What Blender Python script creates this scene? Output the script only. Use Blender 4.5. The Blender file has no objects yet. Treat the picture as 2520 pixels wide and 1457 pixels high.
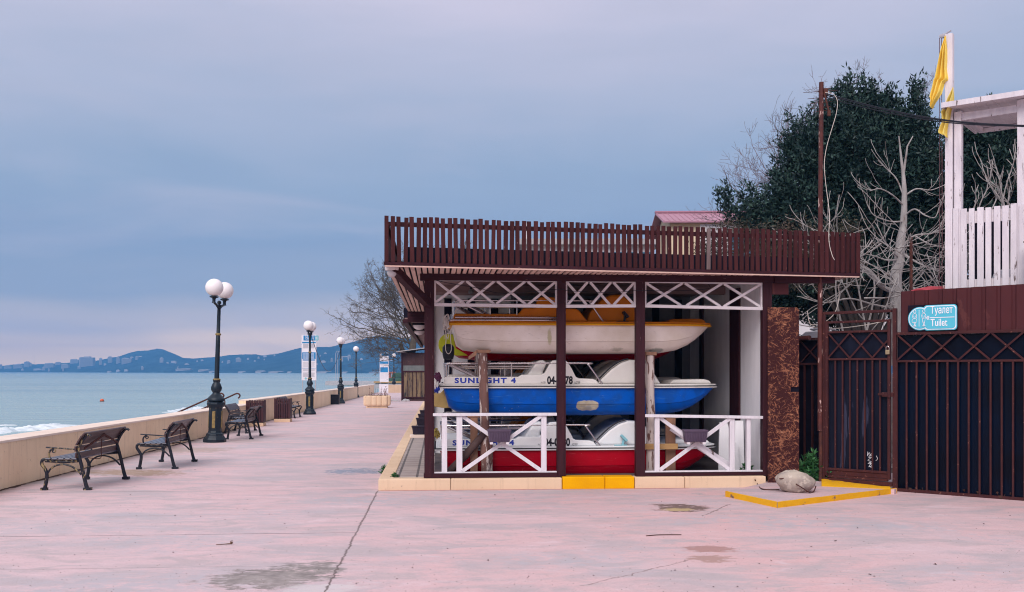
import bpy, bmesh, math, random
import numpy as np
from mathutils import Vector, Matrix, noise

# ------------------------------------------------------------------ camera
sc = bpy.context.scene
COL = sc.collection
F, CX, HY, CH, SL = 2449.0, 1259.5, 912.0, 1.55, 0.0062   # focal length, axis and horizon of the photograph; eye height; fall of the promenade
cd = bpy.data.cameras.new('camera'); cam = bpy.data.objects.new('camera', cd); COL.objects.link(cam)
cam.location = (0, 0, CH); cam.rotation_euler = (math.radians(90), 0, 0)
cd.sensor_width = 36; cd.lens = 35; cd.shift_y = 0.0728; cd.clip_start = 0.05; cd.clip_end = 20000
sc.camera = cam
sc.render.engine = 'CYCLES'
sc.cycles.use_denoising = True; sc.cycles.denoising_prefilter = 'ACCURATE'; sc.cycles.denoising_input_passes = 'RGB_ALBEDO_NORMAL'; sc.cycles.filter_width = 1.1
sc.cycles.max_bounces = 8; sc.cycles.diffuse_bounces = 4; sc.cycles.volume_bounces = 0
sc.cycles.transparent_max_bounces = 12
sc.view_settings.view_transform = 'Standard'; sc.view_settings.look = 'None'
sc.view_settings.exposure = 0.10; sc.view_settings.gamma = 1.0; sc.view_settings.use_curve_mapping = False

# ------------------------------------------------------------------ world: overcast sky
SUN = Vector((-0.26, -0.72, 0.66)).normalized()
w = bpy.data.worlds.new('World'); sc.world = w; w.use_nodes = True
nt = w.node_tree; nt.nodes.clear()
def wn(t, **k):
    n = nt.nodes.new(t)
    for a, b in k.items(): setattr(n, a, b)
    return n
out = wn('ShaderNodeOutputWorld'); mix = wn('ShaderNodeMixShader'); mix.inputs[0].default_value = 0.94
sky = wn('ShaderNodeTexSky', sky_type='NISHITA', sun_disc=False, sun_elevation=math.asin(SUN.z), sun_rotation=math.atan2(SUN.x, SUN.y))
b1 = wn('ShaderNodeBackground'); b1.inputs[1].default_value = 0.1
nt.links.new(sky.outputs[0], b1.inputs[0])
tc = wn('ShaderNodeTexCoord'); sep = wn('ShaderNodeSeparateXYZ'); nt.links.new(tc.outputs['Generated'], sep.inputs[0])
mp = wn('ShaderNodeMapping'); mp.inputs['Scale'].default_value = (1.5, 1.5, 7.0); mp.inputs['Rotation'].default_value = (0, math.radians(9), 0)
nt.links.new(tc.outputs['Generated'], mp.inputs[0])
nz = wn('ShaderNodeTexNoise'); nz.inputs['Scale'].default_value = 1.6; nz.inputs['Detail'].default_value = 5; nz.inputs['Roughness'].default_value = 0.5
nz.inputs['Distortion'].default_value = 0.4
nt.links.new(mp.outputs[0], nz.inputs[0])
m1 = wn('ShaderNodeMath', operation='MULTIPLY_ADD'); m1.inputs[1].default_value = 0.17; m1.inputs[2].default_value = -0.085
nt.links.new(nz.outputs[0], m1.inputs[0])
m0 = wn('ShaderNodeMath', operation='MULTIPLY'); m0.inputs[1].default_value = -0.05; nt.links.new(sep.outputs[0], m0.inputs[0])
m2 = wn('ShaderNodeMath', operation='ADD'); nt.links.new(m0.outputs[0], m2.inputs[0]); nt.links.new(m1.outputs[0], m2.inputs[1])
mk = wn('ShaderNodeMath', operation='MULTIPLY', use_clamp=True); nt.links.new(sep.outputs[2], mk.inputs[0]); mk.inputs[1].default_value = 6.0
m4 = wn('ShaderNodeMath', operation='MULTIPLY'); nt.links.new(m2.outputs[0], m4.inputs[0]); nt.links.new(mk.outputs[0], m4.inputs[1])
m3 = wn('ShaderNodeMath', operation='ADD'); nt.links.new(sep.outputs[2], m3.inputs[0]); nt.links.new(m4.outputs[0], m3.inputs[1])
rp = wn('ShaderNodeValToRGB'); nt.links.new(m3.outputs[0], rp.inputs[0])
SKY = [(0.0, (2.5, 1.55, .72)), (.024, (1.95, 1.25, .72)), (.046, (.85, .68, .63)), (.085, (.35, .41, .555)), (.14, (.275, .367, .55)), (.20, (.315, .41, .58)),
       (.28, (.45, .495, .65)), (.36, (.62, .595, .74)), (.6, (.80, .77, .85)), (1.0, (.92, .89, .92))]
el = rp.color_ramp.elements
while len(el) > 1: el.remove(el[-1])
el[0].position = 0; el[0].color = (*SKY[0][1], 1)
for p, c in SKY[1:]:
    e = el.new(p); e.color = (*c, 1)
b2 = wn('ShaderNodeBackground'); b2.inputs[1].default_value = 1.0
mpb = wn('ShaderNodeMapping'); mpb.inputs['Scale'].default_value = (2.2, 2.2, 11.0); mpb.inputs['Rotation'].default_value = (0, math.radians(-7), 0.6); mpb.inputs['Location'].default_value = (3.1, 1.7, .4)
nt.links.new(tc.outputs['Generated'], mpb.inputs[0])
nzb = wn('ShaderNodeTexNoise'); nzb.inputs['Scale'].default_value = 1.5; nzb.inputs['Detail'].default_value = 6; nzb.inputs['Roughness'].default_value = 0.52; nzb.inputs['Distortion'].default_value = .5
nt.links.new(mpb.outputs[0], nzb.inputs[0])
rpb = wn('ShaderNodeValToRGB'); rpb.color_ramp.elements[0].position = .47; rpb.color_ramp.elements[1].position = .74; nt.links.new(nzb.outputs[0], rpb.inputs[0])
rpb.color_ramp.elements[1].color = (.55, .55, .55, 1)
mxb = wn('ShaderNodeMix', data_type='RGBA'); nt.links.new(rpb.outputs[0], mxb.inputs[0]); nt.links.new(rp.outputs[0], mxb.inputs[6]); mxb.inputs[7].default_value = (.50, .51, .65, 1)
nt.links.new(mxb.outputs[2], b2.inputs[0])
nt.links.new(b1.outputs[0], mix.inputs[1]); nt.links.new(b2.outputs[0], mix.inputs[2]); nt.links.new(mix.outputs[0], out.inputs[0])
sl = bpy.data.lights.new('sun', 'SUN'); sun = bpy.data.objects.new('sun', sl); COL.objects.link(sun)
sl.energy = 2.7; sl.angle = math.radians(42); sl.color = (1.0, 0.93, 0.90)
sun.rotation_euler = SUN.to_track_quat('Z', 'Y').to_euler()

# ------------------------------------------------------------------ helpers: placing
R = random.Random(7)
rad = math.radians
def gz(y): return -SL * max(-20.0, min(y, 115.0))
def P(px, py, Y): return Vector(((px - CX) / F * Y, Y, CH - (py - HY) / F * Y))
def G(px, py, h=0.0):
    Y = (CH - h) / ((py - HY) / F - SL)
    return Vector(((px - CX) / F * Y, Y, gz(Y) + h))
class Frame:
    """a vertical working frame: origin O, x turned by rz"""
    def __init__(s, O, rz):
        s.O = Vector(O); s.rz = rz; s.u = Vector((math.cos(rz), math.sin(rz), 0)); s.n = Vector((-math.sin(rz), math.cos(rz), 0))
    def world(s, x, y, z=0): return s.O + s.u * x + s.n * y + Vector((0, 0, z))
    def local(s, p):
        d = Vector(p) - s.O
        return Vector((d.dot(s.u), d.dot(s.n), d.z))
    def pix(s, px, py, yl=0.0):
        d = Vector(((px - CX) / F, 1, -(py - HY) / F)); C = Vector((0, 0, CH))
        t = (yl - (C - s.O).dot(s.n)) / d.dot(s.n)
        return s.local(C + d * t)
TH = math.atan(0.075)
HF = Frame(G(930, 1207), TH)                       # boat shelter: kerb corner
GFO = G(2020, 1195); GFE = G(2519, 1232)
GF = Frame(GFO, math.atan2(GFE.y - GFO.y, GFE.x - GFO.x))   # gate and fence line
DFA, DFB = Vector((-1.62, 12.6, 0)), Vector((4.93, 14.1, 0))
DF = Frame(DFA, math.atan2(DFB.y - DFA.y, DFB.x - DFA.x))   # front edge of the roof deck
DLEN = (DFB - DFA).length

# ------------------------------------------------------------------ helpers: objects
def tag(o, label, cat, group=None, kind=None):
    if label: o['label'] = label
    if cat: o['category'] = cat
    if group: o['group'] = group
    if kind: o['kind'] = kind
    return o
def thing(name, label, cat, loc=(0, 0, 0), rz=0.0, group=None):
    o = bpy.data.objects.new(name, None); COL.objects.link(o)
    o.empty_display_size = 0.2
    o.location = loc; o.rotation_euler = (0, 0, rz)
    return tag(o, label, cat, group)
def copy_tree(o, parent=None):
    c = o.copy(); COL.objects.link(c)
    if parent: c.parent = parent
    for ch in list(o.children): copy_tree(ch, c)
    return c

class MB:
    def __init__(s): s.v = []; s.f = []
    def add(s, vs, fs):
        o = len(s.v); s.v += [tuple(v) for v in vs]; s.f += [tuple(i + o for i in f) for f in fs]; return s
    def box(s, x0, x1, y0, y1, z0, z1):
        return s.add([(x0, y0, z0), (x1, y0, z0), (x1, y1, z0), (x0, y1, z0), (x0, y0, z1), (x1, y0, z1), (x1, y1, z1), (x0, y1, z1)],
                     [(0, 3, 2, 1), (4, 5, 6, 7), (0, 1, 5, 4), (1, 2, 6, 5), (2, 3, 7, 6), (3, 0, 4, 7)])
    def bar(s, a, b, wd, dp, up=(0, 0, 1)):
        a, b = Vector(a), Vector(b); d = (b - a).normalized(); up = Vector(up)
        sd = d.cross(up)
        if sd.length < 1e-4: sd = d.cross(Vector((1, 0, 0)))
        sd.normalize(); n = sd.cross(d).normalized()
        vs = []
        for p in (a, b):
            for i, j in ((-1, -1), (1, -1), (1, 1), (-1, 1)): vs.append(p + sd * (wd / 2 * i) + n * (dp / 2 * j))
        return s.add(vs, [(0, 1, 2, 3), (7, 6, 5, 4), (0, 4, 5, 1), (1, 5, 6, 2), (2, 6, 7, 3), (3, 7, 4, 0)])
    def tube(s, pts, r, n=8, cap=True, flat=1.0):
        pts = [Vector(p) for p in pts]; k = len(pts); rr = r if isinstance(r, (list, tuple)) else [r] * k
        vs = []; fs = []; t0 = None; sd = None
        for i in range(k):
            t = (pts[min(i + 1, k - 1)] - pts[max(i - 1, 0)])
            t = t.normalized() if t.length > 1e-9 else Vector((0, 0, 1))
            if sd is None:
                sd = t.cross(Vector((0, 0, 1)))
                if sd.length < 0.05: sd = t.cross(Vector((1, 0, 0)))
                sd.normalize()
            else:
                sd = sd - t * sd.dot(t)
                if sd.length < 1e-5: sd = t.cross(Vector((1, 0, 0)))
                sd.normalize()
            n2 = t.cross(sd)
            for j in range(n):
                a = 2 * math.pi * j / n
                vs.append(pts[i] + sd * (rr[i] * math.cos(a)) + n2 * (rr[i] * math.sin(a) * flat))
        for i in range(k - 1):
            for j in range(n):
                fs.append((i * n + j, i * n + (j + 1) % n, (i + 1) * n + (j + 1) % n, (i + 1) * n + j))
        if cap and n > 2:
            fs.append(tuple(range(n - 1, -1, -1))); fs.append(tuple((k - 1) * n + j for j in range(n)))
        return s.add(vs, fs)
    def lathe(s, prof, n=16, c=(0, 0, 0), a0=0.0, sx=1.0, sy=1.0):
        vs = []; fs = []; k = len(prof)
        for r, z in prof:
            for j in range(n):
                a = a0 + 2 * math.pi * j / n
                vs.append((c[0] + r * math.cos(a) * sx, c[1] + r * math.sin(a) * sy, c[2] + z))
        for i in range(k - 1):
            for j in range(n): fs.append((i * n + j, i * n + (j + 1) % n, (i + 1) * n + (j + 1) % n, (i + 1) * n + j))
        fs.append(tuple(range(n - 1, -1, -1))); fs.append(tuple((k - 1) * n + j for j in range(n)))
        return s.add(vs, fs)
    def prism(s, poly, a0, a1, plane='xz'):
        k = len(poly)
        mk = {'xz': lambda p, a: (p[0], a, p[1]), 'xy': lambda p, a: (p[0], p[1], a), 'yz': lambda p, a: (a, p[0], p[1])}[plane]
        vs = [mk(p, a0) for p in poly] + [mk(p, a1) for p in poly]
        fs = [tuple(range(k)), tuple(range(2 * k - 1, k - 1, -1))] + [(i, i + k, (i + 1) % k + k, (i + 1) % k) for i in range(k)]
        return s.add(vs, fs)
    def ball(s, c, r, nu=16, nv=10, sc3=(1, 1, 1)):
        prof = [(max(1e-4, math.sin(math.pi * i / nv)) * r, -math.cos(math.pi * i / nv) * r) for i in range(nv + 1)]
        o = len(s.v); s.lathe(prof, nu, (0, 0, 0))
        for i in range(o, len(s.v)):
            v = s.v[i]; s.v[i] = (c[0] + v[0] * sc3[0], c[1] + v[1] * sc3[1], c[2] + v[2] * sc3[2])
        return s
    def move(s, fn, start=0):
        for i in range(start, len(s.v)): s.v[i] = tuple(fn(Vector(s.v[i])))
        return s
    def build(s, name, m, parent=None, smooth=False, bev=0.0, loc=None, rz=0.0, ang=40):
        me = bpy.data.meshes.new(name); me.from_pydata(s.v, [], s.f); me.materials.append(m); me.update()
        if smooth:
            me.polygons.foreach_set('use_smooth', [True] * len(me.polygons)); me.set_sharp_from_angle(angle=rad(ang))
        o = bpy.data.objects.new(name, me); COL.objects.link(o)
        if parent: o.parent = parent
        if loc is not None: o.location = loc
        if rz: o.rotation_euler = (0, 0, rz)
        if bev:
            b = o.modifiers.new('edge', 'BEVEL'); b.width = bev; b.segments = 2; b.limit_method = 'ANGLE'; b.angle_limit = rad(35)
        return o
def struct(o): o['kind'] = 'structure'; return o

def curve_pts(pts, n=6):
    """Catmull-Rom through pts"""
    pts = [Vector(p) for p in pts]; out = []
    q = [pts[0] * 2 - pts[1]] + pts + [pts[-1] * 2 - pts[-2]]
    for i in range(1, len(q) - 2):
        a, b, c, d = q[i - 1:i + 3]
        for k in range(n):
            t = k / n
            out.append(0.5 * ((2 * b) + (c - a) * t + (2 * a - 5 * b + 4 * c - d) * t * t + (3 * b - a - 3 * c + d) * t ** 3))
    out.append(pts[-1]); return out

def text(body, size, name, m, parent, loc, width=None, rot=(rad(90), 0, 0), bold=0.0, depth=0.001, sx=1.0, space=1.0):
    cu = bpy.data.curves.new(name, 'FONT'); cu.body = body; cu.size = size; cu.extrude = depth; cu.offset = bold
    cu.resolution_u = 3; cu.space_character = space
    to = bpy.data.objects.new(name + '_c', cu)
    COL.objects.link(to)
    dg = bpy.context.evaluated_depsgraph_get(); dg.update()
    me = bpy.data.meshes.new_from_object(to.evaluated_get(dg))
    bpy.data.objects.remove(to); bpy.data.curves.remove(cu)
    xs = [v.co.x for v in me.vertices]; ys = [v.co.y for v in me.vertices]
    if xs:
        k = (width / (max(xs) - min(xs))) if width else sx
        x0, y0 = min(xs), min(ys)
        for v in me.vertices: v.co.x = (v.co.x - x0) * k
    me.materials.clear(); me.materials.append(m)
    o = bpy.data.objects.new(name, me); COL.objects.link(o); o.parent = parent; o.location = loc; o.rotation_euler = rot
    return o

# ------------------------------------------------------------------ helpers: materials
class NT:
    def __init__(s, name, rough=.6, metal=0, spec=.5):
        s.m = bpy.data.materials.new(name); s.m.use_nodes = True; s.t = s.m.node_tree; s.b = s.t.nodes['Principled BSDF']
        s.b.inputs['Roughness'].default_value = rough; s.b.inputs['Metallic'].default_value = metal
        s.b.inputs['Specular IOR Level'].default_value = spec
        s.tc = s.n('ShaderNodeTexCoord')
    def n(s, t, **k):
        x = s.t.nodes.new(t)
        for a, b in k.items(): setattr(x, a, b)
        return x
    def l(s, a, b): s.t.links.new(a, b)
    def coord(s, which='Object', scale=(1, 1, 1), rot=(0, 0, 0)):
        m = s.n('ShaderNodeMapping'); m.inputs['Scale'].default_value = scale; m.inputs['Rotation'].default_value = rot
        if which == 'World':
            g = s.n('ShaderNodeNewGeometry'); s.l(g.outputs['Position'], m.inputs[0])
        else: s.l(s.tc.outputs[which], m.inputs[0])
        return m.outputs[0]
    def noise(s, co, scale, detail=4, rough=.55, dist=0):
        x = s.n('ShaderNodeTexNoise'); x.inputs['Scale'].default_value = scale; x.inputs['Detail'].default_value = detail
        x.inputs['Roughness'].default_value = rough; x.inputs['Distortion'].default_value = dist
        s.l(co, x.inputs[0]); return x.outputs[0]
    def ramp(s, v, a, b, c0=(0, 0, 0), c1=(1, 1, 1), smooth=False):
        x = s.n('ShaderNodeValToRGB'); e = x.color_ramp.elements
        e[0].position = a; e[1].position = b; e[0].color = (*c0, 1); e[1].color = (*c1, 1)
        if smooth: x.color_ramp.interpolation = 'EASE'
        s.l(v, x.inputs[0]); return x.outputs[0]
    def mix(s, f, a, b, mode='MIX'):
        x = s.n('ShaderNodeMix', data_type='RGBA', blend_type=mode)
        for sock, val in ((x.inputs[0], f), (x.inputs[6], a), (x.inputs[7], b)):
            if isinstance(val, (int, float)): sock.default_value = val
            elif isinstance(val, (tuple, list)): sock.default_value = (*val, 1)
            else: s.l(val, sock)
        return x.outputs[2]
    def math(s, op, a, b=None, c=None):
        x = s.n('ShaderNodeMath', operation=op)
        for i, v in enumerate((a, b, c)):
            if v is None: continue
            if isinstance(v, (int, float)): x.inputs[i].default_value = v
            else: s.l(v, x.inputs[i])
        return x.outputs[0]
    def island(s):
        g = s.n('ShaderNodeNewGeometry'); return g.outputs['Random Per Island']
    def color(s, c): s.l(c, s.b.inputs['Base Color']); return s
    def rough(s, v): s.l(v, s.b.inputs['Roughness']); return s
    def bump(s, h, strength=.3, dist=.01):
        x = s.n('ShaderNodeBump'); x.inputs['Strength'].default_value = strength; x.inputs['Distance'].default_value = dist
        s.l(h, x.inputs['Height']); s.l(x.outputs[0], s.b.inputs['Normal']); return s

def mat(name, c, c2=None, scale=6, rough=.6, metal=0, bump=.0, bscale=None, stretch=(1, 1, 1), spec=.22, wear=None, wamt=.62, wscale=10, wstretch=None, isl=0.0):
    """a plain paint or material: two tones in soft patches, optional wear showing a third colour, optional bump, optional tone per piece"""
    t = NT(name, rough, metal, spec); c2 = c2 or tuple(x * .78 for x in c)
    co = t.coord('Object', stretch)
    n = t.noise(co, scale, 5)
    col = t.mix(t.ramp(n, .35, .65), c, c2)
    if isl: col = t.mix(t.math('MULTIPLY', t.island(), isl), col, tuple(x * .45 for x in c))
    if wear:
        co2 = t.coord('Object', wstretch or stretch)
        wn_ = t.noise(co2, wscale, 8, .62)
        wf = t.ramp(wn_, wamt, wamt + .03)
        col = t.mix(wf, col, wear)
    t.color(col)
    t.rough(t.math('MULTIPLY_ADD', n, .25, rough - .12))
    if bump: t.bump(t.noise(co, bscale or scale * 6, 6), bump, .01)
    return t.m

# colours (linear)
BROWN = (.080, .026, .030)
M = {}
M['wood_v'] = mat('brown_paint_upright', (.048, .015, .021), (.035, .012, .017), 5, .55, bump=.35, bscale=26, stretch=(6, 6, .5), wear=(.22, .13, .13), wamt=.67, wscale=13, spec=0.1)
M['wood_h'] = mat('brown_paint_level', (.046, .014, .020), (.033, .011, .016), 5, .55, bump=.35, bscale=26, stretch=(.5, 6, 6), wear=(.26, .17, .17), wamt=.68, wscale=13, spec=0.1)
M['slat'] = mat('brown_slat', (.078, .022, .024), (.055, .016, .019), 4, .6, bump=.4, bscale=30, stretch=(5, 5, .6), wear=(.26, .13, .115), wamt=.665, wscale=16, isl=.75, spec=0.1)
M['dark'] = mat('dark_tar', (.010, .011, .022), (.006, .007, .016), 3, .7, spec=0.05)
M['void'] = mat('dark_boarding', (.012, .010, .020), (.008, .007, .015), 4, .7, spec=0.05)
M['white_v'] = mat('white_paint_upright', (.70, .66, .71), (.61, .575, .62), 5, .5, bump=.2, bscale=30, stretch=(5, 5, .6), wear=(.42, .36, .38), wamt=.74, wscale=12)
M['white_h'] = mat('white_paint_level', (.70, .64, .67), (.60, .55, .58), 5, .5, bump=.2, bscale=30, stretch=(.6, 5, 5), wear=(.42, .36, .38), wamt=.74, wscale=12)
M['peel'] = mat('peeling_white_paint', (.72, .67, .72), (.61, .56, .61), 4, .6, bump=.5, bscale=20, stretch=(3, 3, .55), wear=(.15, .11, .11), wamt=.618, wscale=7, isl=.12)
M['soffit'] = mat('pinkish_board', (.78, .54, .46), (.66, .44, .38), 3, .65, bump=.15, bscale=20, stretch=(4, .6, 4), isl=.35)
M['ceil'] = mat('dark_ceiling_board', (.34, .22, .21), (.24, .15, .15), 3, .6, stretch=(.6, 4, 4), isl=.6)
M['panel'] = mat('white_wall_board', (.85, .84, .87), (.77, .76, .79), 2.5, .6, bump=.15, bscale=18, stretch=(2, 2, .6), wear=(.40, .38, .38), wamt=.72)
M['panel_shaded'] = mat('shaded_back_wall_board', (.22, .23, .27), (.15, .16, .20), 2.5, .7, wear=(.14, .14, .17), wamt=.66)  # white back wall boards with the interior shade painted into their grey
M['floor_in'] = mat('darkened_shelter_floor', (.12, .10, .10), (.07, .06, .07), 2, .85)  # concrete floor colour darkened to deepen the shade inside the shelter
M['iron'] = mat('black_cast_iron', (.010, .013, .024), (.016, .018, .028), 8, .42, bump=.2, bscale=40, spec=.28, wear=(.14, .11, .055), wamt=.66, wscale=14)
M['iron_gold'] = mat('black_iron_rubbed_gold', (.016, .017, .026), (.012, .013, .024), 9, .42, bump=.2, bscale=40, spec=.28, wear=(.27, .20, .10), wamt=.555, wscale=30, wstretch=(1, 1, .35))
M['lamp_iron'] = mat('blue_black_lamp_paint', (.012, .022, .034), (.008, .014, .024), 6, .4, bump=.2, bscale=30, spec=.28, wear=(.16, .13, .07), wamt=.66, wscale=12)
M['gilt'] = mat('rubbed_gilding', (.34, .24, .09), (.16, .12, .06), 20, .5, metal=.3)
M['globe'] = mat('opal_globe', (.86, .80, .82), (.83, .77, .79), 3, .28)
M['bench_wood'] = mat('dark_bench_slat', (.060, .026, .030), (.040, .018, .024), 4, .4, bump=.3, bscale=30, stretch=(.6, 5, 5), spec=.6, isl=.3)
M['bench_seat'] = mat('bluish_bench_slat', (.085, .085, .12), (.050, .05, .075), 4, .22, bump=.2, bscale=30, stretch=(.6, 5, 5), spec=.8, isl=.3)  # seat slats paler, bluer and glossier than those of the backrest
def cream_mat(name, c, c2):
    t = NT(name, .85, 0, .15); co = t.coord('Object')
    col = t.mix(t.ramp(t.noise(co, 1.3, 5), .35, .65), c, c2)
    drip = t.noise(t.coord('Object', (5, 5, .35)), 2.2, 6, .65)
    col = t.mix(t.math('MULTIPLY', t.ramp(drip, .54, .70), .45), col, (.46, .32, .22))
    sp = t.noise(co, 16, 7, .7)
    col = t.mix(t.math('MULTIPLY', t.ramp(sp, .62, .68), .6), col, (.36, .26, .19))
    chip = t.noise(co, 5, 8, .7)
    col = t.mix(t.ramp(chip, .69, .71), col, (.30, .23, .20))
    t.color(col); t.bump(t.math('ADD', sp, chip), .35, .008); return t.m
M['cream'] = cream_mat('cream_render', (.74, .545, .385), (.665, .48, .33))
M['cream_wall'] = cream_mat('cream_sea_wall_render', (.86, .67, .475), (.79, .60, .42))
M['cream_top'] = mat('pale_coping', (.80, .66, .58), (.72, .58, .50), 1.5, .7, bump=.2, bscale=16)
M['yellow'] = mat('yellow_kerb_paint', (.82, .40, .001), (.74, .34, .001), 3, .55, bump=.25, bscale=20, wear=(.55, .24, .02), wamt=.70, wscale=8, spec=0.08)
M['yellow_worn'] = mat('worn_yellow_paint', (.80, .42, .01), (.70, .35, .01), 3, .6, bump=.5, bscale=20, wear=(.20, .12, .10), wamt=.62, wscale=6)
M['steel'] = mat('stainless_tube', (.50, .46, .47), (.42, .38, .40), 6, .25, metal=.9)
M['black'] = mat('black_rubber', (.008, .008, .014), (.012, .012, .018), 5, .5)
M['letter_blue'] = mat('blue_lettering', (.02, .04, .32), (.025, .05, .34), 12, .5)
M['letter_black'] = mat('black_lettering', (.012, .012, .02), (.016, .016, .025), 12, .5)
M['sheet'] = mat('dark_poly_sheet', (.0022, .0062, .019), (.003, .0038, .009), 1.3, .2, spec=0.08)
M['sheet_old'] = mat('torn_dark_poly_sheet', (.005, .006, .014), (.009, .011, .024), 2.0, .32, spec=0.1, stretch=(4, 4, .35), wear=(.040, .042, .075), wamt=.60, wscale=2.0, wstretch=(2.6, 1, .28))
M['gate_iron'] = mat('red_brown_steel_paint', (.066, .021, .021), (.048, .016, .018), 6, .55, bump=.3, bscale=30, wear=(.20, .085, .065), wamt=.64, wscale=22, spec=0.12)
M['corrugated'] = mat('red_brown_sheet', (.074, .020, .023), (.060, .017, .020), 2.2, .55, wear=(.095, .030, .030), wamt=.62, wscale=3, stretch=(1, 1, .5), spec=0.12)
M['rust'] = mat('rusty_pipe', (.105, .030, .026), (.06, .02, .02), 7, .6, bump=.4, bscale=30, wear=(.50, .34, .31), wamt=.60, wscale=9, wstretch=(1.5, 1.5, .5))
M['rust_dark'] = mat('rust', (.10, .035, .025), (.05, .02, .02), 14, .8, bump=.5, bscale=40)
M['cyan'] = mat('cyan_sign', (.085, .45, .60), (.095, .48, .62), 3, .35, spec=.15)
M['sign_white'] = mat('sign_white', (.78, .80, .86), (.74, .76, .82), 4, .35)
M['flag'] = mat('yellow_flag_cloth', (.90, .69, .17), (.86, .60, .08), 3, .75, bump=.15, bscale=60)
M['flag2'] = mat('pale_yellow_cloth', (.86, .72, .24), (.82, .66, .17), 3, .75, bump=.15, bscale=60)
M['cord'] = mat('brown_cord', (.16, .08, .09), (.10, .05, .06), 20, .8)
M['cable'] = mat('black_cable', (.010, .014, .022), (.02, .02, .03), 5, .5)
M['hose'] = mat('pale_hose', (.60, .54, .50), (.50, .44, .40), 5, .55)
M['log'] = mat('peeled_log', (.20, .105, .085), (.12, .065, .06), 4, .8, bump=.7, bscale=14, stretch=(2.5, 2.5, .5), wear=(.56, .48, .44), wamt=.565, wscale=8)
M['log_white'] = mat('whitewashed_log', (.62, .54, .50), (.50, .42, .40), 4, .8, bump=.7, bscale=14, stretch=(2.5, 2.5, .5), wear=(.16, .085, .07), wamt=.55, wscale=7)
M['plank'] = mat('raw_plank', (.30, .16, .10), (.20, .11, .08), 3, .8, bump=.3, bscale=22, stretch=(4, 4, .5))
M['plank_y'] = mat('yellow_raw_plank', (.46, .29, .12), (.34, .20, .09), 3, .8, bump=.3, bscale=22, stretch=(.6, 4, 4))
M['planter_box'] = mat('mauve_plastic', (.095, .066, .105), (.075, .05, .085), 4, .5)
M['planter_dark'] = mat('dark_plastic_box', (.030, .022, .038), (.022, .016, .03), 4, .5)
M['rock'] = mat('limestone', (.44, .37, .31), (.30, .25, .23), 5, .9, bump=.8, bscale=14, wear=(.50, .43, .37), wamt=.55, wscale=13)
M['bark_pale'] = mat('pale_bark', (.38, .355, .35), (.25, .225, .225), 5, .85, bump=.5, bscale=18, stretch=(2, 2, .6), wear=(.16, .12, .11), wamt=.60, wscale=5)
M['bark_grey'] = mat('grey_brown_bark', (.125, .105, .085), (.085, .07, .06), 4, .9)
M['bark_purple'] = mat('mauve_twigs', (.19, .145, .165), (.13, .10, .12), 4, .9)
M['bark_dark'] = mat('dark_bark', (.05, .04, .04), (.035, .03, .03), 4, .9)
M['roof_pink'] = mat('pink_metal_roof', (.40, .20, .27), (.36, .18, .24), 2, .45)
M['house_wall'] = mat('cream_house_wall', (.70, .56, .40), (.62, .50, .36), 2, .8)
M['house_white'] = mat('white_clapboard', (.66, .63, .66), (.58, .55, .58), 2, .7)
M['window'] = mat('blue_window_glass', (.10, .22, .32), (.07, .16, .25), 3, .15)
M['tarp'] = mat('red_tarpaulin', (.42, .055, .075), (.30, .035, .05), 5, .55, bump=.3, bscale=14)
M['hull_white'] = mat('white_gelcoat', (.74, .66, .63), (.68, .60, .57), 2.5, .35, wear=(.55, .49, .45), wamt=.70, wscale=5)
M['deck_white'] = mat('white_deck', (.72, .69, .66), (.64, .61, .58), 3, .42, wear=(.45, .43, .40), wamt=.72, wscale=14)
M['deck_white2'] = mat('cool_white_deck', (.74, .75, .76), (.68, .69, .71), 3, .4, wear=(.52, .52, .53), wamt=.74, wscale=14)
M['deck_orange'] = mat('orange_deck', (.52, .155, .006), (.46, .13, .005), 3, .42, spec=0.1)
M['hull_red'] = mat('red_gelcoat', (.40, .001, .014), (.34, .001, .012), 3, .33, wear=(.22, .004, .012), wamt=.68, spec=0.1)
M['rim_orange_lit'] = mat('lit_orange_rim', (.66, .30, .006), (.58, .25, .006), 3, .4, spec=.15)  # brighter copy of the deck orange, the light on the rim painted in
def red_hull():
    t = NT('red_gelcoat', .36, 0, .10); co = t.coord('Object')
    col = t.mix(t.ramp(t.noise(co, 3, 4), .3, .7), (.40, .001, .014), (.34, .001, .012))
    sc_ = t.noise(t.coord('Object', (2.2, 6, 26)), 2, 7, .66); col = t.mix(t.math('MULTIPLY', t.ramp(sc_, .60, .66), .5), col, (.50, .06, .07))
    ch = t.noise(co, 20, 6, .7); col = t.mix(t.math('MULTIPLY', t.ramp(ch, .665, .70), .7), col, (.50, .30, .28))
    t.color(col); return t.m
M['hull_red'] = red_hull()
M['lime'] = mat('lime_rudder', (.40, .42, .015), (.34, .36, .012), 4, .5, wear=(.30, .30, .02), wamt=.62)
M['beige'] = mat('beige_rudder', (.50, .34, .12), (.36, .24, .09), 4, .6, wear=(.12, .07, .04), wamt=.60, wscale=5)
M['trash_wood'] = mat('dark_bin_slat', (.072, .026, .032), (.05, .02, .026), 4, .5, stretch=(5, 5, .6), isl=.3)
M['info_white'] = mat('white_print_board', (.74, .70, .76), (.70, .66, .72), 3, .4)
M['info_blue'] = mat('blue_print', (.02, .20, .46), (.025, .22, .48), 3, .4)
M['info_grey'] = mat('grey_print', (.42, .41, .46), (.36, .35, .40), 6, .5)
M['info_teal'] = mat('teal_print', (.20, .45, .52), (.22, .48, .55), 6, .5)
M['kiosk'] = mat('brown_kiosk_sheet', (.075, .035, .036), (.055, .027, .03), 3, .6, wear=(.11, .06, .05), wamt=.62)
M['kiosk_yellow'] = mat('stained_board', (.22, .15, .085), (.10, .07, .055), 2.2, .7, stretch=(3, 3, .5), wear=(.03, .028, .03), wamt=.58, wscale=3)
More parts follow.
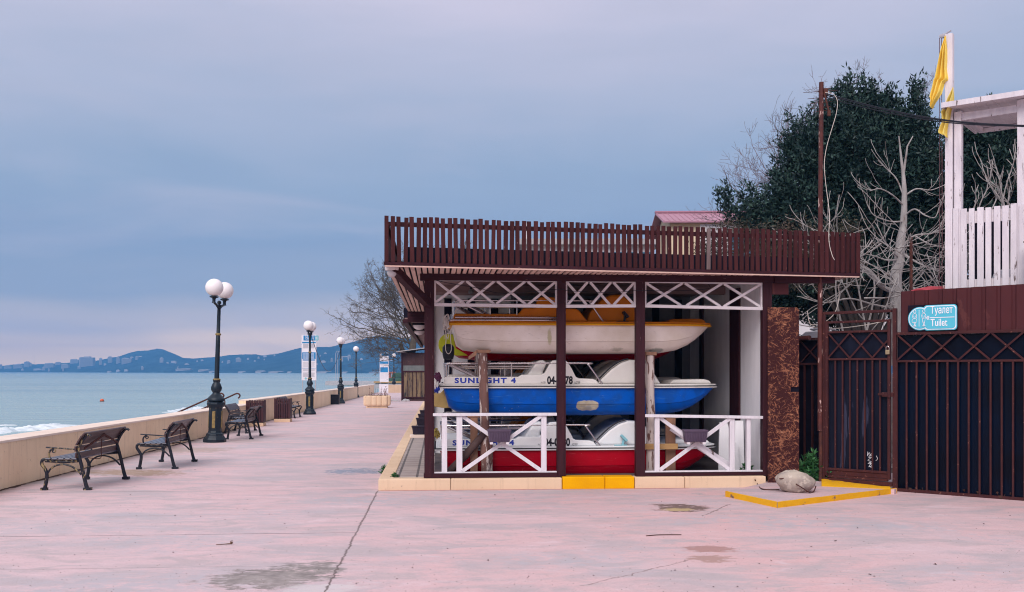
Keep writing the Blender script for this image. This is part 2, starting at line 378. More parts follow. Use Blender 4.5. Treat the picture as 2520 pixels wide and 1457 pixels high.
M['kiosk_glass'] = mat('dusty_glass', (.16, .17, .17), (.12, .13, .13), 4, .3)
M['concrete'] = mat('grey_concrete', (.44, .41, .42), (.32, .31, .33), 3, .85, bump=.4, bscale=12)
M['moss'] = mat('green_pier_cover', (.05, .11, .06), (.04, .08, .06), 3, .8)
M['foam'] = mat('sea_foam', (.72, .76, .80), (.50, .58, .64), 1.6, .8)
M['buoy'] = mat('orange_buoy', (.65, .13, .05), (.55, .10, .04), 4, .45)
M['city'] = mat('far_pale_wall', (.41, .39, .41), (.34, .33, .35), .02, .8)
M['city_dark'] = mat('far_window_bands', (.25, .24, .27), (.2, .2, .22), .05, .6)
M['dome'] = mat('white_plastic_dome', (.66, .60, .60), (.60, .54, .55), 4, .4)
M['brass'] = mat('padlock_brass', (.45, .36, .22), (.36, .28, .18), 12, .35, metal=.6)
M['twig'] = mat('dry_twig', (.15, .085, .055), (.10, .06, .04), 10, .9)
M['dry_plant'] = mat('dry_plant', (.22, .11, .085), (.14, .07, .06), 10, .9)
M['kayak'] = mat('white_plastic_hull', (.72, .72, .76), (.66, .66, .70), 3, .4)
M['kayak_green'] = mat('green_stripe', (.30, .52, .20), (.26, .46, .18), 3, .4)
M['leaf_dry'] = mat('dead_leaf', (.07, .035, .025), (.05, .025, .02), 20, .9)

def foliage(name, a, b, c):
    t = NT(name, .5, 0, .22)
    i = t.island()
    n = t.noise(t.coord('Object', (1, 1, .8)), 2.1, 3)
    col = t.mix(t.ramp(i, .25, 1.0), a, b)
    col = t.mix(t.math('MULTIPLY', t.ramp(n, .42, .60), .75), col, c)
    t.color(col)
    return t.m
M['laurel'] = foliage('laurel_leaf', (.006, .017, .019), (.044, .090, .070), (.013, .034, .034))  # lighter leaf tone paints gloss highlights onto random leaves
M['weed'] = foliage('weed_leaf', (.030, .110, .035), (.055, .17, .055), (.02, .08, .03))
M['hedge_dry'] = foliage('dry_hedge_leaf', (.05, .035, .03), (.10, .075, .05), (.035, .045, .03))
M['forest'] = None

def blue_hull():
    t = NT('blue_gelcoat', .35, 0, .10)
    co = t.coord('Object'); n = t.noise(co, 3, 4)
    col = t.mix(t.ramp(n, .3, .7), (.001, .095, .50), (.001, .084, .45))
    # a filled repair patch on the near side and scuffs by the keel
    s = t.n('ShaderNodeSeparateXYZ'); t.l(t.tc.outputs['Object'], s.inputs[0])
    dx = t.math('DIVIDE', t.math('SUBTRACT', s.outputs[0], 2.11), .165)
    dz = t.math('DIVIDE', t.math('SUBTRACT', s.outputs[2], -.285), .075)
    d = t.math('ADD', t.math('POWER', t.math('ABSOLUTE', dx), 3.0), t.math('POWER', t.math('ABSOLUTE', dz), 3.0))
    d = t.math('ADD', d, t.math('MULTIPLY_ADD', t.noise(co, 14, 5), 1.4, -.7))
    near = t.math('LESS_THAN', s.outputs[1], .5)
    f = t.math('MULTIPLY', t.ramp(d, .75, 1.05, (1, 1, 1), (0, 0, 0)), near)
    pc = t.mix(t.ramp(t.noise(co, 9, 4), .35, .65), (.50, .46, .36), (.36, .31, .23))
    col = t.mix(f, col, pc)
    g = t.math('MULTIPLY', t.ramp(s.outputs[2], -.44, -.36, (1, 1, 1), (0, 0, 0)), t.ramp(t.noise(co, 5, 5), .45, .6))
    col = t.mix(t.math('MULTIPLY', g, .4), col, (.01, .05, .16))
    sc_ = t.noise(t.coord('Object', (2.2, 6, 26)), 2, 7, .66)
    col = t.mix(t.math('MULTIPLY', t.ramp(sc_, .60, .66), .5), col, (.04, .16, .42))
    ch = t.noise(co, 22, 6, .7); col = t.mix(t.math('MULTIPLY', t.ramp(ch, .66, .70), .7), col, (.30, .34, .38))
    t.color(col); return t.m
M['hull_blue'] = blue_hull()

def white_hull_scuffed():
    t = NT('white_scuffed_gelcoat', .35, 0, .25)
    co = t.coord('Object'); n = t.noise(co, 2.2, 4)
    col = t.mix(t.ramp(n, .3, .7), (.76, .67, .63), (.70, .61, .575))
    s = t.n('ShaderNodeSeparateXYZ'); t.l(t.tc.outputs['Object'], s.inputs[0])
    sc_ = t.noise(t.coord('Object', (6, 6, 30)), 2, 6, .6)
    col = t.mix(t.math('MULTIPLY', t.ramp(sc_, .60, .68), .45), col, (.36, .30, .27))
    def blob(x, z, rx, rz_, c, k, col):
        dx = t.math('DIVIDE', t.math('SUBTRACT', s.outputs[0], x), rx); dz = t.math('DIVIDE', t.math('SUBTRACT', s.outputs[2], z), rz_)
        d = t.math('ADD', t.math('MULTIPLY', dx, dx), t.math('MULTIPLY', dz, dz))
        d = t.math('ADD', d, t.math('MULTIPLY_ADD', t.noise(co, 16, 5), 2.2, -1.1))
        return t.mix(t.math('MULTIPLY', t.ramp(d, .3, 1.0, (1, 1, 1), (0, 0, 0)), k), col, c)
    col = blob(1.43, -.20, .035, .14, (.33, .30, .12), .7, col)
    col = blob(2.42, -.375, .11, .03, (.14, .17, .17), .8, col)
    col = blob(3.0, -.385, .13, .045, (.10, .15, .15), .9, col)
    col = blob(3.86, -.14, .05, .10, (.22, .25, .24), .7, col)
    lo = t.ramp(s.outputs[2], -.44, -.30, (1, 1, 1), (0, 0, 0))
    col = t.mix(t.math('MULTIPLY', t.math('MULTIPLY', lo, t.ramp(n, .40, .70)), .6), col, (.56, .46, .37))
    t.color(col); return t.m
M['hull_white_s'] = white_hull_scuffed()

def osb():
    t = NT('painted_strand_board', .75, 0, .12)
    co = t.coord('Object')
    def turned(ang, sc3, off):
        m1_ = t.n('ShaderNodeMapping'); m1_.inputs['Rotation'].default_value = (0, ang, 0); m1_.inputs['Location'].default_value = (off, 0, off * 1.7); t.l(t.tc.outputs['Object'], m1_.inputs[0])
        m2_ = t.n('ShaderNodeMapping'); m2_.inputs['Scale'].default_value = sc3; t.l(m1_.outputs[0], m2_.inputs[0]); return m2_.outputs[0]
    mx = None
    for i, ang in enumerate((.2, .75, 1.3, 1.9, 2.5, 2.95)):
        m_ = t.noise(turned(ang, (7, 1, 30) if i % 2 else (5, 1, 20), i * 3.7), 1.5, 3, .6, .7)
        mx = m_ if mx is None else t.math('MAXIMUM', mx, m_)
    k = t.math('ADD', mx, t.math('MULTIPLY_ADD', t.noise(co, 3.5, 3), .30, -.15))
    col = t.mix(t.ramp(k, .595, .67), (.040, .011, .012), (.24, .095, .055))
    col = t.mix(t.ramp(k, .70, .80), col, (.52, .28, .165))
    t.color(col); t.bump(mx, .5, .004); return t.m
M['osb'] = osb()

def ground_mat():
    t = NT('pink_painted_concrete', .8, 0, .25)
    W = t.coord('World')
    s = t.n('ShaderNodeSeparateXYZ'); t.l(W, s.inputs[0])
    x, y = s.outputs[0], s.outputs[1]
    ca, sa = math.cos(TH), math.sin(TH)
    al = t.math('ADD', t.math('MULTIPLY', x, -sa), t.math('MULTIPLY', y, ca))      # along the promenade
    ac = t.math('ADD', t.math('MULTIPLY', x, ca), t.math('MULTIPLY', y, sa))       # across it
    n1 = t.noise(W, .35, 5, .55); n2 = t.noise(t.coord('World', (.7, 1.5, 1)), 1.0, 8, .66, .7); n3 = t.noise(W, 9, 6, .65); n4 = t.noise(W, 60, 3, .6)
    side = t.ramp(t.math('ADD', ac, t.math('MULTIPLY_ADD', n1, 1.6, -.8)), .0, 1.0)
    # left of the long joint the paint is cooler, right of it pinker
    sd = t.n('ShaderNodeMapRange'); t.l(t.math('ADD', ac, t.math('MULTIPLY_ADD', n1, 2.0, -1.0)), sd.inputs[0])
    sd.inputs[1].default_value = -1.6; sd.inputs[2].default_value = 1.2
    col = t.mix(sd.outputs[0], (.625, .432, .452), (.622, .398, .405))
    col = t.mix(t.math('MULTIPLY', t.ramp(n1, .40, .66), .75), col, (.58, .455, .485))
    col = t.mix(t.math('MULTIPLY', t.ramp(n2, .48, .60), .75), col, (.42, .375, .40))
    n5 = t.noise(t.coord('World', (.5, 1.0, 1)), 3.4, 7, .66, .8)
    col = t.mix(t.math('MULTIPLY', t.ramp(n5, .51, .62), .75), col, (.44, .37, .385))
    col = t.mix(t.math('MULTIPLY', t.ramp(n5, .32, .42, (1, 1, 1), (0, 0, 0)), .45), col, (.70, .56, .60))
    col = t.mix(t.math('MULTIPLY', t.ramp(n3, .50, .75), .30), col, (.66, .50, .52))
    col = t.mix(t.math('MULTIPLY', t.ramp(n4, .56, .68), .42), col, (.33, .24, .25))
    n6 = t.noise(t.coord('World', (.8, 1.6, 1)), 22, 5, .75, .3)
    col = t.mix(t.math('MULTIPLY', t.ramp(n6, .58, .66), .45), col, (.36, .27, .275))
    col = t.mix(t.math('MULTIPLY', t.ramp(n6, .30, .40, (1, 1, 1), (0, 0, 0)), .35), col, (.72, .57, .59))
    n7 = t.noise(t.coord('World', (.45, 1.0, 1)), .55, 6, .6, .5)
    col = t.mix(t.math('MULTIPLY', t.math('MULTIPLY', t.ramp(n7, .50, .62), t.ramp(n3, .40, .56)), .8), col, (.43, .40, .44))
    wob = t.math('MULTIPLY_ADD', t.noise(W, 2.2, 6, .72), 1.1, -.55)
    wob2 = t.math('MULTIPLY_ADD', t.noise(W, 9, 5, .72), .40, -.20)
    rag = t.math('ADD', t.math('MULTIPLY_ADD', t.noise(t.coord('World', (.7, 1.6, 1)), 7, 6, .75, .5), 5.0, -2.5), t.math('MULTIPLY_ADD', n3, 2.4, -1.2))
    # worn patches and a puddle
    def blob(px, py, rx, ry, c, k, soft, col, rot=0.0):
        p = G(px, py)
        X = t.math('SUBTRACT', x, p.x); Y = t.math('SUBTRACT', y, p.y)
        if rot:
            c_, s_ = math.cos(rot), math.sin(rot)
            X, Y = t.math('ADD', t.math('MULTIPLY', X, c_), t.math('MULTIPLY', Y, s_)), t.math('SUBTRACT', t.math('MULTIPLY', Y, c_), t.math('MULTIPLY', X, s_))
        a = t.math('DIVIDE', X, rx); b = t.math('DIVIDE', Y, ry)
        d = t.math('ADD', t.math('MULTIPLY', a, a), t.math('MULTIPLY', b, b))
        d = t.math('ADD', d, t.math('MULTIPLY', wob, 1.5)); d = t.math('ADD', d, rag)
        f = t.math('MULTIPLY', t.ramp(d, .9 - soft, 1.0, (1, 1, 1), (0, 0, 0)), k)
        return t.mix(f, col, c), f
    grain = t.mix(t.ramp(n3, .38, .62), (.21, .18, .175), (.33, .285, .275))
    col, _ = blob(672, 1420, .50, .44, grain, .95, .4, col, .25)
    col, _ = blob(760, 1402, .34, .34, grain, .95, .4, col, .1)
    col, _ = blob(800, 1447, .30, .22, (.58, .53, .54), .7, .5, col, .3)
    col, pud = blob(880, 1160, .50, .50, (.27, .26, .30), .9, .3, col)
    col, _ = blob(1672, 1249, .34, .38, (.15, .10, .085), .95, .3, col)
    col, _ = blob(1668, 1254, .19, .12, (.50, .38, .20), .85, .3, col)
    col, _ = blob(1745, 1350, .22, .20, (.36, .20, .18), .85, .35, col)
    col, _ = blob(1748, 1376, .20, .18, (.37, .23, .20), .85, .35, col, .15)
    col, _ = blob(1690, 1330, .26, .12, (.38, .36, .38), .6, .5, col)
    col, _ = blob(2190, 1428, .16, .14, (.36, .35, .38), .6, .5, col)
    col, _ = blob(320, 1163, 1.0, .55, (.33, .23, .17), .9, .5, col, -.3)
    col, _ = blob(460, 1107, 1.0, .9, (.36, .27, .22), .6, .5, col, -.2)
    col, _ = blob(560, 1085, 1.0, .8, (.34, .28, .26), .5, .5, col)
    # dirt where the slab meets the sea wall
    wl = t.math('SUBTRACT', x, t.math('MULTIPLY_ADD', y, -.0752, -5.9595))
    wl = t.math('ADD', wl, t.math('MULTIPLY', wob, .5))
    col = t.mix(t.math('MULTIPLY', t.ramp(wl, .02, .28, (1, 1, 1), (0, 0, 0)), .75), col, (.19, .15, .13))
    # red primer showing along the foot of the kerb
    # joints and cracks
    def line(v, at, half, jag, c, k, col, gate=None):
        d = t.math('ABSOLUTE', t.math('ADD', t.math('SUBTRACT', v, at), t.math('MULTIPLY', wob2 if jag > .12 else wob, jag)))
        f = t.math('MULTIPLY', t.ramp(d, half * .5, half, (1, 1, 1), (0, 0, 0)), k)
        if gate is not None: f = t.math('MULTIPLY', f, gate)
        return t.mix(f, col, c)
    a0 = HF.O.x * ca + HF.O.y * sa
    nearj = t.math('LESS_THAN', y, HF.O.y)
    col = line(ac, a0, .012, .24, (.13, .095, .09), .9, col, nearj)
    lefts = t.math('LESS_THAN', ac, a0)
    brk = t.ramp(t.noise(W, .9, 4), .42, .55)
    for py, k in ((1315, .8), (1208, .75), (1118, .6), (1268, .35), (1075, .5), (1048, .5), (1395, .3)):
        p = G(500, py); aa = -p.x * sa + p.y * ca
        col = line(al, aa, .013, .05, (.13, .09, .085), min(1, k * 1.2), col, t.math('MULTIPLY', lefts, t.math('MULTIPLY_ADD', brk, .7, .3)))
    # long wandering cracks to the right
    p = G(1480, 1430); q = G(1750, 1365)
    dx, dy = (q - p).xy.normalized(); c0 = -p.x * dy + p.y * dx
    vv = t.math('ADD', t.math('MULTIPLY', x, -dy), t.math('MULTIPLY', y, dx))
    tt = t.math('ADD', t.math('MULTIPLY', x, dx), t.math('MULTIPLY', y, dy)); tp = p.x * dx + p.y * dy
    gate = t.math('MULTIPLY', t.math('GREATER_THAN', tt, tp - .25), t.math('LESS_THAN', tt, tp + 1.2))
    col = line(vv, c0, .010, .28, (.22, .15, .14), .7, col, gate)
    p = G(1745, 1262); q = G(1840, 1222)
    dx, dy = (q - p).xy.normalized(); c0 = -p.x * dy + p.y * dx
    vv = t.math('ADD', t.math('MULTIPLY', x, -dy), t.math('MULTIPLY', y, dx))
    tt = t.math('ADD', t.math('MULTIPLY', x, dx), t.math('MULTIPLY', y, dy)); tp = p.x * dx + p.y * dy
    gate = t.math('MULTIPLY', t.math('GREATER_THAN', tt, tp - .3), t.math('LESS_THAN', tt, tp + .9))
    col = line(vv, c0, .013, .32, (.15, .10, .09), .8, col, gate)
    # reddish line of old paint along the kerb foot
    d = t.math('SUBTRACT', a0 * 0 + (-HF.O.x * sa + HF.O.y * ca), al)
    f = t.math('MULTIPLY', t.math('LESS_THAN', t.math('ABSOLUTE', t.math('ADD', d, t.math('MULTIPLY', wob2, .22))), .07), t.math('GREATER_THAN', ac, a0 + .02))
    f = t.math('MULTIPLY', f, t.math('LESS_THAN', ac, a0 + 4.3))
    col = t.mix(t.math('MULTIPLY', f, .75), col, (.36, .13, .12))
    t.color(col)
    t.rough(t.math('SUBTRACT', t.math('MULTIPLY_ADD', n2, -.35, .85), t.math('MULTIPLY', pud, .45)))
    t.bump(t.math('ADD', t.math('MULTIPLY', n4, .5), t.math('MULTIPLY', n3, .8)), .25, .006)
    return t.m
M['ground'] = ground_mat()

def paving_mat():
    t = NT('grey_paving_blocks', .8)
    co = t.coord('Object', (1, 1, 1))
    b = t.n('ShaderNodeTexBrick'); t.l(co, b.inputs[0]); b.offset = .0; b.squash = 1
    b.inputs['Scale'].default_value = 1.0; b.inputs['Brick Width'].default_value = .26; b.inputs['Row Height'].default_value = .40
    b.inputs['Mortar Size'].default_value = .018; b.inputs['Color1'].default_value = (.50, .41, .37, 1); b.inputs['Color2'].default_value = (.40, .33, .31, 1)
    b.inputs['Mortar'].default_value = (.06, .05, .05, 1)
    n = t.noise(co, 6, 5)
    s = t.n('ShaderNodeSeparateXYZ'); t.l(co, s.inputs[0])
    rib = t.ramp(t.math('ABSOLUTE', t.math('SUBTRACT', t.math('FRACT', t.math('MULTIPLY', s.outputs[1], 2.5)), .5)), .10, .22, (.55, .52, .52), (1, 1, 1))
    bc = t.mix(1.0, b.outputs[0], rib, 'MULTIPLY')
    t.color(t.mix(t.ramp(n, .4, .7), b.outputs[0], (.27, .24, .24), 'MIX') if False else t.mix(.25, bc, t.mix(t.ramp(n, .35, .65), (.42, .36, .33), (.22, .19, .19))))
    t.bump(b.outputs['Fac'], -.5, .006); return t.m
M['paving'] = paving_mat()

def sea_mat():
    t = NT('sea_water', .22, 0, .5)
    W = t.coord('World', (1, 1, 1))
    n1 = t.noise(t.coord('World', (.012, .05, 1)), 1, 5, .6)
    n0 = t.noise(t.coord('World', (.002, .012, 1)), 1, 4, .6)
    col = t.mix(t.ramp(n1, .35, .65), (.18, .305, .345), (.265, .375, .385))
    col = t.mix(t.math('MULTIPLY', t.ramp(n0, .4, .6), .6), col, (.30, .43, .43))
    t.color(col)
    h = t.math('ADD', t.noise(t.coord('World', (.35, .9, 1)), 1, 6, .6), t.math('MULTIPLY', t.noise(t.coord('World', (.08, .3, 1)), 1, 3), 2.0))
    t.bump(h, .8, .4)
    return t.m
M['sea'] = sea_mat()

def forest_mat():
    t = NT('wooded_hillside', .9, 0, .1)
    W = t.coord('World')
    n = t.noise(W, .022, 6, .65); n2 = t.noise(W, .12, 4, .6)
    col = t.mix(t.ramp(n, .38, .62), (.008, .038, .072), (.045, .105, .150))  # blue of the distant haze mixed into the trees' base colour
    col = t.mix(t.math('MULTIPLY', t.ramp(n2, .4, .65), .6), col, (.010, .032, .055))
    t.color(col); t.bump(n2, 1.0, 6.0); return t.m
M['forest'] = forest_mat()
M['earth'] = mat('dark_earth', (.11, .085, .075), (.07, .06, .05), .6, .9, bump=.5, bscale=8)
M['beach'] = mat('grey_pebbles', (.30, .27, .25), (.20, .18, .18), 3, .9, bump=.8, bscale=9)

# ================================================================== SETTING
def Xw(y): return -5.9595 - .0752 * y                       # foot of the sea wall
SEA = -2.2
def S(px, py):                                              # a point on the water
    Y = (CH - SEA) * F / (py - HY); return Vector(((px - CX) / F * Y, Y, SEA))
b = MB()
for ya, yb, xr in ((-20, 16, 26), (16, 100, None)):
    xa, xb = (xr, xr) if xr else (HF.world(.1, ya - 13, 0).x, HF.world(.1, yb - 13, 0).x)
    b.add([(Xw(ya), ya, gz(ya)), (xa, ya, gz(ya)), (xb, yb, gz(yb)), (Xw(yb), yb, gz(yb))], [(0, 1, 2, 3)])
struct(b.build('promenade', M['ground']))
b = MB()
L_ = [(Xw(-200) + .05, -200), (Xw(-20) + .05, -20), (Xw(112) + .05, 112), (-4, 128), (70, 300), (500, 1200), (1200, 2400), (4000, 3600)]
vs = [(x, y, gz(y) - .04) for x, y in L_] + [(4500, y, gz(y) - .04) for x, y in L_]
n_ = len(L_)
b.add(vs, [(i, i + n_, i + n_ + 1, i + 1) for i in range(n_ - 1)])
struct(b.build('ground', M['earth']))
struct(MB().add([(-9000, -400, SEA), (5000, -400, SEA), (5000, 7000, SEA), (-9000, 7000, SEA)], [(0, 1, 2, 3)]).build('sea', M['sea']))
b = MB(); ys = [-30 + 4 * i for i in range(40)]; vs = []
for y in ys:
    for k in range(6):
        vs.append((Xw(y) - .4 - k * 2.0, y, -1.35 - .19 * k + .12 * noise.noise((y * .2, k * .7, 0))))
b.add(vs, [(i * 6 + k, i * 6 + k + 1, i * 6 + k + 7, i * 6 + k + 6) for i in range(len(ys) - 1) for k in range(5)])
struct(b.build('beach', M['beach'], smooth=True))

# far coast: a wooded ridge that drops to the water
RIDGE = [(-900, 893), (-500, 905), (-250, 904), (-60, 903), (0, 901.8), (24, 898), (58, 894.5), (83, 897), (115, 895), (156, 893.5), (195, 891), (215, 888), (244, 887), (268, 881.5), (293, 877.4),
         (317, 869), (337, 864), (361, 862.8), (388, 858), (400, 859.6), (427, 870), (451, 881), (476, 882.5), (512, 879.5), (537, 878), (561, 874), (598, 872.5), (630, 872),
         (646, 875.3), (662, 873), (685, 870), (709, 863.6), (740, 856), (779, 854.3), (810, 853.5), (849, 846.5), (888, 836.3), (912, 828.5), (927, 826.4), (951, 828.5),
         (990, 831.6), (1100, 842), (1300, 852), (1600, 868), (1900, 880), (2400, 888), (3200, 895)]
def lerp(tab, x):
    for (a, ya), (b_, yb) in zip(tab, tab[1:]):
        if x <= b_: return ya + (yb - ya) * (x - a) / (b_ - a)
    return tab[-1][1]
def shoreY(px): return (CH - SEA) * F / (lerp([(-900, 3.8), (0, 4.2), (900, 6.8), (1300, 7.4), (3200, 8.5)], px))
TT = [0, .012, .06, .14, .24, .36, .5, .64, .78, .9, 1.0, 1.15, 1.35]
def hillz(px, t):
    Ys = shoreY(px); Yr = Ys * (1 + .24 * min(t, 1) + .24 * max(0, t - 1))
    H = CH + (HY - lerp(RIDGE, px)) / F * Ys * 1.24 - SEA
    if t <= 1: k = .03 * min(1, t / .012) + .97 * (t ** .95) * (1.0 - .10 * math.sin(t * math.pi))
    else: k = 1 - .55 * (t - 1) / .35
    return Yr, SEA + H * k, H
b = MB(); vs = []; pxs = list(np.arange(-900, 1320, 5.0)) + list(np.arange(1320, 3201, 60.0))
for px in pxs:
    for t in TT:
        Y, z, H = hillz(px, t)
        a = Vector((px * .013, t * 3.0, 0))
        nz_ = noise.fractal(a, 1, 2, 4) * .05 * H * (1 if .02 < t else 0) * (.5 if t >= .9 else 1) + (R.random() - .5) * H * .03 * (t > .02)
        vs.append(((px - CX) / F * Y, Y, z + nz_ * (0.3 if abs(t - 1) < .01 else 1)))
k = len(TT)
b.add(vs, [(i * k + j, (i + 1) * k + j, (i + 1) * k + j + 1, i * k + j + 1) for i in range(len(pxs) - 1) for j in range(k - 1)])
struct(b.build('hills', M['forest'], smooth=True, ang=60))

def on_hill(px, py):
    lo, hi = 0.0, 1.0
    for _ in range(30):
        m_ = (lo + hi) / 2; Y, z, H = hillz(px, m_)
        if HY - (z - CH) / Y * F > py: lo = m_
        else: hi = m_
    Y, z, H = hillz(px, lo); return Vector(((px - CX) / F * Y, Y, z))
# far buildings: (px centre, base y, px width, px height, roofs, label)
FAR = [(247, 898.5, 6.5, 16, 'slim pale tower block left of the wooded peak'),
       (211, 902, 33, 22, 'big pale slab block with stepped roof on the far shore'),
       (290, 895, 9, 14, 'pale tower block below the left flank of the wooded peak'),
       (270, 893, 10, 14, 'pale block behind the slim tower on the far hillside'),
       (397, 891.5, 8.5, 10, 'single pale block standing alone under the wooded peak'),
       (336, 886, 6.5, 8, 'small pale block high on the flank of the wooded peak'),
       (350, 910, 6, 7, 'small pale block near the water under the wooded peak'),
       (586, 892, 12, 10, 'pale block on the low ridge left of the nearest lamp'),
       (562, 894, 8, 6, 'low pale block beside the ridge block left of the nearest lamp'),
       (182, 895, 19, 10, 'wide pale block on the skyline left of the slab block'),
       (65, 903, 12, 12, 'pale block on the skyline beside the radio mast'),
       (310, 895, 22, 12, 'cluster of pale flats on the slope left of the peak')]
SMALL = [(75, 902, 5, 8), (43, 907, 20, 9), (120, 905, 22, 10), (142, 899, 12, 7), (159, 907, 17, 10), (18, 908, 16, 8), (2, 908, 5, 10), (107, 911, 6, 7), (55, 912, 6, 4), (92, 911, 20, 3),
         (194, 908, 7, 6), (230, 893, 8, 5), (324, 883, 8, 4), (306, 887, 10, 5), (427, 893, 13, 3.6), (459, 898, 10, 2.5), (497, 889, 6, 3), (290, 915, 9, 4), (310, 914, 9, 4), (412, 895, 5, 3),
         (120, 914, 4, 6), (155, 914, 3, 6), (258, 899, 6, 4), (345, 880, 18, 2.5), (485, 891, 4, 2.5), (610, 886, 5, 4), (547, 893, 4, 3),
         (816, 890, 5.5, 7), (859, 883, 8, 8), (795, 893, 12, 4), (652, 879, 8, 4), (636, 882, 5, 3), (675, 876, 4, 4), (777, 897, 9, 2), (748, 874, 5, 2.5), (800, 872, 7, 3), (788, 878, 3, 3), (889, 887, 7, 4), (940, 893, 6, 3), (962, 890, 8, 3), (650, 886, 3, 2), (627, 890, 5, 2)]
LOW = [(450, 913, 36, 4.5), (500, 914, 26, 3.5), (521, 917, 15, 3), (594, 918, 18, 3), (640, 917.5, 24, 4), (680, 918.5, 40, 3.5), (712, 918.5, 12, 3), (800, 919, 40, 4), (850, 919.5, 18, 3), (930, 920, 46, 3), (268, 917, 10, 3)]
def far_block(name, px, py, wp, hp, label, group, low=False):
    p = on_hill(px, py); k = p.y / F; wd, h = wp * k, hp * k; dp = wd * (.5 if not low else .6)
    root = thing(name, label, 'building', (p.x, p.y, p.z), 0, group)
    b = MB().box(-wd / 2, wd / 2, 0, dp, -h * .5, h)
    if low: b.prism([(-wd / 2 * 1.04, h), (-wd * .30, h * 1.35), (wd * .22, h * 1.42), (wd / 2 * 1.04, h)], -dp * .05, dp * 1.05)
    else: b.box(-wd * .2, wd * .25, dp * .2, dp * .8, h, h * 1.07 + 1).box(-wd * .46, -wd * .30, dp * .2, dp * .8, h, h * 1.04 + .5)
    wl_ = b.build('wall', M['city'], root)
    if hp > 5:
        b = MB(); nr = max(2, int(hp / 2.2))
        for i in range(nr): z = h * (i + .45) / nr; MB().box(-wd * .44, wd * .44, -.5, .2, z - h / nr * .18, z + h / nr * .18).build('window_band', M['city_dark'], wl_)
    return root
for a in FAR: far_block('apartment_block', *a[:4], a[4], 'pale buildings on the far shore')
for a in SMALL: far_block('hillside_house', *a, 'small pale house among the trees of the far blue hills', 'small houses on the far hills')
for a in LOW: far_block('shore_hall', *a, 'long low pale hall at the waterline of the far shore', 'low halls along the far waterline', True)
p = on_hill(84, 897); k = p.y / F
t = thing('radio_mast', 'thin radio mast rising above the skyline at the far left', 'mast', p)
MB().tube([(0, 0, -5), (0, 0, 12 * k), (0, 0, 24 * k)], [.35 * k, .22 * k, .08 * k], 6).build('mast_pole', M['city_dark'], t)
b = MB()
for i in range(4): b.tube([(-.5 * k, 0, (6 + i * 4) * k), (.5 * k, 0, (6 + i * 4) * k)], .06 * k, 4)
b.build('antenna', M['city_dark'], t)
p = on_hill(437, 912); k = p.y / F
t = thing('shore_pylon', 'pale leaning pylon beside the long hall on the far shore', 'pylon', p)
MB().tube([(0, 0, 0), (-.2 * k, 0, 6 * k), (1.2 * k, 0, 10.5 * k), (3 * k, 0, 11.5 * k)], [1.0 * k, .9 * k, .7 * k, .3 * k], 6).build('pylon_mast', M['city'], t)
p = on_hill(849, 890); k = p.y / F
t = thing('portal_frame', 'pale open portal building on the hillside behind the third lamp', 'building', p)
MB().prism([(-9 * k, 0), (-9 * k, 13 * k), (9 * k, 14 * k), (9 * k, 0), (7.4 * k, 0), (7.4 * k, 11.2 * k), (-6 * k, 10.6 * k), (-6 * k, 0)], 0, 5 * k).build('wall', M['city'], t)

# pier, far quay, surf, buoy
a = S(800, 948); c = S(934, 949.5)
t = thing('breakwater', 'low white concrete breakwater running into the sea beyond the lamps', 'breakwater', a, math.atan2(c.y - a.y, c.x - a.x))
L = (c - a).length
b = MB(); n_ = 26; vs = []
for i in range(n_ + 1):
    x = L * i / n_; h = 1.05 + .16 * noise.noise((x * .4, 3, 0))
    vs += [(x, -.1 + .1 * noise.noise((x, 0, 5)), -.5), (x, .05, h), (x, 2.6, h + .05), (x, 2.8, -.5)]
b.add(vs, [(i * 4 + j, i * 4 + 4 + j, i * 4 + 5 + j, i * 4 + 1 + j) for i in range(n_) for j in range(3)] + [(0, 1, 2, 3), (n_ * 4 + 3, n_ * 4 + 2, n_ * 4 + 1, n_ * 4)])
b.build('pier_slab', M['concrete'], t)
b = MB()
for x in (.3, L * .45, L * .93): b.tube([(x, 1, 1.0), (x, 1, 2.0)], .04, 6)
b.tube([(.3, 1, 2.0), (L * .93, 1, 2.0)], .025, 5)
b.build('railing', M['info_grey'], t)
b = MB().box(L * .25, L * .52, -.3, 0, -.45, .12); b.build('sea_weed_apron', M['moss'], t)
a = P(922, 947, 210); c = P(1010, 943, 210)
t = thing('quay', 'green topped quay with wooden edge beyond the second board', 'quay', (a.x, a.y, SEA))
MB().box(0, 9.5, 0, 7, -.5, 1.0).build('quay_wall', M['concrete'], t)
MB().prism([(0, 1.0), (9.5, 1.0), (9.5, 2.3), (2.2, 2.1), (.6, 1.3)], .1, 6.5).build('cover', M['moss'], t)
MB().box(-.2, 9.5, -.25, 0, 1.15, 1.5).build('timber_edge', M['plank_y'], t)
for i, (px, lab) in enumerate(((957, 'terracotta post on the green quay nearest the second board'), (968, 'terracotta post on the green quay beside the last lamp'))):
    p = P(px, 936, 213)
    t = thing('mooring_bollard', lab, 'bollard', (p.x, 213, SEA + 2.15), 0, 'terracotta posts on the quay')
    MB().lathe([(.5, 0), (.42, .2), (.40, .95), (.52, 1.0), (.52, 1.2), (.3, 1.35)], 10).build('bollard_post', M['house_wall'] if False else mat('terracotta_%d' % i, (.40, .15, .10), (.34, .12, .08), 3, .7), t)
p = P(978, 936, 213)
t = thing('upturned_dinghy', 'small green boat lying upturned on the far quay', 'boat', (p.x, 213, SEA + 2.2))
MB().prism([(-1.2, 0), (-1.1, .7), (-.5, 1.05), (.9, 1.15), (1.7, .8), (1.9, 0)], -.6, .6).build('hull', M['moss'], t, bev=.15)
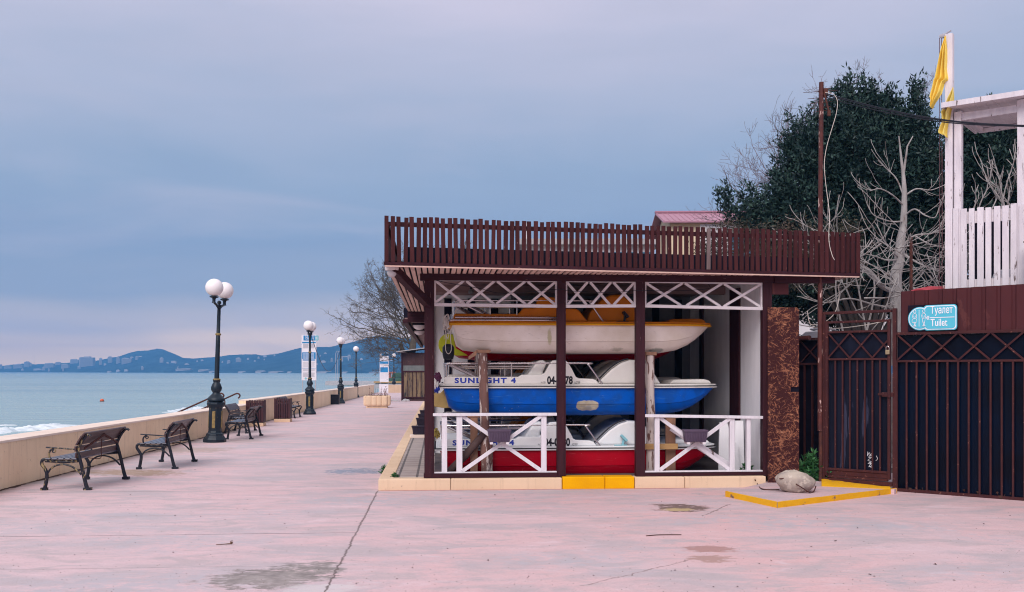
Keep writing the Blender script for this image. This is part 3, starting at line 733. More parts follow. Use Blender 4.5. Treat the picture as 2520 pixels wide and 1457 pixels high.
for i, (px, lab) in enumerate(((826, 'left one of two thin grey masts beyond the breakwater'), (831, 'right one of two thin grey masts beyond the breakwater'))):
    p = S(px, 947)
    t = thing('thin_mast', lab, 'mast', p, 0, 'thin masts by the breakwater')
    MB().tube([(0, 0, -.5), (0, 0, 8.3), (.25, 0, 8.9), (.7, 0, 8.8)], [.09, .07, .06, .05], 6).build('mast_pole', M['info_grey'], t)
def foam_strip(path, wd, h, seed):
    """a breaking crest: fine, flat, ragged white water"""
    b = MB(); vs = []; pts = curve_pts(path, 40); m_ = 16
    for i, p in enumerate(pts):
        d = (pts[min(i + 1, len(pts) - 1)] - pts[max(i - 1, 0)]).normalized(); sd = Vector((-d.y, d.x, 0)); e = math.sin(math.pi * i / (len(pts) - 1)) ** .5
        for j in range(m_):
            u = j / (m_ - 1) - .5; q = p + sd * (u * wd)
            z = h * e * ((.42 - abs(u) * 1.5) + .50 * noise.noise((q.x * .5, q.y * .5, seed)) + .42 * noise.noise((q.x * 1.6, q.y * 1.6, seed)) + .22 * noise.noise((q.x * 4, q.y * 4, seed)))
            vs.append((q.x, q.y, SEA + z))
    return b.add(vs, [(i * m_ + j, (i + 1) * m_ + j, (i + 1) * m_ + j + 1, i * m_ + j + 1) for i in range(len(pts) - 1) for j in range(m_ - 1)])
b = foam_strip([S(-260, 1077), S(-90, 1068), S(0, 1063), S(60, 1058), S(110, 1052), S(150, 1046)], 4.2, .42, 3.0)
b2 = foam_strip([S(420, 1015), S(440, 1011.5), S(458, 1009), S(500, 1003)], 2.6, .40, 8.0)
b.add(b2.v, b2.f); b2 = foam_strip([S(-200, 1050), S(-60, 1049), S(40, 1046)], 1.6, .16, 12.0); b.add(b2.v, b2.f)
tag(b.build('surf_foam', M['foam'], smooth=True), 'white surf breaking beyond the cream sea wall', 'surf', kind='stuff')
t = thing('marker_buoy', 'small orange buoy floating alone on the open water', 'buoy', S(251, 988))
MB().ball((0, 0, .12), .24, 12, 8, (1, 1, .85)).build('float', M['buoy'], t, smooth=True)
MB().lathe([(.26, -.05), (.27, 0), (.26, .06)], 14).build('rim', M['rust_dark'], t)

# sea walls
def sea_wall(label, y0, y1, h, th):
    t = thing('sea_wall', label, 'sea wall', (Xw(y0), y0, gz(y0)))
    n_ = max(2, int((y1 - y0) / 1.5)); b = MB(); c = MB(); vs = []; vc = []
    for i in range(n_ + 1):
        y = y0 + (y1 - y0) * i / n_; x = Xw(y) - Xw(y0); z = gz(y) - gz(y0); j = .012 * noise.noise((y * .6, h, 0))
        hh = h + .008 * noise.noise((y * .8, 9, 0))
        vs += [(x + j, y - y0, z - .03), (x + j * .5, y - y0, z + hh - .03), (x - th, y - y0, z + hh - .03), (x - th - .05, y - y0, -2.2)]
        vc += [(x + .008 + j * .6, y - y0, z + hh - .034), (x + .003 + j * .6, y - y0, z + hh - .004), (x - .02, y - y0, z + hh), (x - th + .02, y - y0, z + hh), (x - th - .01, y - y0, z + hh - .034)]
    b.add(vs, [(i * 4 + j, i * 4 + j + 1, i * 4 + j + 5, i * 4 + j + 4) for i in range(n_) for j in range(3)] + [(0, 1, 2, 3), tuple(n_ * 4 + q for q in (3, 2, 1, 0))])
    c.add(vc, [(i * 5 + j, i * 5 + j + 1, i * 5 + j + 6, i * 5 + j + 5) for i in range(n_) for j in range(4)] + [(0, 1, 2, 3, 4), tuple(n_ * 5 + q for q in (4, 3, 2, 1, 0))])
    b.build('wall_body', M['cream_wall'], t); c.build('coping', M['cream_top'], t)
    return t
sea_wall('long low cream sea wall behind the two nearest benches', -8, 32.4, .675, .5)
sea_wall('taller cream sea wall running from the slatted bins to the gap', 32.4, 94.6, .80, .5)
p = G(950, 966.5); q = G(990, 966)
t = thing('sea_wall', 'short cream wall beside the last lamp across the gap', 'sea wall', p)
MB().box(0, 12, 0, .5, -.1, .74).build('wall_body', M['cream'], t); MB().box(-.01, 12, -.01, .51, .743, .775).build('coping', M['cream_top'], t)

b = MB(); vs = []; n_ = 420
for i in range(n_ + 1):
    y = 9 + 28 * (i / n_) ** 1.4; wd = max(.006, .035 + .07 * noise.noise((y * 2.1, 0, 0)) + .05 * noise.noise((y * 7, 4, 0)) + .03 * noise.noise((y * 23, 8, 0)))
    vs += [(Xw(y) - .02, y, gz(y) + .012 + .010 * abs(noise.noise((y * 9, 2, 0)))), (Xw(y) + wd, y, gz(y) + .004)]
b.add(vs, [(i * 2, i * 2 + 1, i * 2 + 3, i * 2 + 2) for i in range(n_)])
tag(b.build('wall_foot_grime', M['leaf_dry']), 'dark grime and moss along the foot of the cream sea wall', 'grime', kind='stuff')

# stair handrails over the wall
for Y, lab, x1 in ((29.6, 'nearer brown hooked handrail going down to the beach', 546), (31.3, 'farther brown hooked handrail going down to the beach', 586)):
    t0 = P(x1, 974, Y); t = thing('stair_handrail', lab, 'handrail', (t0.x, Y, t0.z), 0, 'handrails of the beach stairs')
    hook = [(.0, 0, -.08), (.045, 0, -.03), (.05, 0, .02), (0, 0, .065), (-.08, 0, .06), (-.3, 0, -.04), (-1.1, 0, -.40), (-2.6, 0, -1.05)]
    MB().tube(curve_pts(hook, 6), .024, 8).build('rail', M['rust_dark'], t, smooth=True)
    for x in (-.42, -1.6): MB().tube([(x, 0, -.10 - .44 * (-x - .3)), (x, 0, -1.9)], .02, 8).build('post', M['rust_dark'], t, smooth=True)

# ================================================================== PROMENADE FURNITURE
def bench_proto(gold=False):
    m = M['iron_gold'] if gold else M['iron']
    t = thing('park_bench', 'bench', 'bench')
    Lb = 1.40
    rear = [(-.01, 0), (.012, .05), (.036, .14), (.074, .31), (.112, .464), (.128, .54), (.084, .644), (.036, .715), (0, .75), (-.03, .752), (-.05, .735)]
    front = [(.58, 0), (.572, .05), (.549, .21), (.580, .295), (.618, .355), (.612, .405), (.57, .425), (.50, .416)]
    rail_ = [(.57, .40), (.30, .388), (.12, .400)]
    arch = [(.545, .22), (.50, .29), (.43, .335), (.33, .352), (.22, .325), (.14, .27), (.085, .21)]
    arm = [(.56, .585), (.40, .575), (.15, .555), (.115, .55)]
    supp = [(.455, .545), (.475, .56), (.51, .53), (.52, .48), (.505, .42)]
    scroll = [(.455 + .022 * math.cos(a), .535 + .022 * math.sin(a)) for a in np.linspace(.4, 6.6, 12)]
    def P3(pts, x, n=5): return curve_pts([(x, f, z) for f, z in pts], n)
    for x in (0.0, Lb):
        b = MB()
        r = P3(rear, x); k = len(r); b.tube(r, [.030 - .012 * min(1, i / k * 1.3) for i in range(k)], 8)
        r = P3(front, x); b.tube(r, [.028 - .008 * i / len(r) for i in range(len(r))], 8)
        b.tube(P3(rail_, x), .021, 8); b.tube(P3(arch, x), .013, 7)
        b.box(x - .034, x + .034, -.055, .045, -.002, .035); b.box(x - .034, x + .034, .545, .625, -.002, .035)
        ef = b.build('end_frame', m if x == 0 else M['iron'], t, smooth=True)
        b = MB(); b.tube(P3(arm, x), .017, 8, flat=.6); b.tube(P3(supp, x), .013, 7); b.tube([(x, f, z) for f, z in scroll], .009, 6)
        b.build('armrest', m if x == 0 else M['iron'], ef, smooth=True)
    b = MB()
    for i in range(5):
        f = .165 + i * .088; b.box(-.05, Lb + .05, f - .036, f + .036, .418 + .004 * (i == 4), .440)
    b.build('seat', M['bench_seat'], t, bev=.005)
    b = MB(); back = [(.112, .475), (.118, .565), (.090, .650), (.052, .712), (.008, .762)]
    for i, (f, z) in enumerate(back):
        a = Vector((0, f + .028, z)); tilt = (.06, .0, .5, .55, .75)[i]
        up = Vector((0, -math.sin(tilt), math.cos(tilt)))
        b.bar((-.05, a.y, a.z), (Lb + .05, a.y, a.z), .022, .072 if i < 4 else .062, up)
    bk = b.build('backrest', M['bench_wood'], t, bev=.004)
    b = MB(); mx = Lb / 2
    b.bar((mx, .045, .715), (.10, .085, .56), .012, .028); b.bar((mx, .045, .715), (Lb - .10, .085, .56), .012, .028)
    b.tube(curve_pts([(mx - .05, .06, .66), (mx - .04, .075, .5), (mx - .05, .07, .40), (mx - .09, .10, .375), (mx - .2, .2, .40)], 5), .006, 6)
    b.build('stretcher', M['rust_dark'], bk)
    return t
proto_g = bench_proto(True); proto_b = bench_proto(False); used = set()
def place_bench(pr, near_rear, yaw, label):
    """origin of the bench = rear foot of the near end; x runs along its length, y towards the seat's front"""
    o = copy_tree(pr) if pr.name in used else pr; used.add(pr.name)
    o.location = near_rear; o.rotation_euler = (0, 0, yaw); o['label'] = label; o['group'] = 'cast iron benches along the sea wall'
    return o
p = G(215, 1206); place_bench(proto_g, p, rad(90.8), 'nearest bench with gold rubbed iron arms, seen from behind by the sea wall')
p = G(430, 1154); place_bench(proto_b, p, rad(94.8), 'second bench from the camera, all black iron, backrest tilted to the right')
p = G(618, 1081); place_bench(proto_b, p, rad(94.4), 'bench standing out on the pink paving in front of the first slatted bin')
# benches whose backs are to the wall: mirrored along their length, they start at the far end
p = G(553, 1067); d = Vector((-math.sin(rad(5)), math.cos(rad(5)), 0)) * 1.4
place_bench(proto_b, p + d, rad(-85), 'bench with its back against the wall beside the nearest lamp')
p = Vector((-8.66, 37.0, gz(37))); d = Vector((-math.sin(rad(4)), math.cos(rad(4)), 0)) * 1.4
place_bench(proto_b, p + d, rad(-86), 'farthest bench, against the wall between the slatted bin and second lamp')

def lamp_proto():
    t = thing('street_lamp', 'lamp', 'street lamp')
    b = MB(); b.lathe([(.27, 0), (.27, .07), (.25, .10), (.205, .16), (.20, .20), (.165, .23), (.155, .27), (.155, .80), (.175, .84), (.21, .90), (.205, .93), (.15, .985)], 8, a0=math.pi / 8)
    pd_ = b.build('pedestal', M['lamp_iron'], t, bev=.006)
    b = MB()
    for i in range(4):
        a = math.pi / 2 * i; c, s_ = math.cos(a), math.sin(a); o = len(b.v)
        b.box(-.035, .035, -.158, -.140, .34, .74); b.move(lambda v: Vector((v.x * c - v.y * s_, v.x * s_ + v.y * c, v.z)), o)
    b.build('panel', M['gilt'], pd_)
    b = MB(); b.lathe([(.17, .97), (.205, .99), (.205, 1.02), (.185, 1.05), (.14, 1.10), (.09, 1.15), (.085, 1.18), (.12, 1.23), (.13, 1.29), (.10, 1.37), (.072, 1.42), (.085, 1.44), (.085, 1.47), (.06, 1.49)], 16)
    b.build('vase', M['lamp_iron'], t, smooth=True)
    MB().lathe([(.078, 1.465), (.09, 1.475), (.09, 1.495), (.07, 1.51)], 16).build('collar', M['gilt'], t)
    b = MB(); b.lathe([(.058, 1.48), (.052, 2.3), (.050, 2.55), (.044, 2.56), (.040, 3.2), (.048, 3.22), (.048, 3.26)], 14); po_ = b.build('pole', M['lamp_iron'], t, smooth=True)
    MB().lathe([(.052, 2.53), (.068, 2.545), (.068, 2.57), (.048, 2.585)], 14).build('pole_ring', M['gilt'], po_)
    b = MB(); b.ball((0, 0, 3.31), .05, 10, 8)
    for s_ in (-1, 1):
        b.tube(curve_pts([(0, 0, 3.18), (0, .09 * s_, 3.19), (0, .22 * s_, 3.24), (0, .40 * s_, 3.28), (0, .45 * s_, 3.34), (0, .45 * s_, 3.41)], 5), [.028] * 26, 8)
        b.lathe([(.05, 3.27), (.038, 3.30), (.038, 3.36), (.05, 3.385), (.10, 3.40), (.105, 3.425)], 12, (0, .45 * s_, 0))
    am_ = b.build('arms', M['lamp_iron'], t, smooth=True)
    for s_ in (-1, 1): MB().ball((0, .45 * s_, 3.63), .205, 24, 16).build('globe', M['globe'], am_, smooth=True)
    return t
lp = lamp_proto()
for i, (px, py, lean, lab) in enumerate(((528, 1088, .033, 'nearest twin globe lamp, leaning, beside the first bin and benches'), (762, 1020, .002, 'second twin globe lamp in front of the tall information board'),
                                   (838, 993, .002, 'third twin globe lamp beside the dark box'), (876, 978, 0, 'fourth lamp near the end of the sea wall'), (969, 966, 0, 'farthest lamp, in front of the short wall by the tree'))):
    o = lp if i == 0 else copy_tree(lp); p = G(px, py); o.location = p; o.rotation_euler = (0, lean, rad(1 if i == 0 else 4 if i < 3 else 7))
    o['label'] = lab; o['group'] = 'globe lamps along the promenade'
p1, p2 = G(762, 1020), G(838, 993)
a = p1 + Vector((.05, 0, 3.25)); c = p2 + Vector((0, 0, 3.1))
pts = [a.lerp(c, k / 16) - Vector((0, 0, 1.35 * math.sin(math.pi * k / 16))) for k in range(17)]
tag(MB().tube(pts, .012, 5).build('lamp_cable', M['cable']), 'thin dark cable sagging between the second and third lamps', 'cable')

def bin_proto():
    t = thing('slatted_bin', 'bin', 'bin')
    MB().prism([(-.27, -.27), (.27, -.27), (.27, .27), (-.27, .27)], 0, .11, 'xy').build('base', M['cream'], t, bev=.01)
    b = MB(); n_ = 7
    for s_ in range(4):
        c, q = math.cos(s_ * math.pi / 2), math.sin(s_ * math.pi / 2); o = len(b.v)
        for i in range(n_):
            x = -.235 + .47 * i / (n_ - 1); h = .80 + R.uniform(-.01, .01)
            b.box(x - .029, x + .029, -.265, -.243, .12, h)
        b.move(lambda v: Vector((v.x * c - v.y * q, v.x * q + v.y * c, v.z)), o)
    b.build('slats', M['trash_wood'], t)
    b = MB()
    for z in (.24, .68):
        for s_ in range(4):
            c, q = math.cos(s_ * math.pi / 2), math.sin(s_ * math.pi / 2); o = len(b.v); b.box(-.24, .24, -.241, -.225, z, z + .04)
            b.move(lambda v: Vector((v.x * c - v.y * q, v.x * q + v.y * c, v.z)), o)
    b.box(-.21, .21, -.21, .21, .13, .62)
    b.build('liner', M['black'], t); return t
bp = bin_proto(); bp.location = (-8.05, 31.3, gz(31.3)); bp.rotation_euler = (0, 0, TH)
bp['label'] = 'dark slatted bin half hidden behind the bench on the paving'; bp['group'] = 'slatted bins'
o = copy_tree(bp); p = G(696.5, 1038); o.location = (p.x, p.y, gz(p.y)); o['label'] = 'dark slatted bin on a cream base in full view beside the farthest bench'
p = G(823, 995); t = thing('dark_bin', 'low dark box standing beside the third lamp', 'box', p, TH)
MB().prism([(-.25, 0), (-.27, .50), (.27, .50), (.25, 0)], -.25, .25).build('body', M['black'], t, bev=.015)
MB().box(-.285, .285, -.27, .27, .503, .55).build('lid', M['black'], t, bev=.012)

def info_board(name, label, p, wd, z0, z1, back, header):
    t = thing(name, label, 'sign board', p); h = z1 - z0
    MB().box(0, wd, 0, .05, z0, z1).build('panel', M['info_white'], t)
    b = MB(); b.tube([(.05, .03, back), (.05, .03, z0)], .025, 6); b.tube([(wd - .05, .03, back), (wd - .05, .03, z0)], .025, 6); b.build('legs', M['info_grey'], t)
    if header:
        MB().box(.10, wd * .92, -.012, 0, z1 - h * .125, z1 - .04).build('header_print', M['info_blue'], t)
        MB().box(wd * .92 + .003, wd + .12, -.014, .02, z1 - h * .125, z1 - .04).build('header_tab', M['info_teal'], t)
        text('ОГО  Н', .16, 'lettering', M['info_white'], t, (.2, -.016, z1 - h * .055), width=wd * .6)
        text('ОБО  К', .16, 'lettering', M['info_white'], t, (.2, -.016, z1 - h * .105), width=wd * .6)
        b = MB()
        for i in range(2):
            for j in range(2): b.box(wd * .94 + .05 * i + .02, wd * .94 + .05 * i + .05, -.018, -.0145, z1 - h * .07 - .07 * j, z1 - h * .07 - .07 * j + .045)
        b.build('header_mark', M['info_white'], t)
    b = MB(); g = MB(); g2 = MB()
    b.box(.03, wd - .03, -.010, 0, z0 + h * .62, z0 + h * .70) if not header else None
    if header:
        b.box(.03, wd - .03, -.010, 0, z1 - h * .185, z1 - h * .155)
        b.box(.03, wd - .03, -.010, 0, z1 - h * .53, z1 - h * .385); b.box(.06, wd - .06, -.010, 0, z1 - h * .565, z1 - h * .542); b.box(.03, wd - .03, -.010, 0, z0 + h * .262, z0 + h * .268)
        rows = [(.20, .30, 9), (.60, .72, 6), (.76, .80, 3), (.83, .93, 8)]
    else:
        b.box(.06, wd - .06, -.010, 0, z0 + h * .33, z0 + h * .50); b.box(wd * .2, wd, -.010, 0, z1 - h * .11, z1 - h * .02)
        rows = [(.20, .33, 6), (.40, .55, 5), (.70, .9, 6)]
    for a0, a1, n_ in rows:
        for i in range(n_):
            z = z1 - h * (a0 + (a1 - a0) * i / n_)
            g.box(.07, wd * R.uniform(.42, .5), -.006, 0, z - h * .006, z); g2.box(wd * .55, wd * R.uniform(.85, .94), -.006, 0, z - h * .006, z)
    b.build('blue_print', M['info_blue'], t); g.build('text_column', M['info_grey'], t); g2.build('text_column', M['info_grey'], t)
    if header:
        g = MB()
        for i in range(7):
            z = z1 - h * (.405 + .018 * i); g.box(.1, .16, -.0135, -.0105, z - .022, z); g.box(.2, wd * .5, -.0135, -.0105, z - .02, z - .005); g.box(wd * .58, wd * .85, -.0135, -.0105, z - .02, z - .005)
        g.build('white_lines', M['info_white'], t)
        MB().lathe([(.06, -.008), (.06, 0)], 16).move(lambda v: Vector((v.x + wd * .28, v.z, v.y + z0 + h * .04))).build('emblem', M['info_teal'], t)
    return t
Yb = 53.0; a = P(742, 936, Yb); c = P(778, 824, Yb)
info_board('info_board', 'tall white and blue information board behind the second lamp', (a.x, Yb, -1.8), c.x - a.x, a.z + 1.8, c.z + 1.8, 0, True)
Yb = 94.0; a = P(934, 940, Yb); c = P(956, 868, Yb)
info_board('info_board', 'farther white and blue information board at the gap in the wall', (a.x, Yb, gz(Yb)), c.x - a.x, a.z - gz(Yb), c.z - gz(Yb), 0, False)
tt_ = thing('notice_panel', 'plain white panel standing below the farther information board', 'panel', (a.x + .02, Yb - .5, gz(Yb)))
MB().box(0, .86, 0, .04, .03, .86).build('panel', M['info_white'], tt_); MB().tube([(.1, .06, 0), (.1, .06, .8)], .02, 6).tube([(.76, .06, 0), (.76, .06, .8)], .02, 6).build('legs', M['info_grey'], tt_)

# octagonal fluted planter with dry plants
p = G(928, 1003.5); t = thing('concrete_planter', 'cream fluted planter of dry plants out on the promenade', 'planter', p, TH)
b = MB(); n_ = 128; prof = []
def fl(i): return .97 + .09 * abs(math.sin(i * math.pi / 8)) ** .6
vs = []; lv = [(.56, .10), (.60, .13), (.62, .20), (.62, .58), (.60, .61), (.54, .61), (.53, .54)]
for r, z in lv:
    for i in range(n_):
        a = 2 * math.pi * i / n_; k = min(1 / max(abs(math.cos(a)), 1e-3), 1 / max(abs(math.sin(a)), 1e-3), 1.25)
        rr = r * k * (fl(i) if .1 < z < .6 else 1.0); vs.append((rr * math.cos(a), rr * math.sin(a) * .8, z))
b.add(vs, [(j * n_ + i, j * n_ + (i + 1) % n_, (j + 1) * n_ + (i + 1) % n_, (j + 1) * n_ + i) for j in range(len(lv) - 1) for i in range(n_)])
b.build('bowl', M['cream'], t)
MB().prism([(-.52, -.42), (.52, -.42), (.52, .42), (-.52, .42)], 0, .10, 'xy').build('base', M['cream'], t, bev=.012)
MB().prism([(-.54, -.45), (.54, -.45), (.54, .45), (-.54, .45)], .53, .56, 'xy').build('soil', M['earth'], t)
b = MB()
for i in range(46):
    x, y = R.uniform(-.5, .5), R.uniform(-.38, .38); h = R.uniform(.08, .2) if R.random() < .85 else R.uniform(.3, .55); q = Vector((x, y, .55)); pts = [q]
    if x > .25 and R.random() < .5: h = R.uniform(.25, .5)
    for k in range(4): q = q + Vector((R.uniform(-.05, .05), R.uniform(-.05, .05), h / 4)); pts.append(q)
    b.tube(pts, [.008, .007, .006, .005, .003], 4)
    for k in range(3):
        e = pts[R.randint(1, 4)]; d = Vector((R.uniform(-1, 1), R.uniform(-1, 1), R.uniform(-.3, .6))) * .08; sd = Vector((d.y, -d.x, .02)) * .3
        b.add([e, e + d * .5 + sd, e + d, e + d * .5 - sd], [(0, 1, 2, 3)])
b.build('dry_plants', M['dry_plant'], t)

# ================================================================== BOAT SHELTER
hx = lambda px, py=1100, yl=.10: HF.pix(px, py, yl).x
hzf = lambda px, py, yl=.10: HF.pix(px, py, yl).z
def h_on_x(px, xl):                                        # depth at which a line of sight meets the plane x = xl
    d = Vector(((px - CX) / F, 1, 0)); C = Vector((0, 0, 0)) - Vector((HF.O.x, HF.O.y, 0)); t = (xl - C.dot(HF.u)) / d.dot(HF.u)
    return (C + d * t).dot(HF.n)
KH = .15
# kerb in front (cream, a yellow stretch, cream) and along the paving
kr = HF.rz
xk1, xk2, xk3 = hx(1383, 1190, 0), hx(1561, 1190, 0), hx(1885, 1190, 0)
def kerb(name, x0, x1, y0, y1, m, joints=(), h=KH):
    t = MB(); xs = [x0] + list(joints) + [x1]
    for a, c in zip(xs, xs[1:]): t.box(a + .003, c - .003, y0, y1, -.12, h)
    o = t.build(name, m, bev=.012); o.location = HF.O; o.rotation_euler = (0, 0, kr); return struct(o)
kerb('kerb', 0, xk1, 0, .24, M['cream'], (hx(1109, 1190, 0), ))
kerb('yellow_kerb', xk1 + .002, xk2, -.012, .24, M['yellow'], (hx(1488, 1190, 0), ), KH + .012)
kerb('kerb', xk2 + .002, xk3, 0, .24, M['cream'], (hx(1685, 1190, 0), ))
t = MB(); n_ = 22; sl_h = SL * math.cos(TH)
for i in range(n_):
    y0, y1 = .243 + i * 1.95, .243 + (i + 1) * 1.95 - .006
    t.add([(-.0, y0, -.3), (.20, y0, -.3), (.20, y1, -.3), (0, y1, -.3), (0, y0, KH - sl_h * y0), (.20, y0, KH - sl_h * y0), (.20, y1, KH - sl_h * y1), (0, y1, KH - sl_h * y1)],
          [(0, 3, 2, 1), (4, 5, 6, 7), (0, 1, 5, 4), (1, 2, 6, 5), (2, 3, 7, 6), (3, 0, 4, 7)])
o = t.build('kerb', M['cream'], bev=.012); o.location = HF.O; o.rotation_euler = (0, 0, kr); struct(o)
o = MB().add([(.20, .24, KH - .012), (2.6, .24, KH - .012), (2.6, 43, KH - .012 - sl_h * 43), (.20, 43, KH - .012 - sl_h * 43)], [(0, 1, 2, 3)]).build('paving', M['paving'])
o.location = HF.O; o.rotation_euler = (0, 0, kr); struct(o)
xp = [(hx(1044), hx(1068)), (hx(1371), hx(1392)), (hx(1565), hx(1587)), (hx(1877), hx(1899))]
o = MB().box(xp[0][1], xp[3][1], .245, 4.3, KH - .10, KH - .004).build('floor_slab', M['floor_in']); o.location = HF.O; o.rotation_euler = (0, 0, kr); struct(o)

hut = thing('boat_shelter', 'brown timber shelter with white lattice and slatted roof terrace, holding stacked pedal boats', 'shelter', HF.O, kr)
ztop = hzf(1056, 681); zbeam = hzf(1056, 690); zdeck = 2.95 + -HF.O.z - .06
def in_hut(p): return HF.local(p)
def dfp(x, y, z): return HF.local(DF.world(x, y, z))       # a point given in the deck's frame (z absolute)
for i, (a, c) in enumerate(xp):
    b = MB().box(a, c, .10, .225, KH - .01, zbeam + .02)
    if i < 2: b.box(a + .012, c - .018, .088, .101, KH + .02, zbeam - .3)
    b.build('post', M['wood_v'], hut, bev=.004)
b = MB().box(xp[0][0] - .06, xp[3][1] + .03, .085, .235, zbeam, zbeam + .16); b.build('beam', M['wood_h'], hut, bev=.004)
b = MB().box(xp[0][0] - .01, xp[1][0], .092, .235, KH + .002, hzf(1200, 1164)); b.build('sill', M['wood_h'], hut, bev=.004)
b = MB().box(xp[2][1], xp[3][0], .10, .225, KH + .002, KH + .05); b.build('sill', M['wood_h'], hut, bev=.004)
def lattice(x0, x1, corners, n, mtl=M['white_h']):
    (tl, bl, tr, br) = corners
    b = MB(); zt = lambda x: tl + (tr - tl) * (x - x0) / (x1 - x0); zb = lambda x: bl + (br - bl) * (x - x0) / (x1 - x0); y = .15
    b.bar((x0, y, zt(x0) - .015), (x1, y, zt(x1) - .015), .05, .03); b.bar((x0, y - .004, zb(x0) + .02), (x1, y - .004, zb(x1) + .02), .055, .042)
    b.bar((x0 + .012, y + .002, zt(x0) - .03), (x0 + .012, y + .002, zb(x0) + .04), .05, .024, (1, 0, 0)); b.bar((x1 - .012, y + .002, zt(x1) - .03), (x1 - .012, y + .002, zb(x1) + .04), .05, .024, (1, 0, 0))
    xs = [x0 + (x1 - x0) * i / n for i in range(n + 1)]
    for i in range(n):
        a, c = xs[i] + .02, xs[i + 1] - .02; j = R.uniform(-.02, .02)
        b.bar((a, y + .012, zt(a) - .03), (c + j, y + .012, zb(c) + .04), .022, .034); b.bar((a - j, y - .010, zb(a) + .04), (c, y - .010, zt(c) - .03), .022, .034)
    b.build('lattice_panel', mtl, hut)
lattice(xp[0][1], xp[1][0], (hzf(1070, 685), hzf(1070, 753), hzf(1371, 688), hzf(1371, 757)), 4)
lattice(xp[1][1], xp[2][0], (hzf(1391, 688), hzf(1391, 757), hzf(1567, 690), hzf(1567, 756)), 3)
lattice(xp[2][1], xp[3][0], (hzf(1588, 690), hzf(1588, 756), hzf(1877, 694), hzf(1877, 763)), 3)
def railing(x0, x1, ups, xx, zt, zb, zr):
    b = MB(); y = .15; zt2 = zt + (zr if zr else 0)
    b.bar((x0, y - .01, zt - .018), (x1, y - .01, zt2 - .018), .09, .04); b.bar((x0, y, zb + .010), (x1, y, zb + .010), .08, .02)
    f = lambda x: zt + (zt2 - zt) * (x - x0) / (x1 - x0) - .04
    for u0, u1 in ups: b.box(u0, u1, y - .03, y + .035, zb + .02, f(u0))
    a, c = xx
    b.bar((a, y + .005, f(a)), (c, y + .005, zb + .03), .03, .052); b.bar((a, y - .022, zb + .03), (c, y - .022, f(c)), .03, .052)
    b.build('railing', M['white_v'], hut, bev=.003)
zb1 = hzf(1200, 1165); railing(xp[0][1] - .02, xp[1][0] - .005, [(hx(1086.5), hx(1100)), (hx(1123), hx(1137.5)), (hx(1332), hx(1345))], (hx(1137), hx(1332)), hzf(1200, 1017), zb1, 0)
zb2 = KH + .055; railing(xp[2][1] + .0, xp[3][0] - .0, [(hx(1611.5), hx(1623.6)), (hx(1796.6), hx(1808.5)), (hx(1838), hx(1848))], (hx(1624), hx(1797)), hzf(1600, 1020), zb2, -.03)
# walls
xr = xp[3][0] + .02; yb_ = 4.25
yA = h_on_x(1822, xr); yB = h_on_x(1799, xr)
b = MB().box(xr, xr + .04, .236, yb_ - .002, KH, 2.888 - HF.O.z + .028); b.build('wall', M['panel'], hut)
b = MB().box(xr - .03, xr - .002, yA, yB, KH, zbeam + .02); b.build('wall_post', M['wood_v'], hut)
MB().box(xr - .03, xr - .002, 3.3, 3.5, KH, zbeam + .02).build('wall_post', M['wood_v'], hut)
MB().box(xp[0][0] + .12, xp[0][0] + 1.5, yb_, yb_ + .04, KH, 2.888 - HF.O.z + .028).build('wall', M['panel'], hut); b = MB().box(xp[0][0] + 1.503, xr + .04, yb_, yb_ + .04, KH, 2.888 - HF.O.z + .028); b.build('wall', M['panel_shaded'], hut)  # one back wall: lit left end white, shaded remainder painted grey
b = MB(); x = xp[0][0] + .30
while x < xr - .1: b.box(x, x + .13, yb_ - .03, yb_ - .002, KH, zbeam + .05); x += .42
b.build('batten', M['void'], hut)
for x, y in ((xp[0][0], yb_ - .1), (xp[0][0], 2.2)):
    MB().box(x, x + .11, y, y + .11, KH, zbeam + .05).build('post', M['wood_v'], hut, bev=.004)
b = MB(); y = .26
while y < yb_ - .11: b.box(xp[0][0] + .02, xr - .002, y, y + .105, zbeam + .10, zbeam + .125); y += .135
b.build('ceiling', M['ceil'], hut)
MB().box(xp[0][0] + .1, xr, 2.0, 2.12, zbeam - .02, zbeam + .098).build('joist', M['ceil'], hut)
# deck, soffit, parapet
A = dfp(0, 0, 0); B = dfp(DLEN, 0, 0); yf = lambda x: A.y + (B.y - A.y) * (x - A.x) / (B.x - A.x)
zs = 2.888 - HF.O.z                                         # underside of the deck
b = MB(); x = A.x + .012; yend = 9.15
while x < B.x - .1:
    w_ = .052 + R.uniform(-.004, .004); ye = yend if x < xp[0][0] + .0 else (.10 if x < xp[3][1] else 1.3)
    y0 = yf(x) + .03; jj = R.uniform(-.004, .004)
    if ye - y0 > .06:
        nseg = max(1, int((ye - y0) / 2.4))
        for q in range(nseg):
            ya, yc = y0 + (ye - y0) * q / nseg, y0 + (ye - y0) * (q + 1) / nseg - .004; j2 = R.uniform(-.006, .006)
            b.add([(x + j2, ya, zs + jj), (x + w_ + j2, ya, zs + jj), (x + w_ + jj, yc, zs + jj), (x + jj, yc, zs + jj), (x + j2, ya, zs + .02), (x + w_ + j2, ya, zs + .02), (x + w_ + jj, yc, zs + .02), (x + jj, yc, zs + .02)],
                  [(0, 3, 2, 1), (4, 5, 6, 7), (0, 1, 5, 4), (1, 2, 6, 5), (2, 3, 7, 6), (3, 0, 4, 7)])
    x += .0775
b.build('soffit', M['soffit'], hut)
pl = [(A.x + .01, A.y + .05), (B.x - .01, B.y + .05), (B.x + .05, 1.35), (xr + .06, 1.35), (xr + .06, yb_ + .1), (xp[0][0] + .1, yb_ + .1), (xp[0][0] + .1, yend), (A.x + .01, yend)]
MB().prism(pl, zs + .030, zs + .055, 'xy').build('deck', M['void'], hut)
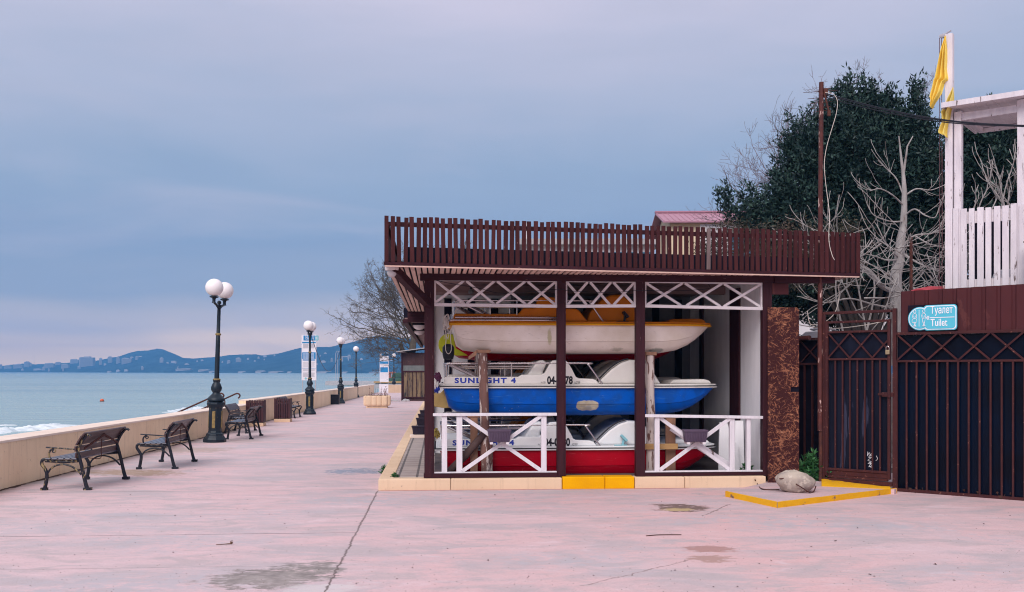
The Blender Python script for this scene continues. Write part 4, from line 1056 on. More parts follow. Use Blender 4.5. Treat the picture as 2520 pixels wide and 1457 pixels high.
MB().prism([(A.x + .25, yf(A.x + .25) + .62), (B.x - .5, yf(B.x - .5) + .62), (B.x - .5, yb_ + .15), (A.x + .25, yb_ + .15)], zs + .06, 3.2 - HF.O.z, 'xy').build('roof', M['dark'], hut)
b = MB(); ns = 83
for i in range(ns):
    x = .006 + (DLEN - .06) * i / (ns - 1); w_ = .052 + R.uniform(-.004, .004); h = 3.507 + R.uniform(-.012, .008); tl = R.uniform(-.011, .011)
    if i == 54: continue
    vs = [dfp(xx + t_, yy, zz) for zz, t_ in ((2.93, 0), (h, tl)) for xx, yy in ((x, 0), (x + w_, 0), (x + w_, .022), (x, .022))]
    b.add(vs, [(0, 3, 2, 1), (4, 5, 6, 7), (0, 1, 5, 4), (1, 2, 6, 5), (2, 3, 7, 6), (3, 0, 4, 7)])
b.build('parapet_slats', M['slat'], hut)
x = .006 + (DLEN - .06) * 54 / (ns - 1)
o = MB(); vs = [dfp(xx + t_, yy, zz) for zz, t_ in ((2.93, 0), (3.49, .004)) for xx, yy in ((x, 0), (x + .05, 0), (x + .05, .022), (x, .022))]
o.add(vs, [(0, 3, 2, 1), (4, 5, 6, 7), (0, 1, 5, 4), (1, 2, 6, 5), (2, 3, 7, 6), (3, 0, 4, 7)])
o = o.build('weathered_slat', mat('grey_weathered_slat', (.19, .14, .14), (.13, .09, .09), 4, .7, stretch=(5, 5, .6)), hut); o['label'] = 'grey unpainted slat of the roof terrace'
def dfbox(x0, x1, y0, y1, z0, z1):
    return MB().add([dfp(x, y, z) for z in (z0, z1) for x, y in ((x0, y0), (x1, y0), (x1, y1), (x0, y1))], [(0, 3, 2, 1), (4, 5, 6, 7), (0, 1, 5, 4), (1, 2, 6, 5), (2, 3, 7, 6), (3, 0, 4, 7)])
dfbox(.02, DLEN - .01, .024, .062, 3.385, 3.44).build('parapet_rail', M['wood_h'], hut)
dfbox(.0, DLEN, -.006, .045, 2.888, 2.928).build('fascia', M['wood_h'], hut)
dfbox(.01, DLEN - .01, .0, .04, 2.868, 2.886).build('fascia_edge', M['soffit'], hut)
b = MB(); y = A.y + .09
while y < 8.9: b.box(A.x, A.x + .022, y, y + .052, 2.93 - HF.O.z, 3.5 - HF.O.z + R.uniform(-.01, .01)); y += .083
b.box(A.x + .024, A.x + .06, A.y + .08, 8.95, 3.39 - HF.O.z, 3.44 - HF.O.z); b.build('parapet_slats', M['slat'], hut)
b = MB(); y = B.y + .09
while y < 1.3: b.box(B.x - .022, B.x, y, y + .052, 2.93 - HF.O.z, 3.5 - HF.O.z); y += .083
b.build('parapet_slats', M['slat'], hut)
q = HF.pix(1055, 750, .10); b = MB().bar((A.x + .10, A.y + .16, zs - .02), (q.x, .14, q.z), .10, .10); b.build('brace', M['wood_h'], hut, bev=.004)
MB().box(A.x, xp[0][0] + .14, yend - .16, yend, zs - .24, zs - .002).build('beam', M['wood_h'], hut)
MB().box(xp[0][0], xp[0][0] + .13, yend - .15, yend - .02, KH - .06, zs - .24).build('post', M['wood_v'], hut)
MB().box(xp[3][1] + .03, B.x - .35, .06, .16, zs - .10, zs - .004).build('joist', M['wood_h'], hut)
MB().box(xp[3][1] + .005, xp[3][1] + .24, .10, .16, zs - .26, zs - .104).build('bracket', M['corrugated'], hut)

p = HF.world(A.x + .09, A.y + .20, zs - .004)
t = thing('security_camera', 'white dome camera under the left corner of the shelter roof', 'camera', p)
MB().lathe([(.05, -.05), (.085, -.045), (.09, -.02), (.09, 0)], 16).build('housing', M['dome'], t, smooth=True)
MB().ball((0, 0, -.075), .062, 16, 10).build('dome', mat('camera_dome', (.50, .46, .48), (.45, .42, .44), 4, .15), t, smooth=True)
p = HF.pix(1159, 718, .9); z0 = zbeam + .1
t = thing('hanging_bulb', 'bare bulb hanging under the shelter ceiling behind the lattice', 'bulb', HF.world(p.x, .9, p.z))
MB().ball((0, 0, 0), .04, 14, 10).build('glass', M['kiosk_glass'], t, smooth=True); MB().lathe([(.018, .035), (.02, .09), (.01, .10)], 10).tube([(0, 0, .1), (.01, 0, max(.12, z0 - p.z))], .004, 5).build('socket', M['black'], t)
a = HF.pix(1075, 690, .08); c = HF.pix(1745, 716, .08); pts = []
for (px, py) in ((1072, 690), (1105, 697), (1180, 710), (1240, 722), (1371, 712), (1400, 716), (1500, 720), (1570, 715), (1650, 716), (1740, 711), (1743, 700)):
    v = HF.pix(px, py, .078); pts.append(HF.world(v.x, v.y, v.z))
tag(MB().tube(curve_pts(pts, 5), .004, 5).build('lattice_wire', M['cable']), 'thin black wire strung along the shelter lattice', 'wire')

# ---------------------------------------------------------------- pedal boats
BL = 4.0; BW = 1.5
def arc(c, r, a0, a1, n): return [(c[0] + r[0] * math.cos(a0 + (a1 - a0) * i / n), c[1] + r[1] * math.sin(a0 + (a1 - a0) * i / n)) for i in range(n + 1)]
def pedal_boat(label, L, hull_m, deck_m, rudder_m, stripe_m, group, rudder_shape, seat_m=None, lettering=None, pedal=True, high=1.0, rails=True, strip2=False, rim_m=None):
    t = thing('pedal_boat', label, 'pedal boat', (0, 0, 0), kr, group)
    st = [(.03, .00, .69), (.05, -.06, .70), (.12, -.31, .71), (.22, -.375, .715), (.5, -.415, .73), (1.0, -.43, .74), (2.0, -.435, .74), (2.9, -.43, .735), (3.2, -.425, .725), (3.45, -.385, .69), (3.62, -.315, .645), (3.75, -.235, .595), (3.86, -.150, .535), (3.95, -.065, .46), (3.99, -.01, .41)]
    k_ = L / 4.0; vs = []; fs = []
    ring = 13
    for x, zb, hw in st:
        zb = min(zb, -.012)
        sec = [(1, 0), (.995, .30), (.975, .60), (.962, .615), (.955, .64), (.915, .82), (.86, .92), (.76, .98), (.6, 1.0)]
        pts = [(BW / 2 - hw * a, zb * c) for a, c in sec]; pts += [(BW - y, z) for y, z in reversed(pts[:-1])]
        for y, z in pts: vs.append((x * k_, y, z))
    r_ = len(vs) // len(st)
    for i in range(len(st) - 1):
        for j in range(r_ - 1): fs.append((i * r_ + j, i * r_ + j + 1, (i + 1) * r_ + j + 1, (i + 1) * r_ + j))
    fs.append(tuple(range(r_))); fs.append(tuple((len(st) - 1) * r_ + j for j in range(r_ - 1, -1, -1)))
    MB().add(vs, fs).build('hull', hull_m, t, smooth=True, ang=48)
    # outline of the deck edge
    oy = [(x, hw) for x, zb, hw in st[::2]] + [(3.995, .38)]
    def outline(grow):
        near = [((x if x > .1 else x - grow * 1.2) * k_, BW / 2 - hw - grow) for x, hw in oy]; near[-1] = ((3.995 + grow) * k_, BW / 2 - .36)
        return near + [(x, BW - y) for x, y in reversed(near)]
    dk = MB().prism(outline(.03), -.005, .022, 'xy').build('deck', deck_m, t, bev=.01)
    MB().prism(outline(.045), -.034, -.006, 'xy').build('gunwale', rim_m or deck_m, t, bev=.008)
    if stripe_m: MB().prism(outline(.050), -.011, .001, 'xy').build('rub_strip', stripe_m, t)
    # side coamings with the seat end pillar
    prof = [(.05, .022), (.055, .11), (.075, .13), (1.10, .13), (1.14, .16), (1.42, .16), (1.47, .185), (1.50, .24), (1.55, .335), (1.585, .365), (1.76, .37), (1.80, .335), (1.85, .25), (1.91, .13), (1.95, .108), (2.15, .10), (2.20, .08), (2.245, .022)]
    if high > 1: prof = [(.05, .022), (.06, .115), (.09, .13), (1.02, .13), (1.08, .20), (1.10, .215), (1.27, .215), (1.30, .33), (1.34, .375), (1.56, .375), (1.60, .33), (1.63, .215), (1.88, .21), (1.93, .18), (2.06, .022)]
    cms = [MB().prism([(x * k_, z) for x, z in prof], y0, y0 + .11).build('coaming', deck_m, t, bev=.018) for y0 in (.035, BW - .145)]
    sm = seat_m or deck_m
    for x0 in (1.12, .55):
        sp = [(x0 - .32, .022), (x0 - .30, .12), (x0 + .02, .10), (x0 + .10, .14), (x0 + .26, .36), (x0 + .34, .375), (x0 + .40, .33), (x0 + .34, .20), (x0 + .36, .022)]
        if x0 < 1: continue
        for y0 in (.17, .78): MB().prism([(x * k_, z) for x, z in sp], y0, y0 + .55).build('seat', sm, t, bev=.03)
    MB().prism([(.30 * k_, .022), (.33 * k_, .10), (1.0 * k_, .10), (1.05 * k_, .022)], .30, 1.2).build('rear_bench', deck_m, t, bev=.02)
    hump = [(2.215, .0), (2.30, .09), (2.44, .225), (2.58, .32), (2.70, .358), (2.82, .352), (2.94, .30), (3.04, .19), (3.16, .0)]
    if high > 1: hump = [(2.05, 0), (2.12, .16), (2.28, .32), (2.42, .40), (2.58, .41), (2.72, .34), (2.80, .21), (2.86, .06), (2.88, 0)]
    MB().prism([(x * k_, z + .02) for x, z in hump], .16, BW - .16).build('paddle_cover', deck_m, t, bev=.035)
    if high == 1:
        b = MB().tube(curve_pts([((x - .02) * k_, .155, z + .035) for x, z in hump[:5]], 4), .012, 6); b.build('cover_seam', M['black'], t)
    bow = [(3.33, .02), (3.38, .075), (3.45, .085), (3.85, .092), (3.93, .07), (3.96, .02)]
    MB().prism([(x * k_, z) for x, z in bow], .38, BW - .38).build('bow_hatch', deck_m, dk, bev=.025)
    if rails:
        for y0 in (.045, BW - .045):
            b = MB(); zr = .32
            b.tube(curve_pts([(.08 * k_, y0, .13), (.085 * k_, y0, zr - .03), (.12 * k_, y0, zr)], 4) + curve_pts([(.5 * k_, y0, zr), (2.02 * k_, y0, zr + .005), (2.08 * k_, y0, zr - .012), (2.12 * k_, y0, zr - .06), (2.29 * k_, y0, .025)], 5), .0125, 8)
            for x in (.60, 1.0): b.tube([(x * k_, y0, zr), (x * k_, y0, .12)], .011, 7)
            b.tube([(.14 * k_, y0 + .01, zr - .015), (.50 * k_, y0 + .01, .13)], .016, 7); b.tube([(.20 * k_, y0 + .04, zr - .015), (.56 * k_, y0 + .04, .13)], .016, 7)
            b.build('handrail', M['steel'], t, smooth=True)
        b = MB(); b.tube([(.10 * k_, .05, .32), (.06 * k_, .35, .32), (.06 * k_, BW - .35, .32), (.10 * k_, BW - .05, .32)], .0125, 8)
        for y in (.35, .75, BW - .35): b.tube([(.06 * k_, y, .32), (.08 * k_, y, .02)], .011, 7)
        b.tube([(1.3 * k_, .2, .28), (.2 * k_, .2, .27)], .012, 7); b.tube([(1.3 * k_, .5, .25), (.2 * k_, .5, .25)], .012, 7)
        b.build('stern_rail', M['steel'], t, smooth=True)
    if strip2:
        b = MB(); b.tube([(.08 * k_, -.012, .075), (1.62 * k_, -.012, .075)], .014, 8); b.tube([(.0 * k_, -.014, .038), (1.62 * k_, -.014, .038)], .014, 8); b.build('side_tube', M['steel'], t, smooth=True)
        MB().box(1.62 * k_, 1.70 * k_, -.02, .03, .03, .09).build('end_cap', M['black'], t, bev=.008)
    b = MB()
    if pedal:
        b.bar((2.62 * k_, .10, .03), (2.64 * k_, .10, .12), .03, .03); b.bar((2.60 * k_, .10, .17), (2.68 * k_, .10, .09), .10, .035); b.box(2.50 * k_, 2.68 * k_, .06, .10, .022, .036)
        b.build('pedal', M['info_teal'] if high == 1 else M['black'], t, bev=.004)
    if rudder_shape: MB().prism([(x, z) for x, z in rudder_shape], .55, .60).build('rudder', rudder_m, t, bev=.008)
    if lettering:
        for body, x, z, wd, size, m in lettering:
            text(body, size, 'lettering', m, cms[0], (x * k_, .0338, z), width=wd * k_, bold=(.0042 if body[0] == 'S' else .006) if size > .06 else 0, space=1.22 if body[0] == 'S' else 1.0)
    return t
def set_boat(t, px, py, y): q = HF.pix(px, py, y); t.location = HF.world(q.x, y, q.z); return q
lenb = lambda p0, p1, y: HF.pix(p1, 950, y).x - HF.pix(p0, 950, y).x
YF = .50
rud_round = [(x * .82 + .03, z * .92 - .03) for x, z in arc((-.06, -.29), (.17, .17), math.pi * .5, math.pi * 1.42, 12)] + [(-.02, -.44), (.12, -.46), (.28, -.46), (.10, -.35), (.06, -.15)]
rud_plate = [(-.16, -.12), (.0, -.115), (.06, -.06), (.10, -.06), (.15, -.33), (.06, -.335), (-.16, -.30)]
let_b = [('SUNLIGHT 4', .20, .044, .86, .100, M['letter_blue']), ('по 351', 1.412, .036, .066, .04, M['letter_black']), ('04-0578', 1.50, .030, .365, .150, M['letter_black']), ('АДЛЕР', 1.888, .032, .082, .042, M['letter_black'])]
let_r = [('SUNLIGHT 4', .22, .044, .86, .100, M['letter_blue']), ('по 351', 1.412, .036, .066, .04, M['letter_black']), ('04-0380', 1.50, .030, .365, .150, M['letter_black']), ('АДЛЕР', 1.888, .032, .082, .042, M['letter_black'])]
grp = 'pedal boats stacked in the shelter'
t = pedal_boat('white hulled pedal boat with orange deck, topmost of the front stack', lenb(1106, 1762, YF), M['hull_white_s'], M['deck_orange'], M['lime'], None, grp, rud_round, high=1.1, strip2=True, rim_m=M['rim_orange_lit'])
q_top = set_boat(t, 1106, 794, YF)
t = pedal_boat('blue hulled pedal boat with a pale repair patch, middle of the front stack', lenb(1083, 1776, YF), M['hull_blue'], M['deck_white'], M['beige'], M['black'], grp, rud_plate, lettering=let_b, pedal=False)
q_mid = set_boat(t, 1083, 950, YF)
t = pedal_boat('red hulled pedal boat with white deck, lowest of the front stack', lenb(1074, 1772, YF), M['hull_red'], M['deck_white2'], M['beige'], M['black'], grp, None, lettering=let_r)
q_low = set_boat(t, 1074, 1104, YF)
YR = YF + BW + .22
for lab, hm, sm, q, dx, dz in (('red hulled pedal boat behind the topmost white one', M['hull_red'], None, q_top, -.02, -.10), ('pedal boat with orange seats behind the blue one', M['hull_blue'], M['deck_orange'], q_mid, .06, .02), ('pedal boat behind the lowest red one', M['hull_white'], M['deck_orange'], q_low, .05, .06)):
    t = pedal_boat(lab, 4.0, hm, M['deck_white'], M['beige'], M['black'], grp, None, seat_m=sm, pedal=False)
    t.location = HF.world(q.x + dx, YR, q.z + dz)

# supports between the boats
def hthing(name, label, cat, x, y, z, group=None): return thing(name, label, cat, HF.world(x, y, z), kr, group)
def log(label, px_t, py_t, px_b, y, r, m, kz=0.0, nm='log_post'):
    a, c = HF.pix(px_t, py_t, y), HF.pix(px_b, 1165, y); t = hthing(nm, label, 'post', c.x, y, KH, 'timber posts propping the boats')
    n_ = 9; pts = []; 
    for i in range(n_ + 1):
        k = i / n_; pts.append((( a.x - c.x) * k + .015 * noise.noise((k * 3, y, px_b)), .01 * noise.noise((k * 3, px_b, 4)), (a.z - KH) * k))
    o = MB().tube(pts, [r * (1 + .12 * noise.noise((i * .9, px_b, 0))) for i in range(n_ + 1)], 14).build('trunk', m, t, smooth=True)
    return t, a
YL = .385
t, a = log('bare weathered log propping the boats left of the middle post', 1187, 869, 1195, YL, .066, M['log'])
MB().box(a.x - (hx(1195) - hx(1187)) - .02 - .10 - hx(1195, 1100, YL) + hx(1187, 1100, YL), .08, -.07, .75, a.z - KH, a.z - KH + .05).build('cap_block', M['plank'], t) if False else None
t2 = hthing('wooden_block', 'wooden block on top of the bare log under the white boat', 'block', a.x, YL, a.z + .002)
MB().box(-.075, .11, -.065, .25, 0, .045).build('block', M['plank'], t2, bev=.004)
MB().prism([(-.085, -.03), (-.20, -.10), (-.20, -.05), (-.085, .043)], -.05, .02).build('wedge', M['plank'], t2, bev=.004)
t, a = log('whitewashed peeling log propping the boats right of the third post', 1600, 875, 1600, YL, .064, M['log_white'])
t2 = hthing('wooden_block', 'pale wooden block on the whitewashed log under the white boat', 'block', a.x, YL, a.z + .002)
MB().box(-.075, .078, -.065, .25, 0, .05).build('block', M['plank'], t2, bev=.004)
log('short log standing beside the foot of the bare log', 1203, 1085, 1204, YL + .04, .05, M['log'])
log('whitewashed log behind the blue boat on the left', 1177, 860, 1178, YR - .14, .062, M['log_white'])
def plank_post(label, px0, px1, py_t, y, m=M['plank'], dp=.05):
    a, c = HF.pix(px0, py_t, y), HF.pix(px1, 1165, y); t = hthing('plank_post', label, 'post', (a.x + c.x) / 2, y, KH, 'timber posts propping the boats')
    wd = c.x - a.x; MB().box(-wd / 2, wd / 2, -dp / 2, dp / 2, 0, a.z - KH).build('plank', m, t, bev=.004); return t, a
t, a = plank_post('upright plank beside the bare log behind the left railing', 1157, 1175, 1028, YL + .045)
t2 = hthing('wooden_block', 'orange brown block lying under the stern of the blue boat', 'block', a.x + .1, YL + .06, a.z + .002); MB().box(-.14, .13, -.03, .14, 0, .05).build('block', M['plank'], t2, bev=.004)
t, a = plank_post('upright plank beside the whitewashed log behind the right railing', 1637, 1661, 1029, YL + .05)
t2 = hthing('wooden_block', 'small wooden block under the blue boat by the right railing', 'block', a.x + .07, YL + .05, a.z + .002); MB().box(-.11, .12, -.03, .14, 0, .03).build('block', M['plank'], t2, bev=.003)
a = HF.pix(1585, 1099, YL - .085); c = HF.pix(1667, 1099, YL - .085)
t = hthing('cross_plank', 'short yellowish plank nailed across the right hand posts', 'plank', a.x, YL - .085, a.z)
MB().box(0, c.x - a.x, -.018, .012, -.04, .04).build('plank', M['plank_y'], t, bev=.003)
a = HF.pix(1100, 1163, .31); c = HF.pix(1191, 1068, .31)
t = hthing('diagonal_log', 'dark log leaning diagonally behind the left railing', 'log', a.x, .33, KH)
MB().tube([(0, 0, .04), ((c.x - a.x) * .5, -.01, (c.z - KH) * .5), (c.x - a.x, 0, c.z - KH)], [.05, .056, .052], 12).build('trunk', mat('dark_peeled_log', (.085, .05, .045), (.055, .033, .034), 4, .8, bump=.6, bscale=14, wear=(.45, .38, .34), wamt=.64, wscale=9), t, smooth=True)
a = HF.pix(1652, 1052, .31); c = HF.pix(1797, 1150, .31)
t = hthing('diagonal_plank', 'white peeling plank leaning down behind the right railing', 'plank', c.x, .32, KH)
MB().bar((0, 0, c.z - KH), (a.x - c.x, 0, a.z - KH), .03, .10).build('plank', M['peel'], t, bev=.004)
a = HF.pix(1760, 1170, .5)
t = hthing('folded_panels', 'white folded panels leaning at the shelter wall behind the right railing', 'panels', xr - .46, .80, KH)
MB().prism([(0, 0), (.02, .72), (.14, .70), (.22, .34), (.12, 0)], 0, .03).build('panel', M['panel'], t)
MB().prism([(.24, 0), (.26, .74), (.38, .74), (.40, 0)], .02, .045).build('panel', M['panel'], t)
MB().prism([(.17, 0), (.24, .42), (.27, .40), (.30, .0)], -.06, -.035).build('panel', M['panel'], t)
# hung and loose things at the sterns
a = HF.pix(1103, 866, .62)
t = hthing('boat_fender', 'black ball fender hanging on a cord at the stern of the white boat', 'fender', a.x, .62, a.z)
MB().lathe([(.02, -.11), (.07, -.10), (.085, -.03), (.085, .06), (.06, .10), (.02, .115)], 14).build('ball', M['black'], t, smooth=True)
MB().tube(curve_pts([(0, -.02, .42), (-.03, -.09, .2), (-.04, -.092, .03), (0, -.095, -.03), (.04, -.092, .03), (.03, -.06, .2), (.02, 0, .42)], 5), .005, 5).build('cord', M['hose'], t)
a = HF.pix(1094, 790, .47)
t = hthing('rope_bundle', 'tied pale rope bundle at the stern of the orange decked boat', 'rope', a.x, .47, a.z)
b = MB()
for i in range(9):
    q = [(R.uniform(-.03, .05), R.uniform(-.04, .04), R.uniform(-.12, .10)) for _ in range(5)]; b.tube(curve_pts(q, 4), .010, 6)
for i in range(4): x = R.uniform(-.04, .04); b.tube(curve_pts([(x, 0, -.08), (x + R.uniform(-.02, .02), -.01, -.18), (x + R.uniform(-.03, .03), 0, -.26)], 3), .004, 4)
b.build('rope', M['hose'], t, smooth=True)
a = HF.pix(1075, 940, .5)
t = hthing('crumpled_cloth', 'crumpled purple and white cloth hanging at the blue boat stern', 'cloth', a.x, .5, a.z)
def cloth_ball(w_, h_, seed, m, name, dx=0, dz=0):
    b = MB().ball((0, 0, 0), 1, 22, 14)
    def f(v):
        n1 = noise.noise((v.x * 2.4 + seed, v.y * 2.4, v.z * 2.4)); n2 = noise.noise((v.x * 6 + seed, v.y * 6, v.z * 3)); k = 1 + .45 * n1 + .22 * n2
        return Vector((v.x * w_ * k + dx, v.y * w_ * k, v.z * h_ * k + dz))
    return b.move(f).build(name, m, t, smooth=True)
cloth_ball(.05, .07, 1, mat('purple_cloth', (.11, .03, .07), (.07, .02, .05), 8, .8), 'purple_fold', .01, .06)
cloth_ball(.045, .09, 4, M['deck_white'], 'white_fold', -.02, -.02); cloth_ball(.035, .05, 9, M['letter_blue'], 'blue_fold', .0, -.10)
a = HF.pix(1074, 1066, .40)
t = hthing('yellow_rope', 'small yellow rope bundle beside the left corner post', 'rope', a.x, .40, a.z)
b = MB()
for i in range(7): b.tube(curve_pts([(R.uniform(-.04, .04), R.uniform(-.03, .03), R.uniform(-.08, .06)) for _ in range(5)], 4), .010, 6)
b.build('rope', M['kiosk_yellow'] if False else mat('yellow_rope', (.50, .40, .10), (.40, .30, .08), 9, .9), t, smooth=True)

# planters on the railings and on the paving
def planter(label, loc, L, rz, m, group):
    t = thing('flower_box', label, 'flower box', loc, rz, group); w0, h = .075, .17
    def sec(z, k, hl): return [(-hl, -w0 * k, z), (hl, -w0 * k, z), (hl, w0 * k, z), (-hl, w0 * k, z)]
    b = MB(); lv = [(0, .78, L / 2 * .86), (.14, 1.0, L / 2 * .96), (.142, 1.12, L / 2), (.17, 1.14, L / 2 * 1.01), (.17, 1.02, L / 2 * .97), (.10, .9, L / 2 * .92)]
    vs = [p for z, k, hl in lv for p in sec(z, k, hl)]
    b.add(vs, [(j * 4 + i, j * 4 + (i + 1) % 4, j * 4 + 4 + (i + 1) % 4, j * 4 + 4 + i) for j in range(len(lv) - 1) for i in range(4)] + [(3, 2, 1, 0), tuple((len(lv) - 1) * 4 + i for i in range(4))])
    n_ = 13
    for i in range(n_):
        x = -L / 2 * .84 + L * .84 * i / (n_ - 1)
        for s_ in (-1, 1): b.bar((x * .93, s_ * w0 * .80, .012), (x, s_ * w0 * 1.0, .132), .014, .012, (0, s_, 0))
    b.build('box', m, t, bev=.004); return t
g1 = 'flower boxes on the shelter railings'
zc = []
for px0, px1, pyb, lab, zbr in ((1199, 1257, 1087, 'empty mauve flower box on the left railing cross', zb1), (1680, 1738, 1087, 'empty mauve flower box on the right railing cross', zb2)):
    a, c = HF.pix(px0, pyb, .07), HF.pix(px1, pyb, .07)
    t = planter(lab, HF.world((a.x + c.x) / 2, .055, a.z), c.x - a.x, kr - .02, M['planter_box'], g1)
    b = MB()
    for x in (-.11, .11): b.box(x - .02, x + .02, -.09, .10, -.03, -.002)
    b.build('bracket', M['white_h'], t)
g2 = 'dark flower boxes on the paving'
for i, (px, py, hh, lab) in enumerate(((1034, 1070, .06, 'nearest dark flower box on the paving, on a cream block'), (1041, 1046, .06, 'second dark flower box on the paving behind the nearest one'), (1044, 1034, .06, 'third dark flower box in the row on the paving'), (1047, 1023, .06, 'farthest dark flower box in the row on the paving'))):
    p = G(px, py + 5, KH); t = planter(lab, (p.x + .06, p.y, gz(p.y) + KH + .062), .52, kr, M['planter_dark'], g2); t.scale = (1, 1.3, 1.15)
    if i == 0: MB().box(-.30, .34, -.14, .14, -.07, -.006).build('block', M['cream_top'], t, bev=.006)
    else: MB().box(-.2, .2, -.06, .06, -.07, -.004).build('foot', M['planter_dark'], t)

# ================================================================== VERANDA, KIOSK, TREE BEHIND
vz = 2.74; ya = HF.local(Vector((-2.5, 23, 0))).y; yb2 = HF.local(Vector((-4.44, 47.3, 0))).y; xl_ = HF.local(Vector((-2.5, 23, 0))).x
ver = thing('veranda', 'dark veranda roof running on behind the boat shelter, with dome lights', 'veranda', HF.world(0, ya, 0), kr)
zv = vz - HF.O.z
b = MB()
y = 0.0
while y < yb2 - ya: b.box(xl_ + .02, 3.0, y, y + .22, zv, zv + .03); y += .235
b.build('ceiling', M['ceil'], ver)
MB().box(xl_, 3.0, 0, yb2 - ya, zv + .032, zv + .26).build('roof', M['void'], ver)
MB().box(xl_ - .02, xl_ + .10, -.02, yb2 - ya, zv - .10, zv - .002).build('fascia', M['wood_h'], ver)
MB().box(1.02, 3.0, .2, yb2 - ya, -.4, zv - .002).build('wall', M['kiosk'], ver)
for k in range(4): MB().box(xl_ + .75, xl_ + .86, 2 + k * 7, 2.11 + k * 7, -.4, zv - .002).build('post', M['wood_v'], ver)
q = HF.pix(1040, 943, 18.0); MB().box(.62, 1.0, q.y - ya, q.y - ya + 1.4, q.z - .04, q.z).build('counter', M['plank_y'], ver)
for i, (px, py, Y, lab) in enumerate(((1031.5, 795, 25.0, 'nearer white dome light under the veranda ceiling'), (1031.5, 808, 28.6, 'farther white dome light under the veranda ceiling'))):
    p = P(px, py, Y); t = thing('dome_light', lab, 'ceiling light', (p.x, Y, vz - .002), 0, 'dome lights under the veranda')
    MB().lathe([(.17, -.05), (.18, -.04), (.18, 0)], 18).build('fitting', M['black'], t)
    MB().lathe([(.01, -.17), (.08, -.155), (.14, -.11), (.165, -.052)], 18).build('dome', M['globe'], t, smooth=True)
p = G(988, 987); Yk = p.y; ck = P(1062, 987, Yk); hK = (987 - 868) / F * Yk
t = thing('kiosk', 'brown sheet metal kiosk with barred stained front below the bare tree', 'kiosk', (p.x, Yk, gz(Yk)), 0)
wk = ck.x - p.x
MB().box(.02, wk, .05, 2.4, 0, hK).build('wall', M['kiosk'], t)
b = MB()
for i in range(12): x = .10 + i * (wk - .2) / 12; b.box(x, x + .055, .02, .05, hK * .75, hK * .97)
b.build('corrugated_panel', M['kiosk'], t)
MB().box(.10, wk - .1, .02, .048, hK * .62, hK * .735).build('glass', M['kiosk_glass'], t)
MB().box(.10, wk - .1, .02, .048, hK * .08, hK * .61).build('board', M['kiosk_yellow'], t)
b = MB()
for i in range(7): x = .10 + i * (wk - .25) / 6; b.box(x, x + .035, -.02, .015, hK * .05, hK * .61)
b.box(.04, wk - .05, -.03, .018, hK * .60, hK * .625).box(.04, wk - .05, -.03, .018, hK * .06, hK * .085).box(-.02, .07, -.04, .04, 0, hK)
b.build('grille', M['wood_v'], t)
MB().add([(-.3, -.5, hK + .02), (wk, -.5, hK + .32), (wk, 2.6, hK + .32), (-.3, 2.6, hK + .02), (-.3, -.5, hK + .07), (wk, -.5, hK + .37), (wk, 2.6, hK + .37), (-.3, 2.6, hK + .07)],
         [(0, 3, 2, 1), (4, 5, 6, 7), (0, 1, 5, 4), (1, 2, 6, 5), (2, 3, 7, 6), (3, 0, 4, 7)]).build('roof', M['concrete'], t)
b = MB()
for i in range(26):
    x, y = R.uniform(-2.0, .6), R.uniform(-1.2, -.2); s_ = R.uniform(.06, .16); b.ball((x, y, s_ * .3), s_, 7, 5, (1, 1, .7))
o = b.build('rubble', M['concrete']); o.location = (p.x, Yk, gz(Yk)); tag(o, 'broken concrete rubble at the foot of the kiosk', 'rubble', kind='stuff')

# ------------------------------------------------------------------ trees
class Tree:
    def __init__(s, seed, sides=5, minr=.006): s.r = random.Random(seed); s.mb = MB(); s.sides = sides; s.minr = minr; s.tips = []
    def rv(s, k): return Vector((s.r.uniform(-k, k), s.r.uniform(-k, k), s.r.uniform(-k, k)))
    def grow(s, p, d, l, r, lev, kids=3, up=.1, spread=.7, wob=.16, shrink=.68, seg=4, bias=Vector((0, 0, 0)), rk=.58):
        pts = [p.copy()]; rr = [r]; q = p.copy(); d = d.normalized()
        for i in range(seg):
            d = (d + s.rv(wob) + Vector((0, 0, up)) * .5 + bias * .3).normalized(); q = q + d * (l / seg); pts.append(q.copy()); rr.append(max(s.minr, r * (1 - (1 - rk) * (i + 1) / seg)))
        s.mb.tube(pts, rr, s.sides if r > .03 else (4 if r > .012 else 3), cap=False)
        if lev == 0: s.tips.append((q, d)); return
        for k in range(kids):
            i = s.r.randint(1 if lev > 1 else 0, seg); b = pts[i] if k else pts[-1]
            nd = d * (1.0 if not k else .55) + s.rv(spread if k else spread * .4)
            s.grow(b, nd, l * shrink * s.r.uniform(.75, 1.15), max(s.minr, rr[i] * (.9 if not k else .62)), lev - 1, kids, up, spread, wob * 1.15, shrink, seg, bias, rk)
